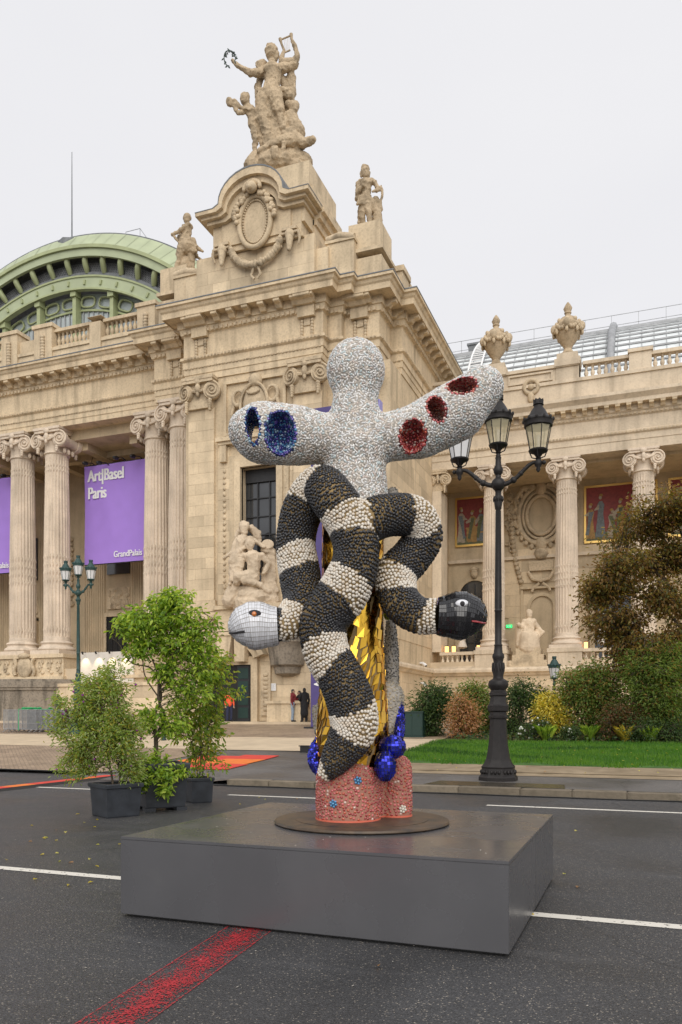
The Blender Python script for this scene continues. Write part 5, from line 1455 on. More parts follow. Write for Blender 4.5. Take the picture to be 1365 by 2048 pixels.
Zw = 4.266 * 36.0
caps = [(372, 140, -.3, 374, 160, -.3, 36, 30), (372, 108, -.25, 372, 112, -.25, 42, 44), (345, 85, -.25, 400, 85, -.25, 12, 12), (370, 175, -.25, 365, 210, -.25, 20, 24), (318, 225, -.2, 430, 222, -.2, 30, 28), (360, 240, -.25, 345, 320, -.25, 55, 48),
 (330, 140, .1, 305, 190, .1, 24, 20), (305, 190, .1, 300, 260, .1, 20, 14), (425, 115, .1, 480, 160, .1, 30, 32), (480, 160, .1, 500, 230, .1, 32, 14), (450, 130, .1, 470, 230, .1, 30, 14),
 (308, 235, -.2, 275, 330, -.3, 24, 20), (275, 330, -.3, 228, 378, -.45, 19, 11), (228, 378, -.45, 205, 385, -.45, 11, 8), (440, 220, -.2, 510, 268, -.3, 22, 18), (510, 268, -.3, 548, 292, -.4, 17, 11),
 (345, 330, -.25, 290, 420, -.5, 52, 44), (290, 420, -.5, 268, 590, -.5, 38, 22), (340, 400, -.3, 310, 560, -.3, 46, 36), (265, 595, -.55, 258, 612, -.75, 17, 12),
 (425, 280, -.7, 428, 298, -.7, 37, 32), (420, 255, -.62, 440, 262, -.6, 34, 30), (430, 315, -.65, 435, 345, -.6, 21, 25), (390, 370, -.6, 530, 375, -.6, 28, 30), (455, 390, -.62, 460, 450, -.6, 60, 54), (460, 450, -.6, 455, 520, -.6, 52, 52),
 (535, 380, -.6, 590, 440, -.7, 26, 22), (590, 440, -.7, 545, 525, -.8, 21, 14), (390, 375, -.6, 320, 370, -.6, 24, 18), (320, 370, -.6, 385, 300, -.7, 18, 13),
 (450, 540, -.7, 335, 560, -.95, 48, 40), (335, 560, -.95, 320, 600, -.8, 40, 30), (460, 560, -.7, 390, 590, -1.0, 46, 34), (400, 590, -1.0, 520, 625, -.9, 30, 24), (520, 625, -.9, 590, 680, -.8, 24, 20),
 (560, 300, .0, 600, 330, .0, 50, 40), (590, 360, .1, 590, 600, .2, 50, 70), (600, 500, .0, 610, 740, .1, 46, 60), (430, 690, -.1, 430, 750, -.1, 120, 150), (300, 640, -.3, 250, 740, -.3, 60, 60), (560, 690, -.4, 600, 750, -.3, 70, 70), (380, 700, -.7, 500, 720, -.7, 50, 60), (250, 660, -.5, 235, 740, -.45, 24, 34)]
caps += folds(340, 400, 300, 580, -.55, 45, 40, 7, 10) + folds(560, 470, 590, 660, -.2, 30, 60, 6, 14)
wg = statue('statue_group', 'pale stone group of a winged woman and seated man below the tall dark window', 'statue', (-20.42, 39.55, 7.72), caps, 4.266, (430, 775), Zw, M['statue_pale'], .036, disp=.04)
pl = MB(); c = Vector(((572 - 430) / Zw, -.3, (775 - 266) / Zw))
pl.lathe([(.0001, .06), (.31, .06), (.34, .03), (.34, -.03), (.31, -.06), (.0001, -.06)], 20, (0, 0, 0))
pl.v = [tuple(c + Vector((v[0], v[2], v[1] * .8))) for v in pl.v]
pl.build('palette', M['statue_pale'], wg, smooth=40, world=False)

Z7 = 2.814 * 33.3
caps = [(506, 978, -.05, 506, 992, -.05, 18, 15), (505, 968, 0, 510, 972, 0, 16, 16), (506, 1000, 0, 506, 1015, 0, 10, 13), (480, 1025, 0, 532, 1022, 0, 16, 16), (506, 1035, 0, 504, 1075, 0, 30, 27), (504, 1075, 0, 503, 1110, 0, 28, 38),
 (535, 1025, .05, 562, 1062, .05, 14, 12), (562, 1062, .05, 582, 1088, -.05, 12, 9), (582, 1088, -.05, 565, 1112, -.05, 14, 8), (478, 1028, 0, 456, 1058, -.15, 13, 11), (456, 1058, -.15, 440, 1045, -.3, 10, 12), (455, 1062, .1, 452, 1160, .1, 24, 22), (480, 1110, -.1, 470, 1175, -.1, 30, 26), (530, 1110, 0, 545, 1172, 0, 30, 24), (505, 1120, .05, 505, 1175, .05, 44, 52), (560, 1080, .15, 555, 1150, .15, 20, 16)]
caps += folds(503, 1080, 505, 1175, 0, 30, 56, 11, 7) + folds(505, 1025, 500, 1080, -.1, 22, 24, 5, 7)
statue('statue', 'pale stone woman in long robes standing on the terrace before the niche', 'statue', (-6.75, 50.4, 5.75), caps, 2.814, (506, 1182), Z7, M['statue_pale'], .026, disp=.015, ridges=.015)

# two flaming stone urns
def urn(x, label):
    t = thing('stone_urn', label, 'urn', (x, 50.75, 23.7), 0, 'stone urns on the wing parapet')
    b = MB().lathe([(.5, 0), (.5, .1), (.34, .2), (.22, .42), (.28, .55), (.5, .85), (.72, 1.25), (.82, 1.6), (.8, 1.8), (.66, 2.0), (.5, 2.15), (.42, 2.3), (.2, 2.4), (.16, 2.55), (.22, 2.62), (.2, 2.7)], 20)
    b.build('body', M['statue'], t, smooth=50, world=False)
    g = MB()
    for k in range(8):
        a = 2 * PI * k / 8
        for q in range(5):
            aa = a + 2 * PI / 8 * q / 5; sag = .22 * math.sin(PI * q / 5)
            g.sphere((.82 * math.cos(aa), .82 * math.sin(aa), 1.68 - sag), .13, 7, 5)
        g.sphere((.84 * math.cos(a), .84 * math.sin(a), 1.35), (.11, .11, .2), 7, 5)
        g.sphere((.66 * math.cos(a), .66 * math.sin(a), 2.02), (.13, .13, .16), 7, 5)
    for k in (0, 2, 4, 6):
        a = 2 * PI * k / 8 - PI / 2; g.sphere((.8 * math.cos(a), .8 * math.sin(a), 1.72), (.24, .24, .3), 9, 7)
    g.build('garland', M['carve'], t, smooth=60, world=False)
    f = MB()
    for k in range(7):
        a = 2 * PI * k / 7; f.tube([(.1 * math.cos(a), .1 * math.sin(a), 2.68), (.17 * math.cos(a + .6), .17 * math.sin(a + .6), 2.9), (.1 * math.cos(a + 1.3), .1 * math.sin(a + 1.3), 3.12), (.03 * math.cos(a + 2), .03 * math.sin(a + 2), 3.3)], [.08, .11, .07, .01], 6)
    f.build('flame', M['statue'], t, smooth=60, world=False)
urn(-8.85, 'carved stone urn with a flame finial on the parapet, nearer the corner pavilion')
urn(-4.45, 'carved stone urn with a flame finial beside the open balustrade')

# ================================================================ BANNERS
def a_w(me): return max(v.co.x for v in me.vertices)
def banner(x0, x1, z0, z1, y, label, edge, txt=True):
    t = thing('banner', label, 'banner', ((x0 + x1) / 2, y, z0), 0, 'purple banners between the portico columns')
    nx, nz = 32, 32; V = []; F = []
    w = x1 - x0; h = z1 - z0
    for side in (0, .05):
        for j in range(nz + 1):
            for i in range(nx + 1):
                u, v = i / nx, j / nz
                V.append(((u - .5) * w, side + .05 * math.sin(u * 9 + v * 2) * math.sin(v * PI) + .02 * math.sin(u * 23 + 5 * v) * v, v * h))
    k = (nx + 1) * (nz + 1)
    for j in range(nz):
        for i in range(nx):
            a = j * (nx + 1) + i; F.append((a, a + 1, a + nx + 2, a + nx + 1)); F.append((k + a + nx + 1, k + a + nx + 2, k + a + 1, k + a))
    link('cloth', mesh_np('cloth', V, F, M['banner'], smooth=True), t)
    if txt:
        for k_ in range(4):
            a = text_mesh('Art|Basel', 1.16, M['white'], .70, .004); link('lettering', a, t, (-w / 2 + .30 + .028 * k_, -.06 - .002 * k_, h - 1.12), (R(90), 0, 0))
        for k_ in range(4):
            a = text_mesh('Paris', 1.16, M['white'], .70, .004); link('lettering', a, t, (-w / 2 + .30 + .028 * k_, -.06 - .002 * k_, h - 2.32), (R(90), 0, 0))
    for k_ in range(2):
        a = text_mesh('GrandPalais', .60, M['white'], .82, .004); link('lettering', a, t, (w / 2 - edge - a_w(a) + .02 * k_, -.06 - .002 * k_, .36), (R(90), 0, 0))
    for z_ in (h + .03, -.03): MB().tube([(-w / 2, .03, z_), (w / 2, .03, z_)], .04, 6).build('rod', M['iron'], t, world=False)
    for u in (-.42, .42): MB().tube([(u * w, .03, h), (u * w, .5, 20.3 - z0)], .02, 5).build('cable', M['iron'], t, world=False)
    return t
banner(-36.9, -31.2, 12.2, 19.1, 46.0, 'purple banner reading Art Basel Paris hung between the portico columns', .88)
banner(-48.0, -43.25, 12.1, 19.1, 46.0, 'purple banner cut off by the left edge of the picture', .42)
def floodlight(x, y, z, label):
    t = thing('floodlight', label, 'floodlight', (x, y, z), 0, 'small floodlights above the banners')
    MB().capsule((0, 0, 0), (0, .25, .05), .12, .15).build('lamp_head', M['iron'], t, smooth=50, world=False)
    MB().tube([(0, .1, .05), (.1, .8, .2), (.35, 1.6, -.2)], .035, 6).build('arm', M['iron'], t, world=False)
for k, px in enumerate((168, 196, 229, 263)):
    p = at(px, (926, 925, 915, 912)[k], 45.0)
    floodlight(p.x, 45.0, p.z, 'small black floodlight on an arm, %s above the lettered purple banner' % ('leftmost', 'second from the left', 'third from the left', 'rightmost')[k])
p = at(4, 951, 45.0); floodlight(p.x, 45.0, p.z, 'small black floodlight above the banner at the left edge')

tt = thing('banner_totem', 'tall violet banner pylon standing on the forecourt behind the sculpture', 'banner', (-14.4, 35.6, ground_z(-14.4, 35.6)), 0)
tz = tt.location.z
xa, xb = at(622, 900, 35.6).x + 14.4, at(757, 900, 35.6).x + 14.4
tH = at(622, 818, 35.6).z - tz
MB().box(xa, xb, 0, .5, 0, tH).build('panel', M['totem'], tt, world=False)
MB().box(xb, xb + .06, .02, .48, 0, tH).build('edge_panel', M['totem_edge'], tt, world=False)
MB().box(xa - .2, xb + .2, -.4, .9, 0, .08).build('foot_plate', M['iron'], tt, world=False)
a = text_mesh('Art|Basel', .62, M['white'], .68, .02); link('lettering', a, tt, (xa + .62, -.01, 2.0), (R(90), R(-90), 0))
# warm spots on the portico partition
for k in range(4):
    p = Vector((-34.1 + k * 1.05, 42.25, 5.6))
    t = thing('spotlight', 'small lit spotlight on the white partition, %s of four' % ('leftmost', 'second from left', 'third from left', 'rightmost')[k], 'spotlight', p, 0, 'small spotlights on the white partition')
    MB().capsule((0, 0, .1), (0, .08, 0), .05, .06).tube([(0, .02, .1), (0, .4, .12)], .015, 5).build('lamp_head', M['iron'], t, smooth=50, world=False)
    ld_ = bpy.data.lights.new('spot', 'SPOT'); ld_.energy = 34; ld_.color = (1, .8, .5); ld_.spot_size = R(75); ld_.spot_blend = .8; ld_.shadow_soft_size = .03
    lo = link('spot', ld_, t, (0, -.02, -.03)); lo.rotation_euler = Vector((0, -.5, 1)).to_track_quat('Z', 'Y').to_euler()
# ================================================================ PLINTH, DISC, SCULPTURE
PX0, PX1, PY0, PY1 = -3.91, -.84, 5.31, 8.0
pt = thing('plinth', 'large low grey painted plinth in two halves under the sculpture', 'plinth', ((PX0 + PX1) / 2, (PY0 + PY1) / 2, 0))
def slabbox(name, x0, x1, y0, y1, z0, z1, m, parent, bev):
    me = MB().box(x0, x1, y0, y1, z0, z1).mesh(name, m, off=parent.location)
    b = bmesh.new(); b.from_mesh(me); bmesh.ops.bevel(b, geom=b.edges[:], offset=bev, segments=2, affect='EDGES'); b.to_mesh(me); b.free()
    return link(name, me, parent)
ym = 6.66
slabbox('plinth_half', PX0, PX1, PY0, ym - .0015, .022, .611, M['plinth'], pt, .004)
slabbox('plinth_half', PX0, PX1, ym + .0015, PY1, .022, .611, M['plinth'], pt, .004)
slabbox('top_panel', PX0 + .001, PX1 - .001, PY0 + .001, ym - .0015, .6125, .636, M['plinth'], pt, .003)
slabbox('top_panel', PX0 + .001, PX1 - .001, ym + .0015, PY1 - .001, .6125, .635, M['plinth'], pt, .003)
_n = 24
_tv = np.array(MB().sphere((0, 0, 0), 1, 6, 4).v); _tf = [f for f in MB().sphere((0, 0, 0), 1, 6, 4).f]
_tf = np.array([(f[0], f[k], f[k + 1]) for f in _tf for k in range(1, len(f) - 1)])
_P = np.stack([RNG.uniform(PX0 + .05, PX1 - .05, _n), RNG.uniform(PY0 + .05, PY1 - .05, _n), np.full(_n, .636)], 1) - np.array(pt.location)
tag(link('dust_flecks', scatter('dust_flecks', _tv, _tf, _P, frames(np.tile([[0, 0, 1.0]], (_n, 1))), np.stack([RNG.uniform(.003, .012, _n), RNG.uniform(.003, .007, _n), np.full(_n, .0015)], 1), M['linen']), pt), kind='stuff')
MB().box(PX0 + .05, PX1 - .05, PY0 + .05, PY1 - .05, 0, .03).build('base_frame', M['cord'], pt)
CX, CY = -2.39, 6.78
dk = thing('steel_disc', 'thin rusty brown steel disc lying on the grey plinth', 'disc', (CX, CY, .637))
MB().lathe([(.74, 0), (.78, .006), (.785, .014), (.78, .03), (.77, .034)], 72).build('plate', M['disc'], dk, smooth=30, world=False)
MB().lathe([(.60, .0345), (.60, .038), (.59, .040)], 60).build('raised_ring', M['disc'], dk, smooth=30, world=False)

SD = 7.17
S_ORG = Vector((CX, CY, .675))
sc_ = thing('mosaic_sculpture', 'tall mosaic sculpture of a pale figure entwined by black and white serpents', 'sculpture', S_ORG, YAW)
_l0 = S_ORG.x * CA + S_ORG.y * SA; _d0 = -S_ORG.x * SA + S_ORG.y * CA
def q(px, py, dd=0.0):
    d = _d0 + dd
    return Vector(((px - 682.5) / 1594 * d - _l0, dd, 1.6 + (1431 - py) / 1594 * d - S_ORG.z))
PXM = 1594 / _d0      # photo pixels per metre at the sculpture

M['shell_grout'] = mat('pale_grout', (0.36, 0.335, 0.30), 0.9, var=0.15, vscale=20)
def shell(name, c, rough=.3):
    m = mat(name, c, rough, spec=.6, var=.10, vscale=30, coat=.15)
    return m
SHELL = [shell('shell_white', (0.72, 0.71, 0.69)), shell('shell_grey', (0.58, 0.58, 0.58)), shell('shell_cream', (0.60, 0.54, 0.47)), shell('shell_blue', (0.50, 0.58, 0.59), .18), shell('shell_dark', (0.36, 0.33, 0.29)), shell('shell_pink', (0.54, 0.45, 0.40), .2)]
M['gold_grout'] = mat('ochre_grout', (0.24, 0.165, 0.07), 0.85, var=0.25, vscale=40)
PEB_B = [mat('black_pebble', (0.016, 0.016, 0.018), 0.28, spec=.6, var=.3, vscale=50), mat('slate_pebble', (0.030, 0.030, 0.034), 0.35, spec=.5)]
PEB_W = [mat('white_pebble', (0.66, 0.61, 0.53), 0.42, var=.06, vscale=60), mat('cream_pebble', (0.60, 0.52, 0.42), 0.45)]
def bead(name, c): return mat(name, c, 0.12, spec=.8, coat=.6)
RED = [bead('ruby_glass', (0.30, 0.018, 0.022)), bead('rose_glass', (0.52, 0.10, 0.10)), bead('amber_red_glass', (0.45, 0.07, 0.03)), bead('pearl_glass', (0.60, 0.44, 0.38))]
BLU = [bead('cobalt_glass', (0.012, 0.02, 0.20)), bead('azure_glass', (0.05, 0.22, 0.42)), bead('violet_glass', (0.13, 0.08, 0.40)), bead('ice_glass', (0.32, 0.48, 0.60))]
M['coral_grout'] = mat('coral_grout', (0.36, 0.17, 0.12), 0.85, var=.1)
M['coral_edge'] = mat('coral_paint', (0.62, 0.14, 0.085), 0.6)
M['blue_mirror'] = mat('blue_mirror_glass', (0.022, 0.03, 0.42), 0.06, metal=.75, spec=.8)
M['dark_grout'] = mat('dark_grout', (0.03, 0.028, 0.03), 0.9)
M['gold_mirror'] = mat('gold_mirror_glass', (0.68, 0.40, 0.05), 0.10, metal=1.0)
M['gold_mirror2'] = mat('deep_gold_mirror_glass', (0.45, 0.23, 0.025), 0.14, metal=1.0)
M['gravel'] = [mat('grey_gravel', (0.30, 0.27, 0.22), .6), mat('sand_gravel', (0.40, 0.34, 0.24), .6), mat('dark_gravel', (0.10, 0.095, 0.085), .4)]
M['white_tile'] = mat('white_tile', (0.66, 0.67, 0.70), 0.18, spec=.6)
M['black_tile'] = mat('black_tile', (0.012, 0.012, 0.014), 0.08, spec=.8)
M['eye_amber'] = bead('amber_eye', (0.55, 0.16, 0.02))

# templates for small pieces
def ball(nu=7, nv=4, squash=1.0):
    m = MB().sphere((0, 0, 0), (1, 1, squash), nu, nv)
    tri = []
    for f in m.f:
        for k in range(1, len(f) - 1): tri.append((f[0], f[k], f[k + 1]))
    return np.array(m.v), np.array(tri)
B_V, B_F = ball(8, 5)
CH_V = np.array([(-.9, -.5, 0), (.1, -.62, 0), (1, -.1, 0), (.55, .55, 0), (-.6, .5, 0), (-.75, -.35, .34), (.1, -.45, .4), (.8, -.05, .3), (.4, .42, .38), (-.5, .38, .3)], float)
CH_F = np.array([(5, 6, 7), (5, 7, 8), (5, 8, 9), (0, 1, 6), (0, 6, 5), (1, 2, 7), (1, 7, 6), (2, 3, 8), (2, 8, 7), (3, 4, 9), (3, 9, 8), (4, 0, 5), (4, 5, 9)])

# ---- pale figure: trunk, head and two outstretched arms, pierced by round openings
def pc(mb, x0, y0, x1, y1, r0, r1, d0=0.0, d1=0.0):
    mb.capsule(q(x0, y0, d0), q(x1, y1, d1), r0 / PXM, r1 / PXM, 20)
fb = MB()
pc(fb, 710, 880, 712, 1010, 56, 66); pc(fb, 710, 800, 712, 900, 44, 66)
fb.sphere(q(712, 742), (58 / PXM, 54 / PXM, 63 / PXM), 24, 16); pc(fb, 712, 745, 713, 800, 52, 43)
pc(fb, 662, 880, 600, 872, 46, 56); pc(fb, 600, 872, 525, 866, 57, 60); pc(fb, 525, 866, 503, 862, 60, 46)
pc(fb, 762, 878, 840, 862, 45, 52); pc(fb, 840, 862, 915, 822, 54, 58); pc(fb, 915, 822, 966, 775, 58, 42)
fig = link('pale_figure', fb.mesh('pale_figure', M['shell_grout']), sc_)
holes = [(512, 868, 17, 38, 1, .10), (562, 866, 30, 40, 0, .0), (826, 872, 25, 30, 0, .0), (868, 838, 20, 30, 1, .3), (918, 790, 32, 22, 1, .2)]
cut = []
for hx, hy, rx_, rz_, thr, rot in holes:
    cb = MB(); c = q(hx, hy, 0 if thr else -.19)
    cb.sphere((0, 0, 0), (rx_ / PXM, .42 if thr else .2, rz_ / PXM), 28, 18)
    o = link('cutter', cb.mesh('cutter', M['shell_grout']), sc_, c, (0, -rot, 0)); cut.append(o)
bpy.context.view_layer.update()
melt(fig, .028, 8, 0, cuts=cut)
inv = [(Vector(o.location), Matrix.Rotation(-o.rotation_euler.y, 3, 'Y'), h) for o, h in zip(cut, holes)]
for o in cut: bpy.data.objects.remove(o)
fig.data.materials.clear()
M['blue_grout'] = mat('dark_blue_grout', (0.02, 0.035, 0.12), .7); M['red_grout'] = mat('dark_red_grout', (0.10, 0.012, 0.012), .7)
for m_ in ('shell_grout', 'blue_grout', 'red_grout'): fig.data.materials.append(M[m_])
P, N = poisson_on(fig.data, .0185, 7)
def inhole(p):
    for k, (c, rm, h) in enumerate(inv):
        l = rm @ (Vector(p) - c); sy = .42 if h[4] else .2
        v = (l.x / (h[2] / PXM)) ** 2 + (l.y / sy) ** 2 + (l.z / (h[3] / PXM)) ** 2
        if v < 1.22: return k
    return -1
IH = np.array([inhole(p) for p in P])
for pl_ in fig.data.polygons:
    k = inhole(pl_.center); pl_.material_index = 0 if k < 0 else (1 if k < 2 else 2)
o_ = IH < 0
n = int(o_.sum())
B = frames(N[o_] + RNG.normal(0, .13, (n, 3)))
S = np.stack([RNG.uniform(.014, .023, n), RNG.uniform(.011, .016, n), RNG.uniform(.010, .02, n)], 1)
mi = RNG.choice(6, n, p=[.33, .22, .19, .12, .07, .07])
tag(link('shell_mosaic', scatter('shell_mosaic', CH_V, CH_F, P[o_], B, S, SHELL, mi), fig), kind='stuff')
for nm, ks, mats in (('blue_mosaic', (0, 1), BLU), ('red_mosaic', (2, 3, 4), RED)):
    s_ = np.isin(IH, ks); n = int(s_.sum())
    B = frames(N[s_]); S = RNG.uniform(.0105, .0145, n)[:, None] * np.array([[1, 1, .55]])
    big = RNG.random(n) < .03; S[big] *= 1.9
    mi = RNG.choice(4, n, p=[.36, .28, .2, .16])
    tag(link(nm, scatter(nm, B_V, B_F, P[s_], B, S, mats, mi, True), fig), kind='stuff')

# ---- serpents: tubes set with rows of pebbles in plain rings
def spline(cps, n):
    C = np.array(cps, float); m = len(C) - 1; out = []
    for t in np.linspace(0, m, n):
        i = min(int(t), m - 1); f = t - i
        p0, p1, p2, p3 = C[max(i - 1, 0)], C[i], C[i + 1], C[min(i + 2, m)]
        out.append(.5 * ((2 * p1) + (-p0 + p2) * f + (2 * p0 - 5 * p1 + 4 * p2 - p3) * f * f + (-p0 + 3 * p1 - 3 * p2 + p3) * f ** 3))
    return np.array(out)
def serpent(name, cps, period, ph, lab):
    cp = [tuple(q(c[0], c[1], c[2])) + (c[3] * .91 / PXM,) for c in cps]
    D = spline(cp, 700)
    seg = np.linalg.norm(np.diff(D[:, :3], axis=0), axis=1); arc_ = np.concatenate([[0], np.cumsum(seg)]); L = arc_[-1]
    T = np.gradient(D[:, :3], axis=0); T /= np.linalg.norm(T, axis=1, keepdims=True)
    U = np.zeros_like(T); u = np.array([0.0, -1, 0])
    for i in range(len(T)):
        u = u - T[i] * u.dot(T[i]); u /= np.linalg.norm(u); U[i] = u
    W = np.cross(T, U)
    idx = np.linspace(0, 699, 110).astype(int)
    body = MB().tube([Vector(D[i, :3]) for i in idx], [max(.004, D[i, 3] * .965) for i in idx], 22)
    o = body.build(name, M['gold_grout'], sc_, smooth=80, world=False)
    o['label'] = lab
    pk = {0: [], 1: []}
    s = .0; row = 0
    while s < L:
        i = int(np.searchsorted(arc_, s)); i = min(i, 699); r = D[i, 3]
        nn = max(4, int(2 * PI * r / .0315))
        for k in range(nn):
            th = 2 * PI * (k + .5 * (row % 2)) / nn + random.uniform(-.3, .3) / nn * 2
            ss = s + random.uniform(-.006, .006); j = min(699, max(0, int(np.searchsorted(arc_, ss))))
            nrm = U[j] * math.cos(th) + W[j] * math.sin(th)
            w = math.sin(2 * PI * (ss / period) + ph + .55 * math.sin(th + 3.0 * ss)) > .36
            pk[1 if w else 0].append((D[j, :3] + nrm * D[j, 3] * .985, nrm, T[j]))
        s += .0272; row += 1
    for w, mats, nm in ((0, PEB_B, 'black_pebbles'), (1, PEB_W, 'white_pebbles')):
        A = np.array([x[0] for x in pk[w]]); Nn = np.array([x[1] for x in pk[w]]); n = len(A)
        B = frames(Nn + RNG.normal(0, .1, (n, 3)))
        if w: S = np.stack([RNG.uniform(.0145, .0175, n), RNG.uniform(.0135, .016, n), RNG.uniform(.010, .0135, n)], 1)
        else: S = np.stack([RNG.uniform(.0165, .0205, n), RNG.uniform(.0125, .0155, n), RNG.uniform(.009, .0125, n)], 1)
        tag(link(nm, scatter(nm, B_V, B_F, A, B, S, mats, RNG.choice(2, n, p=[.7, .3]), True), o), kind='stuff')
    return o, D
sa, DA = serpent('serpent', [(648, 1552, -.30, 14), (672, 1520, -.33, 32), (705, 1465, -.35, 47), (706, 1420, -.36, 50), (684, 1360, -.37, 47), (652, 1300, -.36, 47), (650, 1240, -.36, 50), (690, 1180, -.4, 52), (712, 1120, -.41, 47), (705, 1060, -.40, 47), (672, 1005, -.33, 47), (640, 975, -.12, 46), (606, 1020, -.02, 44), (592, 1085, .02, 42), (600, 1150, -.05, 44), (604, 1205, -.15, 40), (580, 1244, -.24, 37), (548, 1250, -.28, 33)], .62, 2.2, 'pebbled serpent ending in the white tiled head')
sb2, DB = serpent('serpent', [(705, 1075, -.32, 40), (735, 1045, -.36, 44), (780, 1030, -.3, 43), (828, 1036, -.2, 44), (846, 1075, -.12, 42), (822, 1115, -.12, 42), (793, 1150, -.16, 44), (800, 1200, -.22, 41), (835, 1230, -.27, 38), (872, 1232, -.3, 36)], .60, .4, 'pebbled serpent ending in the black tiled head')

def tiled(mb, name, m, parent, grout, lab=None, inset=.0022, jit=.004):
    """every face becomes a separate slightly tilted tile over a grout core"""
    core = mb.build(name, grout, parent, smooth=70, world=False)
    me = mb.mesh('tiles', m)
    b = bmesh.new(); b.from_mesh(me)
    bmesh.ops.split_edges(b, edges=b.edges[:])
    for f in b.faces:
        c = f.calc_center_median(); nn = f.normal.copy()
        t = Vector((random.gauss(0, 1), random.gauss(0, 1), random.gauss(0, 1)))
        for v in f.verts:
            d = v.co - c; L = d.length
            v.co = c + d * max(.2, 1 - inset / max(L, 1e-5)) + nn * (.004 + jit * .5 * t.dot(d) / max(L, 1e-5) * .5)
    b.to_mesh(me); b.free()
    o = tag(link('mosaic_tiles', me, core), kind='stuff')
    if lab: core['label'] = lab
    return core
def head(cx, cy, d, sgn, m, lab):
    """closed blunt snout, two eyes, a plain mouth groove"""
    mb = MB()
    pts, rad = [], []
    for t, r, dy in ((0, 36, 0), (.15, 39, 0), (.35, 45, -2), (.55, 46, -2), (.72, 40, 0), (.86, 30, 4), (.95, 18, 7), (1, 5, 9)):
        pts.append(q(cx + sgn * 96 * t, cy + dy + 4 * t, d - .02 * t)); rad.append(r / PXM)
    f = []
    for i in range(len(pts) - 1):
        for s in (0, .5):
            f.append((pts[i].lerp(pts[i + 1], s), rad[i] + (rad[i + 1] - rad[i]) * s))
    f.append((pts[-1], rad[-1]))
    f2_ = []
    for i in range(len(f) - 1): f2_ += [f[i], (f[i][0].lerp(f[i + 1][0], .5), (f[i][1] + f[i + 1][1]) / 2)]
    f = f2_ + [f[-1]]
    mb.tube([a for a, b in f], [b for a, b in f], 30)
    h = tiled(mb, 'head', m, sc_, M['shell_grout'] if m is M['white_tile'] else M['dark_grout'], lab)
    for s in (-1, 1):
        e = q(cx + sgn * 42, cy - 18, d); e = e + Vector((0, s * .17, 0))
        if s < 0: e = Vector((e.x, d - .19, e.z))
        MB().sphere(e, (.06, .022, .038), 14, 9).build('eye', M['dark_grout'] if m is M['white_tile'] else M['white_tile'], h, smooth=60, world=False)
        MB().sphere(e + Vector((0, s * .016, 0)), (.022, .016, .022), 12, 8).build('pupil', M['eye_amber'] if m is M['white_tile'] else M['dark_grout'], h, smooth=60, world=False)
    g = MB()
    for s in (-1, 1):
        line = []
        for i in range(len(f)):
            if i < len(f) * .45: continue
            c_, r_ = f[i]; a_ = R(18); line.append(c_ + Vector((0, s * r_ * math.cos(a_), -r_ * math.sin(a_))))
        g.tube(line, .009, 6)
    g.build('mouth', RED[0] if m is not M['white_tile'] else M['dark_grout'], h, smooth=60, world=False)
    return h
head(556, 1252, -.28, -1, M['white_tile'], 'blunt head of white tiles')
head(876, 1232, -.3, 1, M['black_tile'], 'blunt head of glossy black tiles')

# ---- gold mirror column
gx, gz0, gz1 = q(706, 1300, .08), q(706, 1535, 0).z, q(706, 985, 0).z
def gr(z): return .285 + .03 * math.sin(z * 1.7) + .02 * math.sin(z * 3.1)
prof_ = [(gr(z) - .006, z) for z in np.linspace(gz0 - .1, gz1, 24)]
gcol = MB().lathe(prof_, 32, (gx.x, gx.y, 0)).build('gold_column', M['gold_grout'], sc_, smooth=60, world=False)
nt = 0
gl = MB()
z = gz0
while z < gz1 - .05:
    h = random.uniform(.06, .105); a = random.uniform(0, .3)
    a_end = a + 2 * PI
    while a < a_end - .12:
        w_ = random.uniform(.14, .28); w_ = min(w_, a_end - a)
        j = [random.uniform(-.014, .014) for _ in range(8)]
        cs = [(a, z), (a + w_, z), (a + w_, z + h), (a, z + h)]
        P4 = []
        tl = random.gauss(0, .002)
        for k, (aa, zz) in enumerate(cs):
            aa2 = aa + (.012 if k in (0, 3) else -.012) + (.12 * math.sin(zz * 9 + a * 5)); zz2 = zz + (.003 if k < 2 else -.003) + .05 * math.sin(aa * 3 + z * 2) + .03 * math.sin(aa * 7 + z) + j[k + 4] * .25
            r = gr(zz2) + .004 + tl * (1 if k in (0, 1) else -1) + random.gauss(0, .0007)
            P4.append(Vector((gx.x + r * math.cos(aa2), gx.y + r * math.sin(aa2), zz2)))
        c = sum(P4, Vector()) / 4
        nrm = (c - Vector((gx.x, gx.y, c.z))).normalized()
        t = MB().add([p - c for p in P4] + [p - c - nrm * .008 for p in P4], [(0, 1, 2, 3), (4, 7, 6, 5), (0, 4, 5, 1), (1, 5, 6, 2), (2, 6, 7, 3), (3, 7, 4, 0)])
        mm = M['gold_mirror'] if random.random() < .7 else M['gold_mirror2']
        if math.sin((a + w_ / 2)) < .35 and nt < 290:
            link('mirror_tile', t.mesh('mirror_tile', mm), gcol, c); nt += 1
        else:
            gl.add([p for p in P4], [(0, 1, 2, 3)])
        a += w_
    z += h * .93
tag(gl.build('mirror_tiles', M['gold_mirror'], gcol, world=False), kind='stuff')

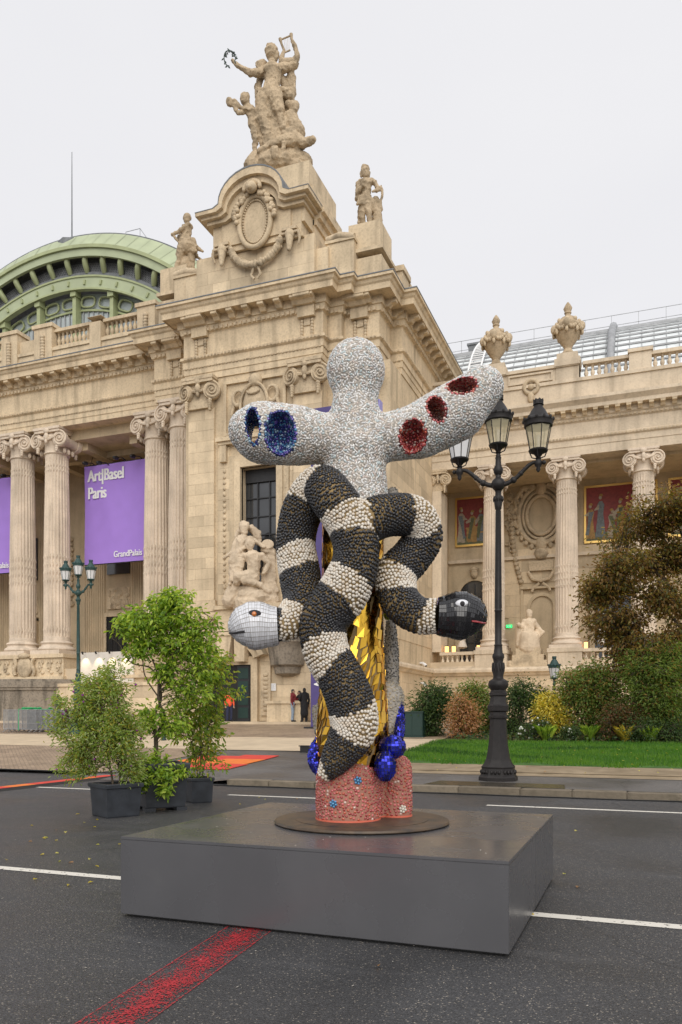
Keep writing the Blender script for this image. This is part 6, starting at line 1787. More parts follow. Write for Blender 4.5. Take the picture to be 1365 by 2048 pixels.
# ---- red mosaic foot
def foot(cx, d, rpx, top, lab=None):
    b = MB(); c = q(cx, 1600, d); r = rpx / PXM; h = q(cx, top, d).z
    b.lathe([(r, -.002), (r, .2), (r * .99, h - .14), (r * .93, h - .07), (r * .78, h - .025), (r * .5, h), (.02, h + .004)], 40, (c.x, c.y, 0))
    return b
ft = foot(697, -.05, 64, 1520)
f2 = foot(792, .16, 33, 1512); ft.v_off = 0
for f in f2.f: ft.f.append([i + len(ft.v) for i in f]); ft.m.append(0)
ft.v += f2.v
f3 = foot(752, .14, 26, 1540)
for f in f3.f: ft.f.append([i + len(ft.v) for i in f]); ft.m.append(0)
ft.v += f3.v
fo = link('red_foot', ft.mesh('red_foot', M['coral_grout']), sc_)
melt(fo, .022, 5)
fo.data.materials.clear(); fo.data.materials.append(M['coral_grout'])
P, N = poisson_on(fo.data, .0245, 7)
k_ = (P[:, 2] > .022) & (N[:, 2] > -.5); P, N = P[k_], N[k_]
n = len(P); B = frames(N)
S = np.stack([RNG.uniform(.0115, .0155, n), RNG.uniform(.010, .0135, n), RNG.uniform(.006, .009, n)], 1)
tag(link('glass_cabochons', scatter('glass_cabochons', B_V, B_F, P, B, S, RED, RNG.choice(4, n, p=[.46, .28, .2, .06]), True), fo), kind='stuff')
for px, py, col, dd in ((716, 1566, 'azure', -.4), (669, 1612, 'ice', -.36), (803, 1615, 'amber', -.03)):
    c = q(px, py, dd)
    # a small flower of beads where the surface faces the viewer
    best = min(range(n), key=lambda i: (P[i, 0] - c.x) ** 2 + (P[i, 2] - c.z) ** 2 + (0 if N[i, 1] < -.2 else 9))
    p0, n0 = Vector(P[best]), Vector(N[best]); t0 = n0.orthogonal().normalized(); b0 = n0.cross(t0)
    fl = MB().sphere(p0 + n0 * .012, .014, 10, 7)
    for k in range(6):
        a = 2 * PI * k / 6; fl.sphere(p0 + (t0 * math.cos(a) + b0 * math.sin(a)) * .026 + n0 * .008, .0125, 9, 6)
    fl.build('bead_flower', BLU[1] if col != 'amber' else PEB_W[0], fo, smooth=60, world=False)
rim = MB()
for cx, d, r in ((697, -.05, 64), (792, .16, 33), (752, .14, 26)):
    c = q(cx, 1600, d); rim.lathe([(r / PXM + .004, .0), (r / PXM + .004, .018), (r / PXM - .01, .02)], 40, (c.x, c.y, -.004 + .0005 * r / 64))
rim.build('coral_rim', M['coral_edge'], fo, smooth=30, world=False)

# ---- gravel lobes and blue mirror lobes round the foot
def lobe(name, caps_, mats, r, sizes, lab=None):
    b = MB()
    for x0, y0, x1, y1, r0, r1, d in caps_: b.capsule(q(x0, y0, d), q(x1, y1, d), r0 / PXM, r1 / PXM, 16)
    o = link(name, b.mesh(name, M['shell_grout']), sc_)
    melt(o, .022, 4); o.data.materials.clear(); o.data.materials.append(M['shell_grout'])
    P, N = poisson_on(o.data, r, 6); n = len(P)
    S = np.stack([RNG.uniform(*sizes, n), RNG.uniform(*sizes, n) * .85, RNG.uniform(*sizes, n) * 1.3], 1)
    tag(link('gravel_chips', scatter('gravel_chips', CH_V, CH_F, P, frames(N + RNG.normal(0, .3, (n, 3))), S, mats, RNG.choice(len(mats), n)), o), kind='stuff')
    if lab: o['label'] = lab
lobe('gravel_lobe', [(782, 1245, 783, 1290, 10, 15, .3), (783, 1290, 782, 1405, 15, 18, .3)], [M['gravel'][2], M['gravel'][2], M['gravel'][0]], .02, (.011, .018), 'dark grey gravel lobe')
lobe('gravel_lobe', [(776, 1395, 774, 1450, 34, 33, .2), (774, 1450, 768, 1480, 33, 18, .2)], M['gravel'][:2], .022, (.012, .02), 'pale gravel lobe on the right')
lobe('gravel_lobe', [(638, 1420, 642, 1460, 14, 14, .2)], M['gravel'][:2], .022, (.012, .02), 'pale gravel lobe on the left')
lobe('gravel_lobe', [(786, 985, 788, 1030, 12, 10, .25)], [M['gravel'][2], M['gravel'][0]], .02, (.011, .018), 'small grey gravel lobe under the arm')
def bluelobe(pts_):
    cp = spline([tuple(q(x, y, d)) + (r / PXM,) for x, y, d, r in pts_], 22)
    mb = MB(); P0 = [Vector(c[:3]) for c in cp]; rr = [c[3] for c in cp]
    t0 = (P0[0] - P0[1]).normalized(); t1 = (P0[-1] - P0[-2]).normalized()
    A = [P0[0] + t0 * rr[0] * k for k in (.95, .7)]; E = [P0[-1] + t1 * rr[-1] * k for k in (.7, .95)]
    mb.tube(A + P0 + E, [rr[0] * .3, rr[0] * .72] + rr + [rr[-1] * .72, rr[-1] * .3], 20)
    tiled(mb, 'blue_lobe', M['blue_mirror'], sc_, M['dark_grout'], None, .0018, .012)
bluelobe([(797, 1400, .15, 7), (801, 1435, .1, 9), (799, 1470, .0, 10)])
_bl = MB().sphere(q(785, 1494, -.14), (.118, .12, .105), 22, 15).sphere(q(771, 1532, -.26), (.092, .095, .135), 22, 15)
tiled(_bl, 'blue_lobe', M['blue_mirror'], sc_, M['dark_grout'], None, .0018, .012)
bluelobe([(641, 1470, .1, 5), (632, 1498, .05, 12), (629, 1525, .0, 12), (640, 1548, -.05, 7)])
gb = MB(); gb.capsule(q(775, 1210, .2), q(776, 1232, .2), 7 / PXM, 8 / PXM); tiled(gb, 'green_bud', LEAF['fresh'][1], sc_, M['dark_grout'])
# ================================================================ STREET FURNITURE
def lantern(parent, z, glass, iron, s=1.0):
    """tapered glass lantern with ring gallery, domed cap and crown; local to parent"""
    h = link('lantern', MB().lathe([(.05 * s, 0), (.07 * s, .02 * s), (.05 * s, .05 * s), (.10 * s, .12 * s), (.205 * s, .17 * s), (.215 * s, .2 * s), (.19 * s, .215 * s)], 16).mesh('lantern', iron, smooth=40), parent, z)
    gl = MB().lathe([(.185 * s, .215 * s), (.285 * s, .72 * s)], 8, caps=False, ph=PI / 8); gl.build('lantern_glass', glass, h, world=False)
    bars = MB()
    for k in range(8):
        a = 2 * PI * k / 8 + PI / 8; bars.tube([(.188 * s * math.cos(a), .188 * s * math.sin(a), .2 * s), (.29 * s * math.cos(a), .29 * s * math.sin(a), .74 * s)], .011 * s, 5)
    for k in range(4):
        a = 2 * PI * k / 4; bars.tube([(.05 * s * math.cos(a), .05 * s * math.sin(a), .02 * s), (.14 * s * math.cos(a), .14 * s * math.sin(a), .05 * s), (.2 * s * math.cos(a), .2 * s * math.sin(a), .2 * s)], .014 * s, 5)
    bars.build('lantern_bars', iron, h, world=False)
    MB().lathe([(.285 * s, .70 * s), (.31 * s, .72 * s), (.315 * s, .80 * s), (.33 * s, .83 * s), (.32 * s, .86 * s), (.26 * s, .9 * s), (.22 * s, .95 * s), (.15 * s, 1.08 * s), (.10 * s, 1.15 * s), (.095 * s, 1.18 * s), (.12 * s, 1.2 * s), (.10 * s, 1.24 * s)], 20).build('lantern_cap', iron, h, smooth=40, world=False)
    cr = MB()
    for k in range(8):
        a = 2 * PI * k / 8; cr.prism([(-.035 * s, 0), (.035 * s, 0), (.05 * s, .1 * s), (0, .075 * s), (-.05 * s, .1 * s)], -.008 * s, .008 * s)
        n_ = 10
        for i in range(len(cr.v) - n_, len(cr.v)):
            x, y, zz = cr.v[i]; y += .1 * s; cr.v[i] = (x * math.cos(a) - y * math.sin(a), x * math.sin(a) + y * math.cos(a), zz + 1.22 * s)
    for k in range(12):
        a = 2 * PI * k / 12; cr.sphere((.325 * s * math.cos(a), .325 * s * math.sin(a), .86 * s), (.03 * s, .03 * s, .05 * s), 6, 4)
    cr.build('lantern_crown', iron, h, world=False)
    bl = MB().capsule((0, 0, .25 * s), (0, 0, .5 * s), .035 * s, .045 * s); bl.build('bulb', M['linen'], h, smooth=50, world=False)
    return h

def candelabrum(loc, label, iron, glasses, rotz=0.0, ls=1.0, aw=1.0):
    t = thing('street_lamp', label, 'street lamp', loc, rotz, 'three-branched street lamps')
    k_ = 17.9 / 1594 / 2.333
    prof = [(92, 1587), (92, 1570), (84, 1560), (78, 1530), (80, 1522), (66, 1505), (62, 1496), (60, 1488)]
    MB().lathe([(r * k_, (1587 - y) * k_) for r, y in prof], 8, ph=PI / 8).build('base', iron, t, smooth=20, world=False)
    og = MB()
    for k in range(8):
        a = 2 * PI * k / 8
        for u in (-.17, 0, .17): og.sphere((.375 * math.cos(a + u * 1.3), .375 * math.sin(a + u * 1.3), .2), (.035, .035, .05), 7, 5)
    og.build('base_ornament', iron, t, smooth=60, world=False)
    prof = [(58, 1490), (52, 1460), (46, 1420), (42, 1370), (39, 1300), (46, 1297), (47, 1288), (41, 1283), (40, 1268), (49, 1262), (50, 1238), (44, 1232), (40, 1222), (37, 1195), (43, 1190), (43, 1178), (36, 1172), (35, 1160)]
    MB().lathe([(r * k_, (1587 - y) * k_) for r, y in prof], 8, ph=PI / 8).build('pedestal', iron, t, smooth=20, world=False)
    prof = [(35, 1165), (45, 1150), (47, 1138), (44, 1124), (36, 1118), (25, 1112), (23, 1098), (28, 1080), (26, 1060), (22, 1035), (24, 1022), (28, 1012), (27, 1000), (21, 992), (19, 975), (18, 960), (20, 955), (16, 950), (16, 800), (18, 797), (18, 792), (15, 788), (13, 560), (11.5, 325), (15, 320), (17, 305), (19, 290), (21, 268), (20, 262), (14, 256), (14, 240), (17, 236)]
    mp = MB().lathe([(r * k_, (1587 - y) * k_) for r, y in prof], 24); mp.build('mast', iron, t, smooth=40, world=False)
    fl = MB(); f1_ = MB()
    for k in range(12):
        a = 2 * PI * k / 12; f1_.tube([(15.6 * k_ * math.cos(a), 15.6 * k_ * math.sin(a), (1587 - 785) * k_), (11.6 * k_ * math.cos(a), 11.6 * k_ * math.sin(a), (1587 - 330) * k_)], .008, 4)
        fl.sphere((21 * k_ * math.cos(a), 21 * k_ * math.sin(a), (1587 - 275) * k_), (.02, .02, .06), 6, 4)
        fl.sphere((26 * k_ * math.cos(a), 26 * k_ * math.sin(a), (1587 - 1060) * k_), (.025, .025, .12), 6, 4)
    tag(f1_.build('mast_ribs', iron, t, smooth=60, world=False), kind='stuff'); tag(fl.build('mast_leaves', iron, t, smooth=60, world=False), kind='stuff')
    zb = (1587 - 205) * k_
    MB().sphere((0, 0, zb), .155, 20, 14).build('ball', iron, t, smooth=60, world=False)
    z1 = (1587 - 62) * k_
    MB().lathe([(.07, zb + .12), (.06, zb + .2), (.10, zb + .26), (.11, zb + .33), (.07, zb + .42), (.06, zb + .55), (.07, zb + .6), (.045, z1 - .1), (.06, z1 - .05), (.04, z1)], 16).build('upper_stem', iron, t, smooth=40, world=False)
    lantern(t, (0, 0, z1), glasses[0], iron, ls)
    for i, s in enumerate((-1, 1)):
        a = MB()
        P = [(s * x * aw, 0, zb + z) for x, z in ((.12, -.02), (.25, .02), (.42, .12), (.58, .27), (.72, .38), (.86, .40), (.93, .33))]
        C = spline(P, 22); a.tube([Vector(c) for c in C], [.055 - .018 * k / 21 for k in range(22)], 8)
        a.sphere((s * .34 * aw, 0, zb + .06), .075, 9, 7); a.sphere((s * .5 * aw, 0, zb + .19), .06, 9, 7); a.sphere((s * 1.0 * aw, 0, zb + .38), .05, 9, 7)
        a.lathe([(.02, 0), (.05, .05), (.04, .1), (.08, .15), (.085, .22), (.05, .28), (.045, .33)], 12, (s * .88 * aw, 0, zb + .18))
        arm = a.build('arm', iron, t, smooth=50, world=False)
        lantern(arm, (s * .88 * aw, 0, zb + .46), glasses[1 + i], iron, ls)
    return t
lp = atd(997, 1556, 17.9); lp.z = .14
candelabrum(lp, 'tall black cast iron street lamp with three lanterns beside the kerb', M['lampiron'], (M['lglass'], M['lfrost'], M['lglass']))
p2 = atd(157, 1400, 37.6); p2.z = ground_z(p2.x, p2.y) + .0
candelabrum(p2, 'distant dark green street lamp with three lanterns before the portico columns', M['lampgreen'], (M['lfrost'],) * 3, R(12), .82, .72)
dp = MB(); dp.add([(lp.x - 1.3, 16.34, .1505), (lp.x + 1.6, 16.34, .1505), (lp.x + 1.5, 17.3, .1505), (lp.x - 1.2, 17.4, .1505)], [(0, 1, 2, 3)])
M['damp'] = mat('damp_asphalt', (0.055, 0.047, 0.034), .25, var=.3, vscale=6)
tag(dp.build('damp_patch', M['damp'], fix=False), kind='structure')

g = at(1109, 1380, 40.5); gz_ = ground_z(g.x, 40.5)
gl = thing('garden_lamp', 'small green lamp post among the shrubs before the terrace wall', 'lamp post', (g.x, 40.5, gz_))
hh = at(1109, 1363, 40.5).z - gz_
MB().lathe([(.14, 0), (.14, .5), (.07, .6), (.05, hh - .2), (.08, hh - .15), (.05, hh)], 12).build('post', M['lampgreen'], gl, smooth=40, world=False)
lantern(gl, (0, 0, hh), M['lfrost'], M['lampgreen'], .95)

# stack of crowd barriers, each one a thing
gal = []
def barrier():
    t = thing('crowd_barrier', '', 'barrier', (0, 0, 0))
    f = MB(); W, H = 2.2, 1.1
    P = [(0, 0, .15), (0, 0, H), (W, 0, H), (W, 0, .15), (0, 0, .15)]
    f.tube(P, .022, 6)
    f.build('frame', M['galv'], t, world=False)
    b = MB()
    for k in range(1, 34): b.tube([(W * k / 34, 0, .15), (W * k / 34, 0, H)], .012, 5)
    for z in (.45, .8): b.tube([(0, 0, z), (W, 0, z)], .008, 4)
    b.build('bars', M['galv'], t, world=False)
    for x in (.25, W - .25):
        MB().tube([(x, -.28, .02), (x, 0, .17), (x, .28, .02)], .018, 5).build('foot', M['galv'], t, world=False)
    return t
B0 = barrier()
bp_ = at(8, 1470, 31.0); bz = ground_z(bp_.x, 31.0) + .03
def copy_tree(o, parent=None):
    c = o.copy(); COL.objects.link(c)
    if parent: c.parent = parent
    for ch in list(o.children): copy_tree(ch, c)
    return c
NB = 9
for k in range(NB):
    o = B0 if k == 0 else copy_tree(B0)
    o.location = (bp_.x + .16 * k, 31.0 + .15 * k, bz); o.rotation_euler = (0, 0, R(-3 + random.uniform(-1.5, 1.5)))
    o['label'] = ('front galvanised crowd barrier of the stack at the left edge', 'rearmost galvanised crowd barrier of the stack by the curved base')[k > 0] if k in (0, NB - 1) else '%s crowd barrier from the front in the galvanised stack by the curved base' % ('second', 'third', 'fourth', 'fifth', 'sixth', 'seventh', 'eighth')[k - 1]
    o['group'] = 'crowd barriers stacked before the portico'
st_ = MB()
zt = bz + 1.13
st_.tube([(bp_.x + 1.0, 30.93, bz + .1), (bp_.x + 1.0, 30.93, zt), (bp_.x + 2.1, 32.5, zt), (bp_.x + 2.1, 32.5, bz + .1)], .03, 5)
for k in range(8): st_.sphere((bp_.x + .9 + random.uniform(-.2, 1.2), 31.3 + random.uniform(0, .8), zt + .06), (.14, .1, .05), 7, 5)
s_o = st_.build('strap', M['strap']); tag(s_o, 'bright green strap tied round the stacked crowd barriers', 'strap')

# bollards
BOLL = MB().lathe([(.085, 0), (.085, .9), (.095, .92), (.095, 1.0), (.06, 1.06), (.02, 1.09)], 14).mesh('post', M['cabinet'], smooth=40)
for px, Y, lab in ((117, 30.5, 'dark green bollard beside the stacked crowd barriers'), (328, 27.5, 'dark green bollard behind the middle tree'), (413, 28.5, 'dark green bollard behind the rightmost potted shrub'), (560, 36, None)):
    if lab is None: continue
    p = at(px, 1431, Y)
    t = thing('bollard', lab, 'bollard', (p.x, Y, ground_z(p.x, Y) + .02), 0, 'green bollards on the forecourt')
    link('post', BOLL, t); MB().lathe([(.11, 0), (.11, .06), (.09, .09)], 14).build('collar', M['cabinet'], t, world=False)
# cabinet
p = at(825, 1482, 30.5); cz = ground_z(p.x, 30.5)
cb = thing('utility_cabinet', 'dark green utility cabinet at the edge of the lawn', 'cabinet', (p.x, 30.5, cz))
MB().box(-.42, .42, 0, .5, .05, 1.0).box(-.46, .46, -.03, .53, 0, .06).box(-.45, .45, -.03, .53, 1.0, 1.05).build('casing', M['cabinet'], cb, world=False)
for s in (-1, 1): MB().box(s * .21 - .19, s * .21 + .19, -.015, .0, .1, .95).build('door', M['cabinet'], cb, world=False)
# railing behind the shrubs
rf = thing('iron_railing', 'low black iron railing behind the garden shrubs', 'railing', (-4, 36.5, ground_z(0, 36.5)))
PALE = MB().box(-.012, .012, -.012, .012, 0, 1.15).add([(-.02, -.02, 1.15), (.02, -.02, 1.15), (.02, .02, 1.15), (-.02, .02, 1.15), (0, 0, 1.26)], [(0, 1, 4), (1, 2, 4), (2, 3, 4), (3, 0, 4)]).mesh('pale', M['iron'])
for k in range(110): link('pale', PALE, rf, (-3.2 + k * .13, 0, 0))
MB().box(-3.3, 11.2, -.02, .02, .12, .17).box(-3.3, 11.2, -.02, .02, 1.0, 1.05).build('rail', M['iron'], rf, world=False)

# carpets and cables
def sheet(name, polys, lab, cat, lift):
    mb = MB()
    for poly, mi_ in polys:
        n0 = len(mb.f); drape(mb, poly, lift, 6)
        for i in range(n0, len(mb.f)): mb.m[i] = mi_
    o = mb.build(name, [M['carpet_red'], M['carpet_orange']], None, fix=False)
    sol = o.modifiers.new('t', 'SOLIDIFY'); sol.thickness = .012; sol.offset = -1
    return tag(o, lab, cat)
sheet('carpet', [([(-13.1, 18.9), (-10.5, 18.9), (-10.5, 20.1), (-13.1, 20.1)], 0), ([(-13.1, 20.1), (-11.9, 20.1), (-11.9, 21.0), (-13.1, 21.0)], 1), ([(-11.9, 20.1), (-10.6, 20.1), (-10.6, 21.4), (-11.9, 21.4)], 1), ([(-13.1, 21.0), (-11.9, 21.0), (-11.9, 22.2), (-13.1, 22.2)], 0), ([(-11.9, 21.4), (-10.6, 21.4), (-10.7, 22.6), (-11.9, 22.6)], 0)], 'red and orange patchwork carpet laid on the pavement', 'carpet', .03)
rp = thing('cable_ramp', 'black cable ramp with a red and orange carpet strip on top', 'cable ramp', (-12.95, 15.2, 0))
MB().prism([(-.3, 0), (.3, 0), (.19, .05), (-.19, .05)], -4.6, 2.0).build('rubber_body', M['cord'], rp, world=False)
cs_ = MB()
for k in range(9): cs_.add([(-.18, -4.5 + k * .72, .054), (.18, -4.5 + k * .72, .054), (.18, -3.785 + k * .72, .054), (-.18, -3.785 + k * .72, .054)], [(0, 1, 2, 3)], k % 3 % 2)
cs_.build('carpet_strip', [M['carpet_red'], M['carpet_orange']], rp, world=False, fix=False)
cc = MB(); cc.tube([(x, 15.93 + .03 * math.sin(x * 1.3) + .02 * math.sin(x * 3.1), .014) for x in np.linspace(-9.2, 14, 120)], .013, 6)
tag(cc.build('cable', M['cord']), 'long black cable lying in the gutter along the kerb', 'cable', 'black cables on the ground')
cc = MB(); cc.tube([(x, 17.5 + .06 * math.sin(x * .6), ground_z(x, 17.5) + .03) for x in np.linspace(-40, -13, 60)], .02, 6)
tag(cc.build('cable', M['cord']), 'black cable along the front edge of the cobbled plaza', 'cable', 'black cables on the ground')
fx = thing('uplight', 'small black floor uplight on the pavement left of the sculpture', 'uplight', at(613, 1505, 24.0), 0)
MB().box(-.18, .18, -.1, .1, .0, .2).box(-.22, .22, -.12, .12, .2, .23).build('housing', M['cord'], fx, world=False)

# terrace things
for k, (px, py) in enumerate(((893, 1295), (907, 1303), (957, 1295))):
    p = at(px, py, 50.4)
    t = thing('table_lantern', 'small lit amber lantern on the terrace rail, %s of three' % ('leftmost', 'middle', 'rightmost')[k], 'lantern', (p.x, 50.55, 5.66), 0, 'amber lanterns on the terrace')
    MB().box(-.1, .1, -.1, .1, .02, .4).build('shade', M['tablelamp'], t, world=False); MB().box(-.12, .12, -.12, .12, -.04, .02).box(-.11, .11, -.11, .11, .4, .45).build('frame', M['iron'], t, world=False)
p = at(1172, 1291, 50.4); t = thing('table_lantern', 'small lit amber lantern right of the second wing column', 'lantern', (p.x, 50.55, 5.66), 0, 'amber lanterns on the terrace')
MB().box(-.1, .1, -.1, .1, .02, .4).build('shade', M['tablelamp'], t, world=False); MB().box(-.12, .12, -.12, .12, -.04, .02).box(-.11, .11, -.11, .11, .4, .45).build('frame', M['iron'], t, world=False)
for k, px in enumerate((925, 1207)):
    p = at(px, 1290, 52.0)
    t = thing('closed_parasol', ('folded white canvas parasol on the terrace behind the balustrade', 'folded white canvas parasol on the terrace half behind the brown tree')[k], 'parasol', (p.x, 52.0, 5.0), 0, 'folded parasols on the terrace')
    h = at(px, 1240, 52).z - 5 + .4
    MB().lathe([(.14, 1.0), (.34, 1.1), (.2, 1.5), (.3, 1.9), (.26, 2.3), (.1, h - .3), (.03, h)], 9).build('canopy', M['linen'], t, smooth=25, world=False)
    MB().lathe([(.03, 0), (.03, h)], 8).lathe([(.3, 0), (.3, .05)], 14).build('pole', M['iron'], t, world=False)
p = at(1018, 1252, 54.8); t = thing('exit_sign', 'tiny lit green emergency exit sign beside the first wing column', 'sign', (p.x, 54.95, p.z))
MB().box(-.2, .2, -.03, .05, -.1, .1).build('housing', M['exit'], t, world=False)
MB().prism([(-.12, -.05), (-.08, -.05), (-.04, .05), (-.08, .05)], -.036, -.031).prism([(.02, -.06), (.1, -.06), (.1, .06), (.02, .06)], -.036, -.031).build('pictogram', M['white'], t, world=False)
p = at(546, 1374, 40.0); t = thing('notice_board', 'white square notice on the wall right of the dark doorway', 'notice', (p.x, 40.06, p.z))
MB().box(-.17, .17, -.03, .02, -.2, .2).build('panel', M['white'], t, world=False)
ln = MB()
for k in range(6): ln.box(-.13, .13 - .05 * (k % 2), -.034, -.0305, .13 - k * .05, .142 - k * .05)
ln.build('print', M['galv'], t, world=False)
for k, (px, py, Y, lab) in enumerate(((808, 1330, 47.5, 'white dome security camera on the side wall above the cabinet'), (806, 1370, 47.5, 'small white security camera low on the side wall'))):
    z = at(px, py, Y).z
    t = thing('security_camera', lab, 'camera', (-12.7, Y, z)); MB().box(-.25, 0, -.08, .08, .06, .16).capsule((.02, 0, .02), (.1, 0, -.04), .1, .1).build('housing', M['white'], t, smooth=40, world=False)
    MB().sphere((.14, -.02, -.08), .07, 10, 8).build('dome', M['cord'], t, smooth=60, world=False)

# ================================================================ PLANTERS
def planter(px, d, w, h, lab, rot, feet=False, flare=.10):
    p = atd(px, 1431, d); p.z = 0
    t = thing('planter', lab, 'planter', p, YAW + R(rot), 'dark square planters on the asphalt')
    b = MB(); a, c = w / 2, w / 2 * (1 - flare); z0 = .05 if feet else .0
    def ring(s, z): return [(-s, -s, z), (s, -s, z), (s, s, z), (-s, s, z)]
    lv = [ring(c * .97, z0), ring(c, z0 + .02), ring(a * .985, h * .86), ring(a * .985, h * .86)]
    V = sum(lv, []); F = []
    for k in range(3):
        for i in range(4): j = (i + 1) % 4; F.append((k * 4 + i, k * 4 + j, k * 4 + 4 + j, k * 4 + 4 + i))
    F.append((3, 2, 1, 0)); b.add(V, F)
    b.build('pot', M['pot'], t, world=False)
    r = MB(); o1, o2 = a * 1.07, a * .9
    L = [ring(a * .99, h * .86), ring(o1, h * .88), ring(o1 * 1.01, h * .97), ring(o1 * .98, h), ring(o2, h), ring(o2, h * .9)]
    V = sum(L, []); F = []
    for k in range(5):
        for i in range(4): j = (i + 1) % 4; F.append((k * 4 + i, k * 4 + j, k * 4 + 4 + j, k * 4 + 4 + i))
    r.add(V, F); rm = r.build('rim', M['pot'], t, world=False)
    MB().box(-o2, o2, -o2, o2, h * .8, h * .93).build('soil', M['soil'], t, world=False)
    if feet:
        for sx in (-1, 1):
            for sy in (-1, 1): MB().box(sx * c * .8 - .09, sx * c * .8 + .09, sy * c * .8 - .09, sy * c * .8 + .09, 0, .06).build('foot', M['pot'], t, world=False)
    return p, h
P1 = planter(232, 12.72, .60, .53, 'low dark square planter at the front left of the three', 42)
P2 = planter(322, 13.65, .74, .80, 'tallest dark planter with a rounded rim and feet, in the middle', 28, True)
P3 = planter(398, 14.75, .42, .46, 'smallest dark square planter at the right of the three', 30)

# ================================================================ PLANTS
def leaf_mesh(name, P, N, L, W, mats, p=(.55, .3, .15), fold=.25, axis=None):
    n = len(P)
    tv = np.array([(0, 0, 0), (-.5, .38, .18 * fold * 4), (0, .45, 0), (.5, .38, .18 * fold * 4), (-.28, .78, .1), (0, 1, -.08), (.28, .78, .1)])
    tf = np.array([(0, 2, 1), (0, 3, 2), (1, 2, 4), (2, 5, 4), (2, 3, 6), (2, 6, 5)])
    B = frames(N)
    if axis is not None:
        Y = axis - N * np.sum(axis * N, 1, keepdims=True) / np.maximum(1e-9, np.sum(N * N, 1, keepdims=True)); Y /= np.maximum(1e-9, np.linalg.norm(Y, axis=1, keepdims=True))
        Zn = N / np.linalg.norm(N, axis=1, keepdims=True); X = np.cross(Y, Zn); B = np.stack([X, Y, Zn], 1)
    S = np.stack([W * RNG.uniform(.75, 1.25, n), L * RNG.uniform(.7, 1.3, n), L * np.ones(n)], 1)
    return scatter(name, tv, tf, P, B, S, mats, RNG.choice(len(mats), n, p=p))

def sample_blobs(blobs, n):
    vol = np.array([b[3] * b[4] * b[5] for b in blobs]) ** .75; k = RNG.choice(len(blobs), n, p=vol / vol.sum())
    u = RNG.normal(size=(n, 3)); u /= np.linalg.norm(u, axis=1, keepdims=True); r = RNG.random(n) ** .42
    b = np.array(blobs)[k]
    return b[:, :3] + u * r[:, None] * b[:, 3:6]

def plant(name, label, cat, base, blobs, tips, per, L, W, leaf, stems, group=None, fork=None, droop=.2, spread=.12, p=(.55, .3, .15), individual=0, tr=.03, twig=.006, flowers=None, extra=()):
    """stems rise from the base to tips spread through the crown; leaves sit along the outer part of each twig. All local to base."""
    t = thing(name, label, cat, base, YAW, group)
    T = sample_blobs(blobs, tips)
    tr_mb = MB(); LP, LD = [], []
    heads = []
    for s in stems:           # (points, radii)
        pts = spline([tuple(c) for c in s[0]], 10 + 2 * len(s[0])); n = len(pts)
        tr_mb.tube([Vector(c) for c in pts], [s[1] + (s[2] - s[1]) * k / (n - 1) for k in range(n)], 7)
        heads += [Vector(c) for c in pts[n // 3:]]
    H = np.array(heads)
    for tip in T:
        dd = np.linalg.norm(H - tip, axis=1) + np.maximum(0, H[:, 2] - tip[2]) * 1.5
        h = H[int(np.argmin(dd * RNG.uniform(.8, 1.2, len(dd))))]
        mid = (h + tip) / 2 + np.array([0, 0, .12 * np.linalg.norm(tip - h)]) + RNG.normal(0, .05 * np.linalg.norm(tip - h) + 1e-4, 3)
        C = spline([h, mid, tip, tip + (tip - mid) * .25 - np.array([0, 0, droop * .15])], 9)
        tr_mb.tube([Vector(c) for c in C[::2]], [twig * 1.6, twig * 1.3, twig, twig * .8, twig * .4], 4)
        m = per
        f = RNG.uniform(.35, 1.0, m); j = (f * 8).astype(int).clip(0, 7)
        A = C[j] + (C[j + 1] - C[j]) * (f * 8 - j)[:, None]
        off = RNG.normal(0, spread, (m, 3)); LP.append(A + off)
        dr = (C[j + 1] - C[j]); dr /= np.maximum(1e-6, np.linalg.norm(dr, axis=1, keepdims=True)); LD.append(dr * .6 + off / spread * .6 + np.array([0, 0, -droop]))
    for (ep, en, es) in extra:
        LP.append(np.array(ep) + RNG.normal(0, es, (en, 3))); LD.append(RNG.normal(0, 1, (en, 3)) + np.array([0, 0, -.6]))
    tr_mb.build('trunk', M['bark'], t, smooth=60, world=False, fix=False)
    LP, LD = np.concatenate(LP), np.concatenate(LD); n = len(LP)
    NN = RNG.normal(0, .55, (n, 3)) + np.array([0, -.25, .8])
    idx = RNG.permutation(n)
    k = idx[individual:]
    tag(link('foliage', leaf_mesh('foliage', LP[k], NN[k], L, W, leaf, p, axis=LD[k]), t), kind='stuff')
    if individual:
        protos = [leaf_mesh('leaf', np.zeros((1, 3)), np.array([[0, 0, 1.0]]), L, W, [m_], (1.0,), axis=np.array([[0, 1.0, 0]])) for m_ in leaf for _ in range(2)]
        near = idx[np.argsort(LP[idx][:, 1])][:individual]
        # the nearest ones are separate leaves; whatever they displaced joins the mass
        for i in idx[:individual]:
            b = Vector(LD[i]).normalized() if np.linalg.norm(LD[i]) > 0 else Vector((0, 1, 0))
            link('leaf', random.choice(protos), t, LP[i], Vector(b).to_track_quat('Y', 'Z').to_euler(), (1,) * 3)
    if flowers:
        m_, cnt, r = flowers
        sel = RNG.choice(n, cnt); tv, tf = ball(6, 4)
        tag(link('blossom', scatter('blossom', tv, tf, LP[sel] + RNG.normal(0, .02, (cnt, 3)), frames(RNG.normal(size=(cnt, 3))), np.full((cnt, 3), r), m_), t), kind='stuff')
    return t

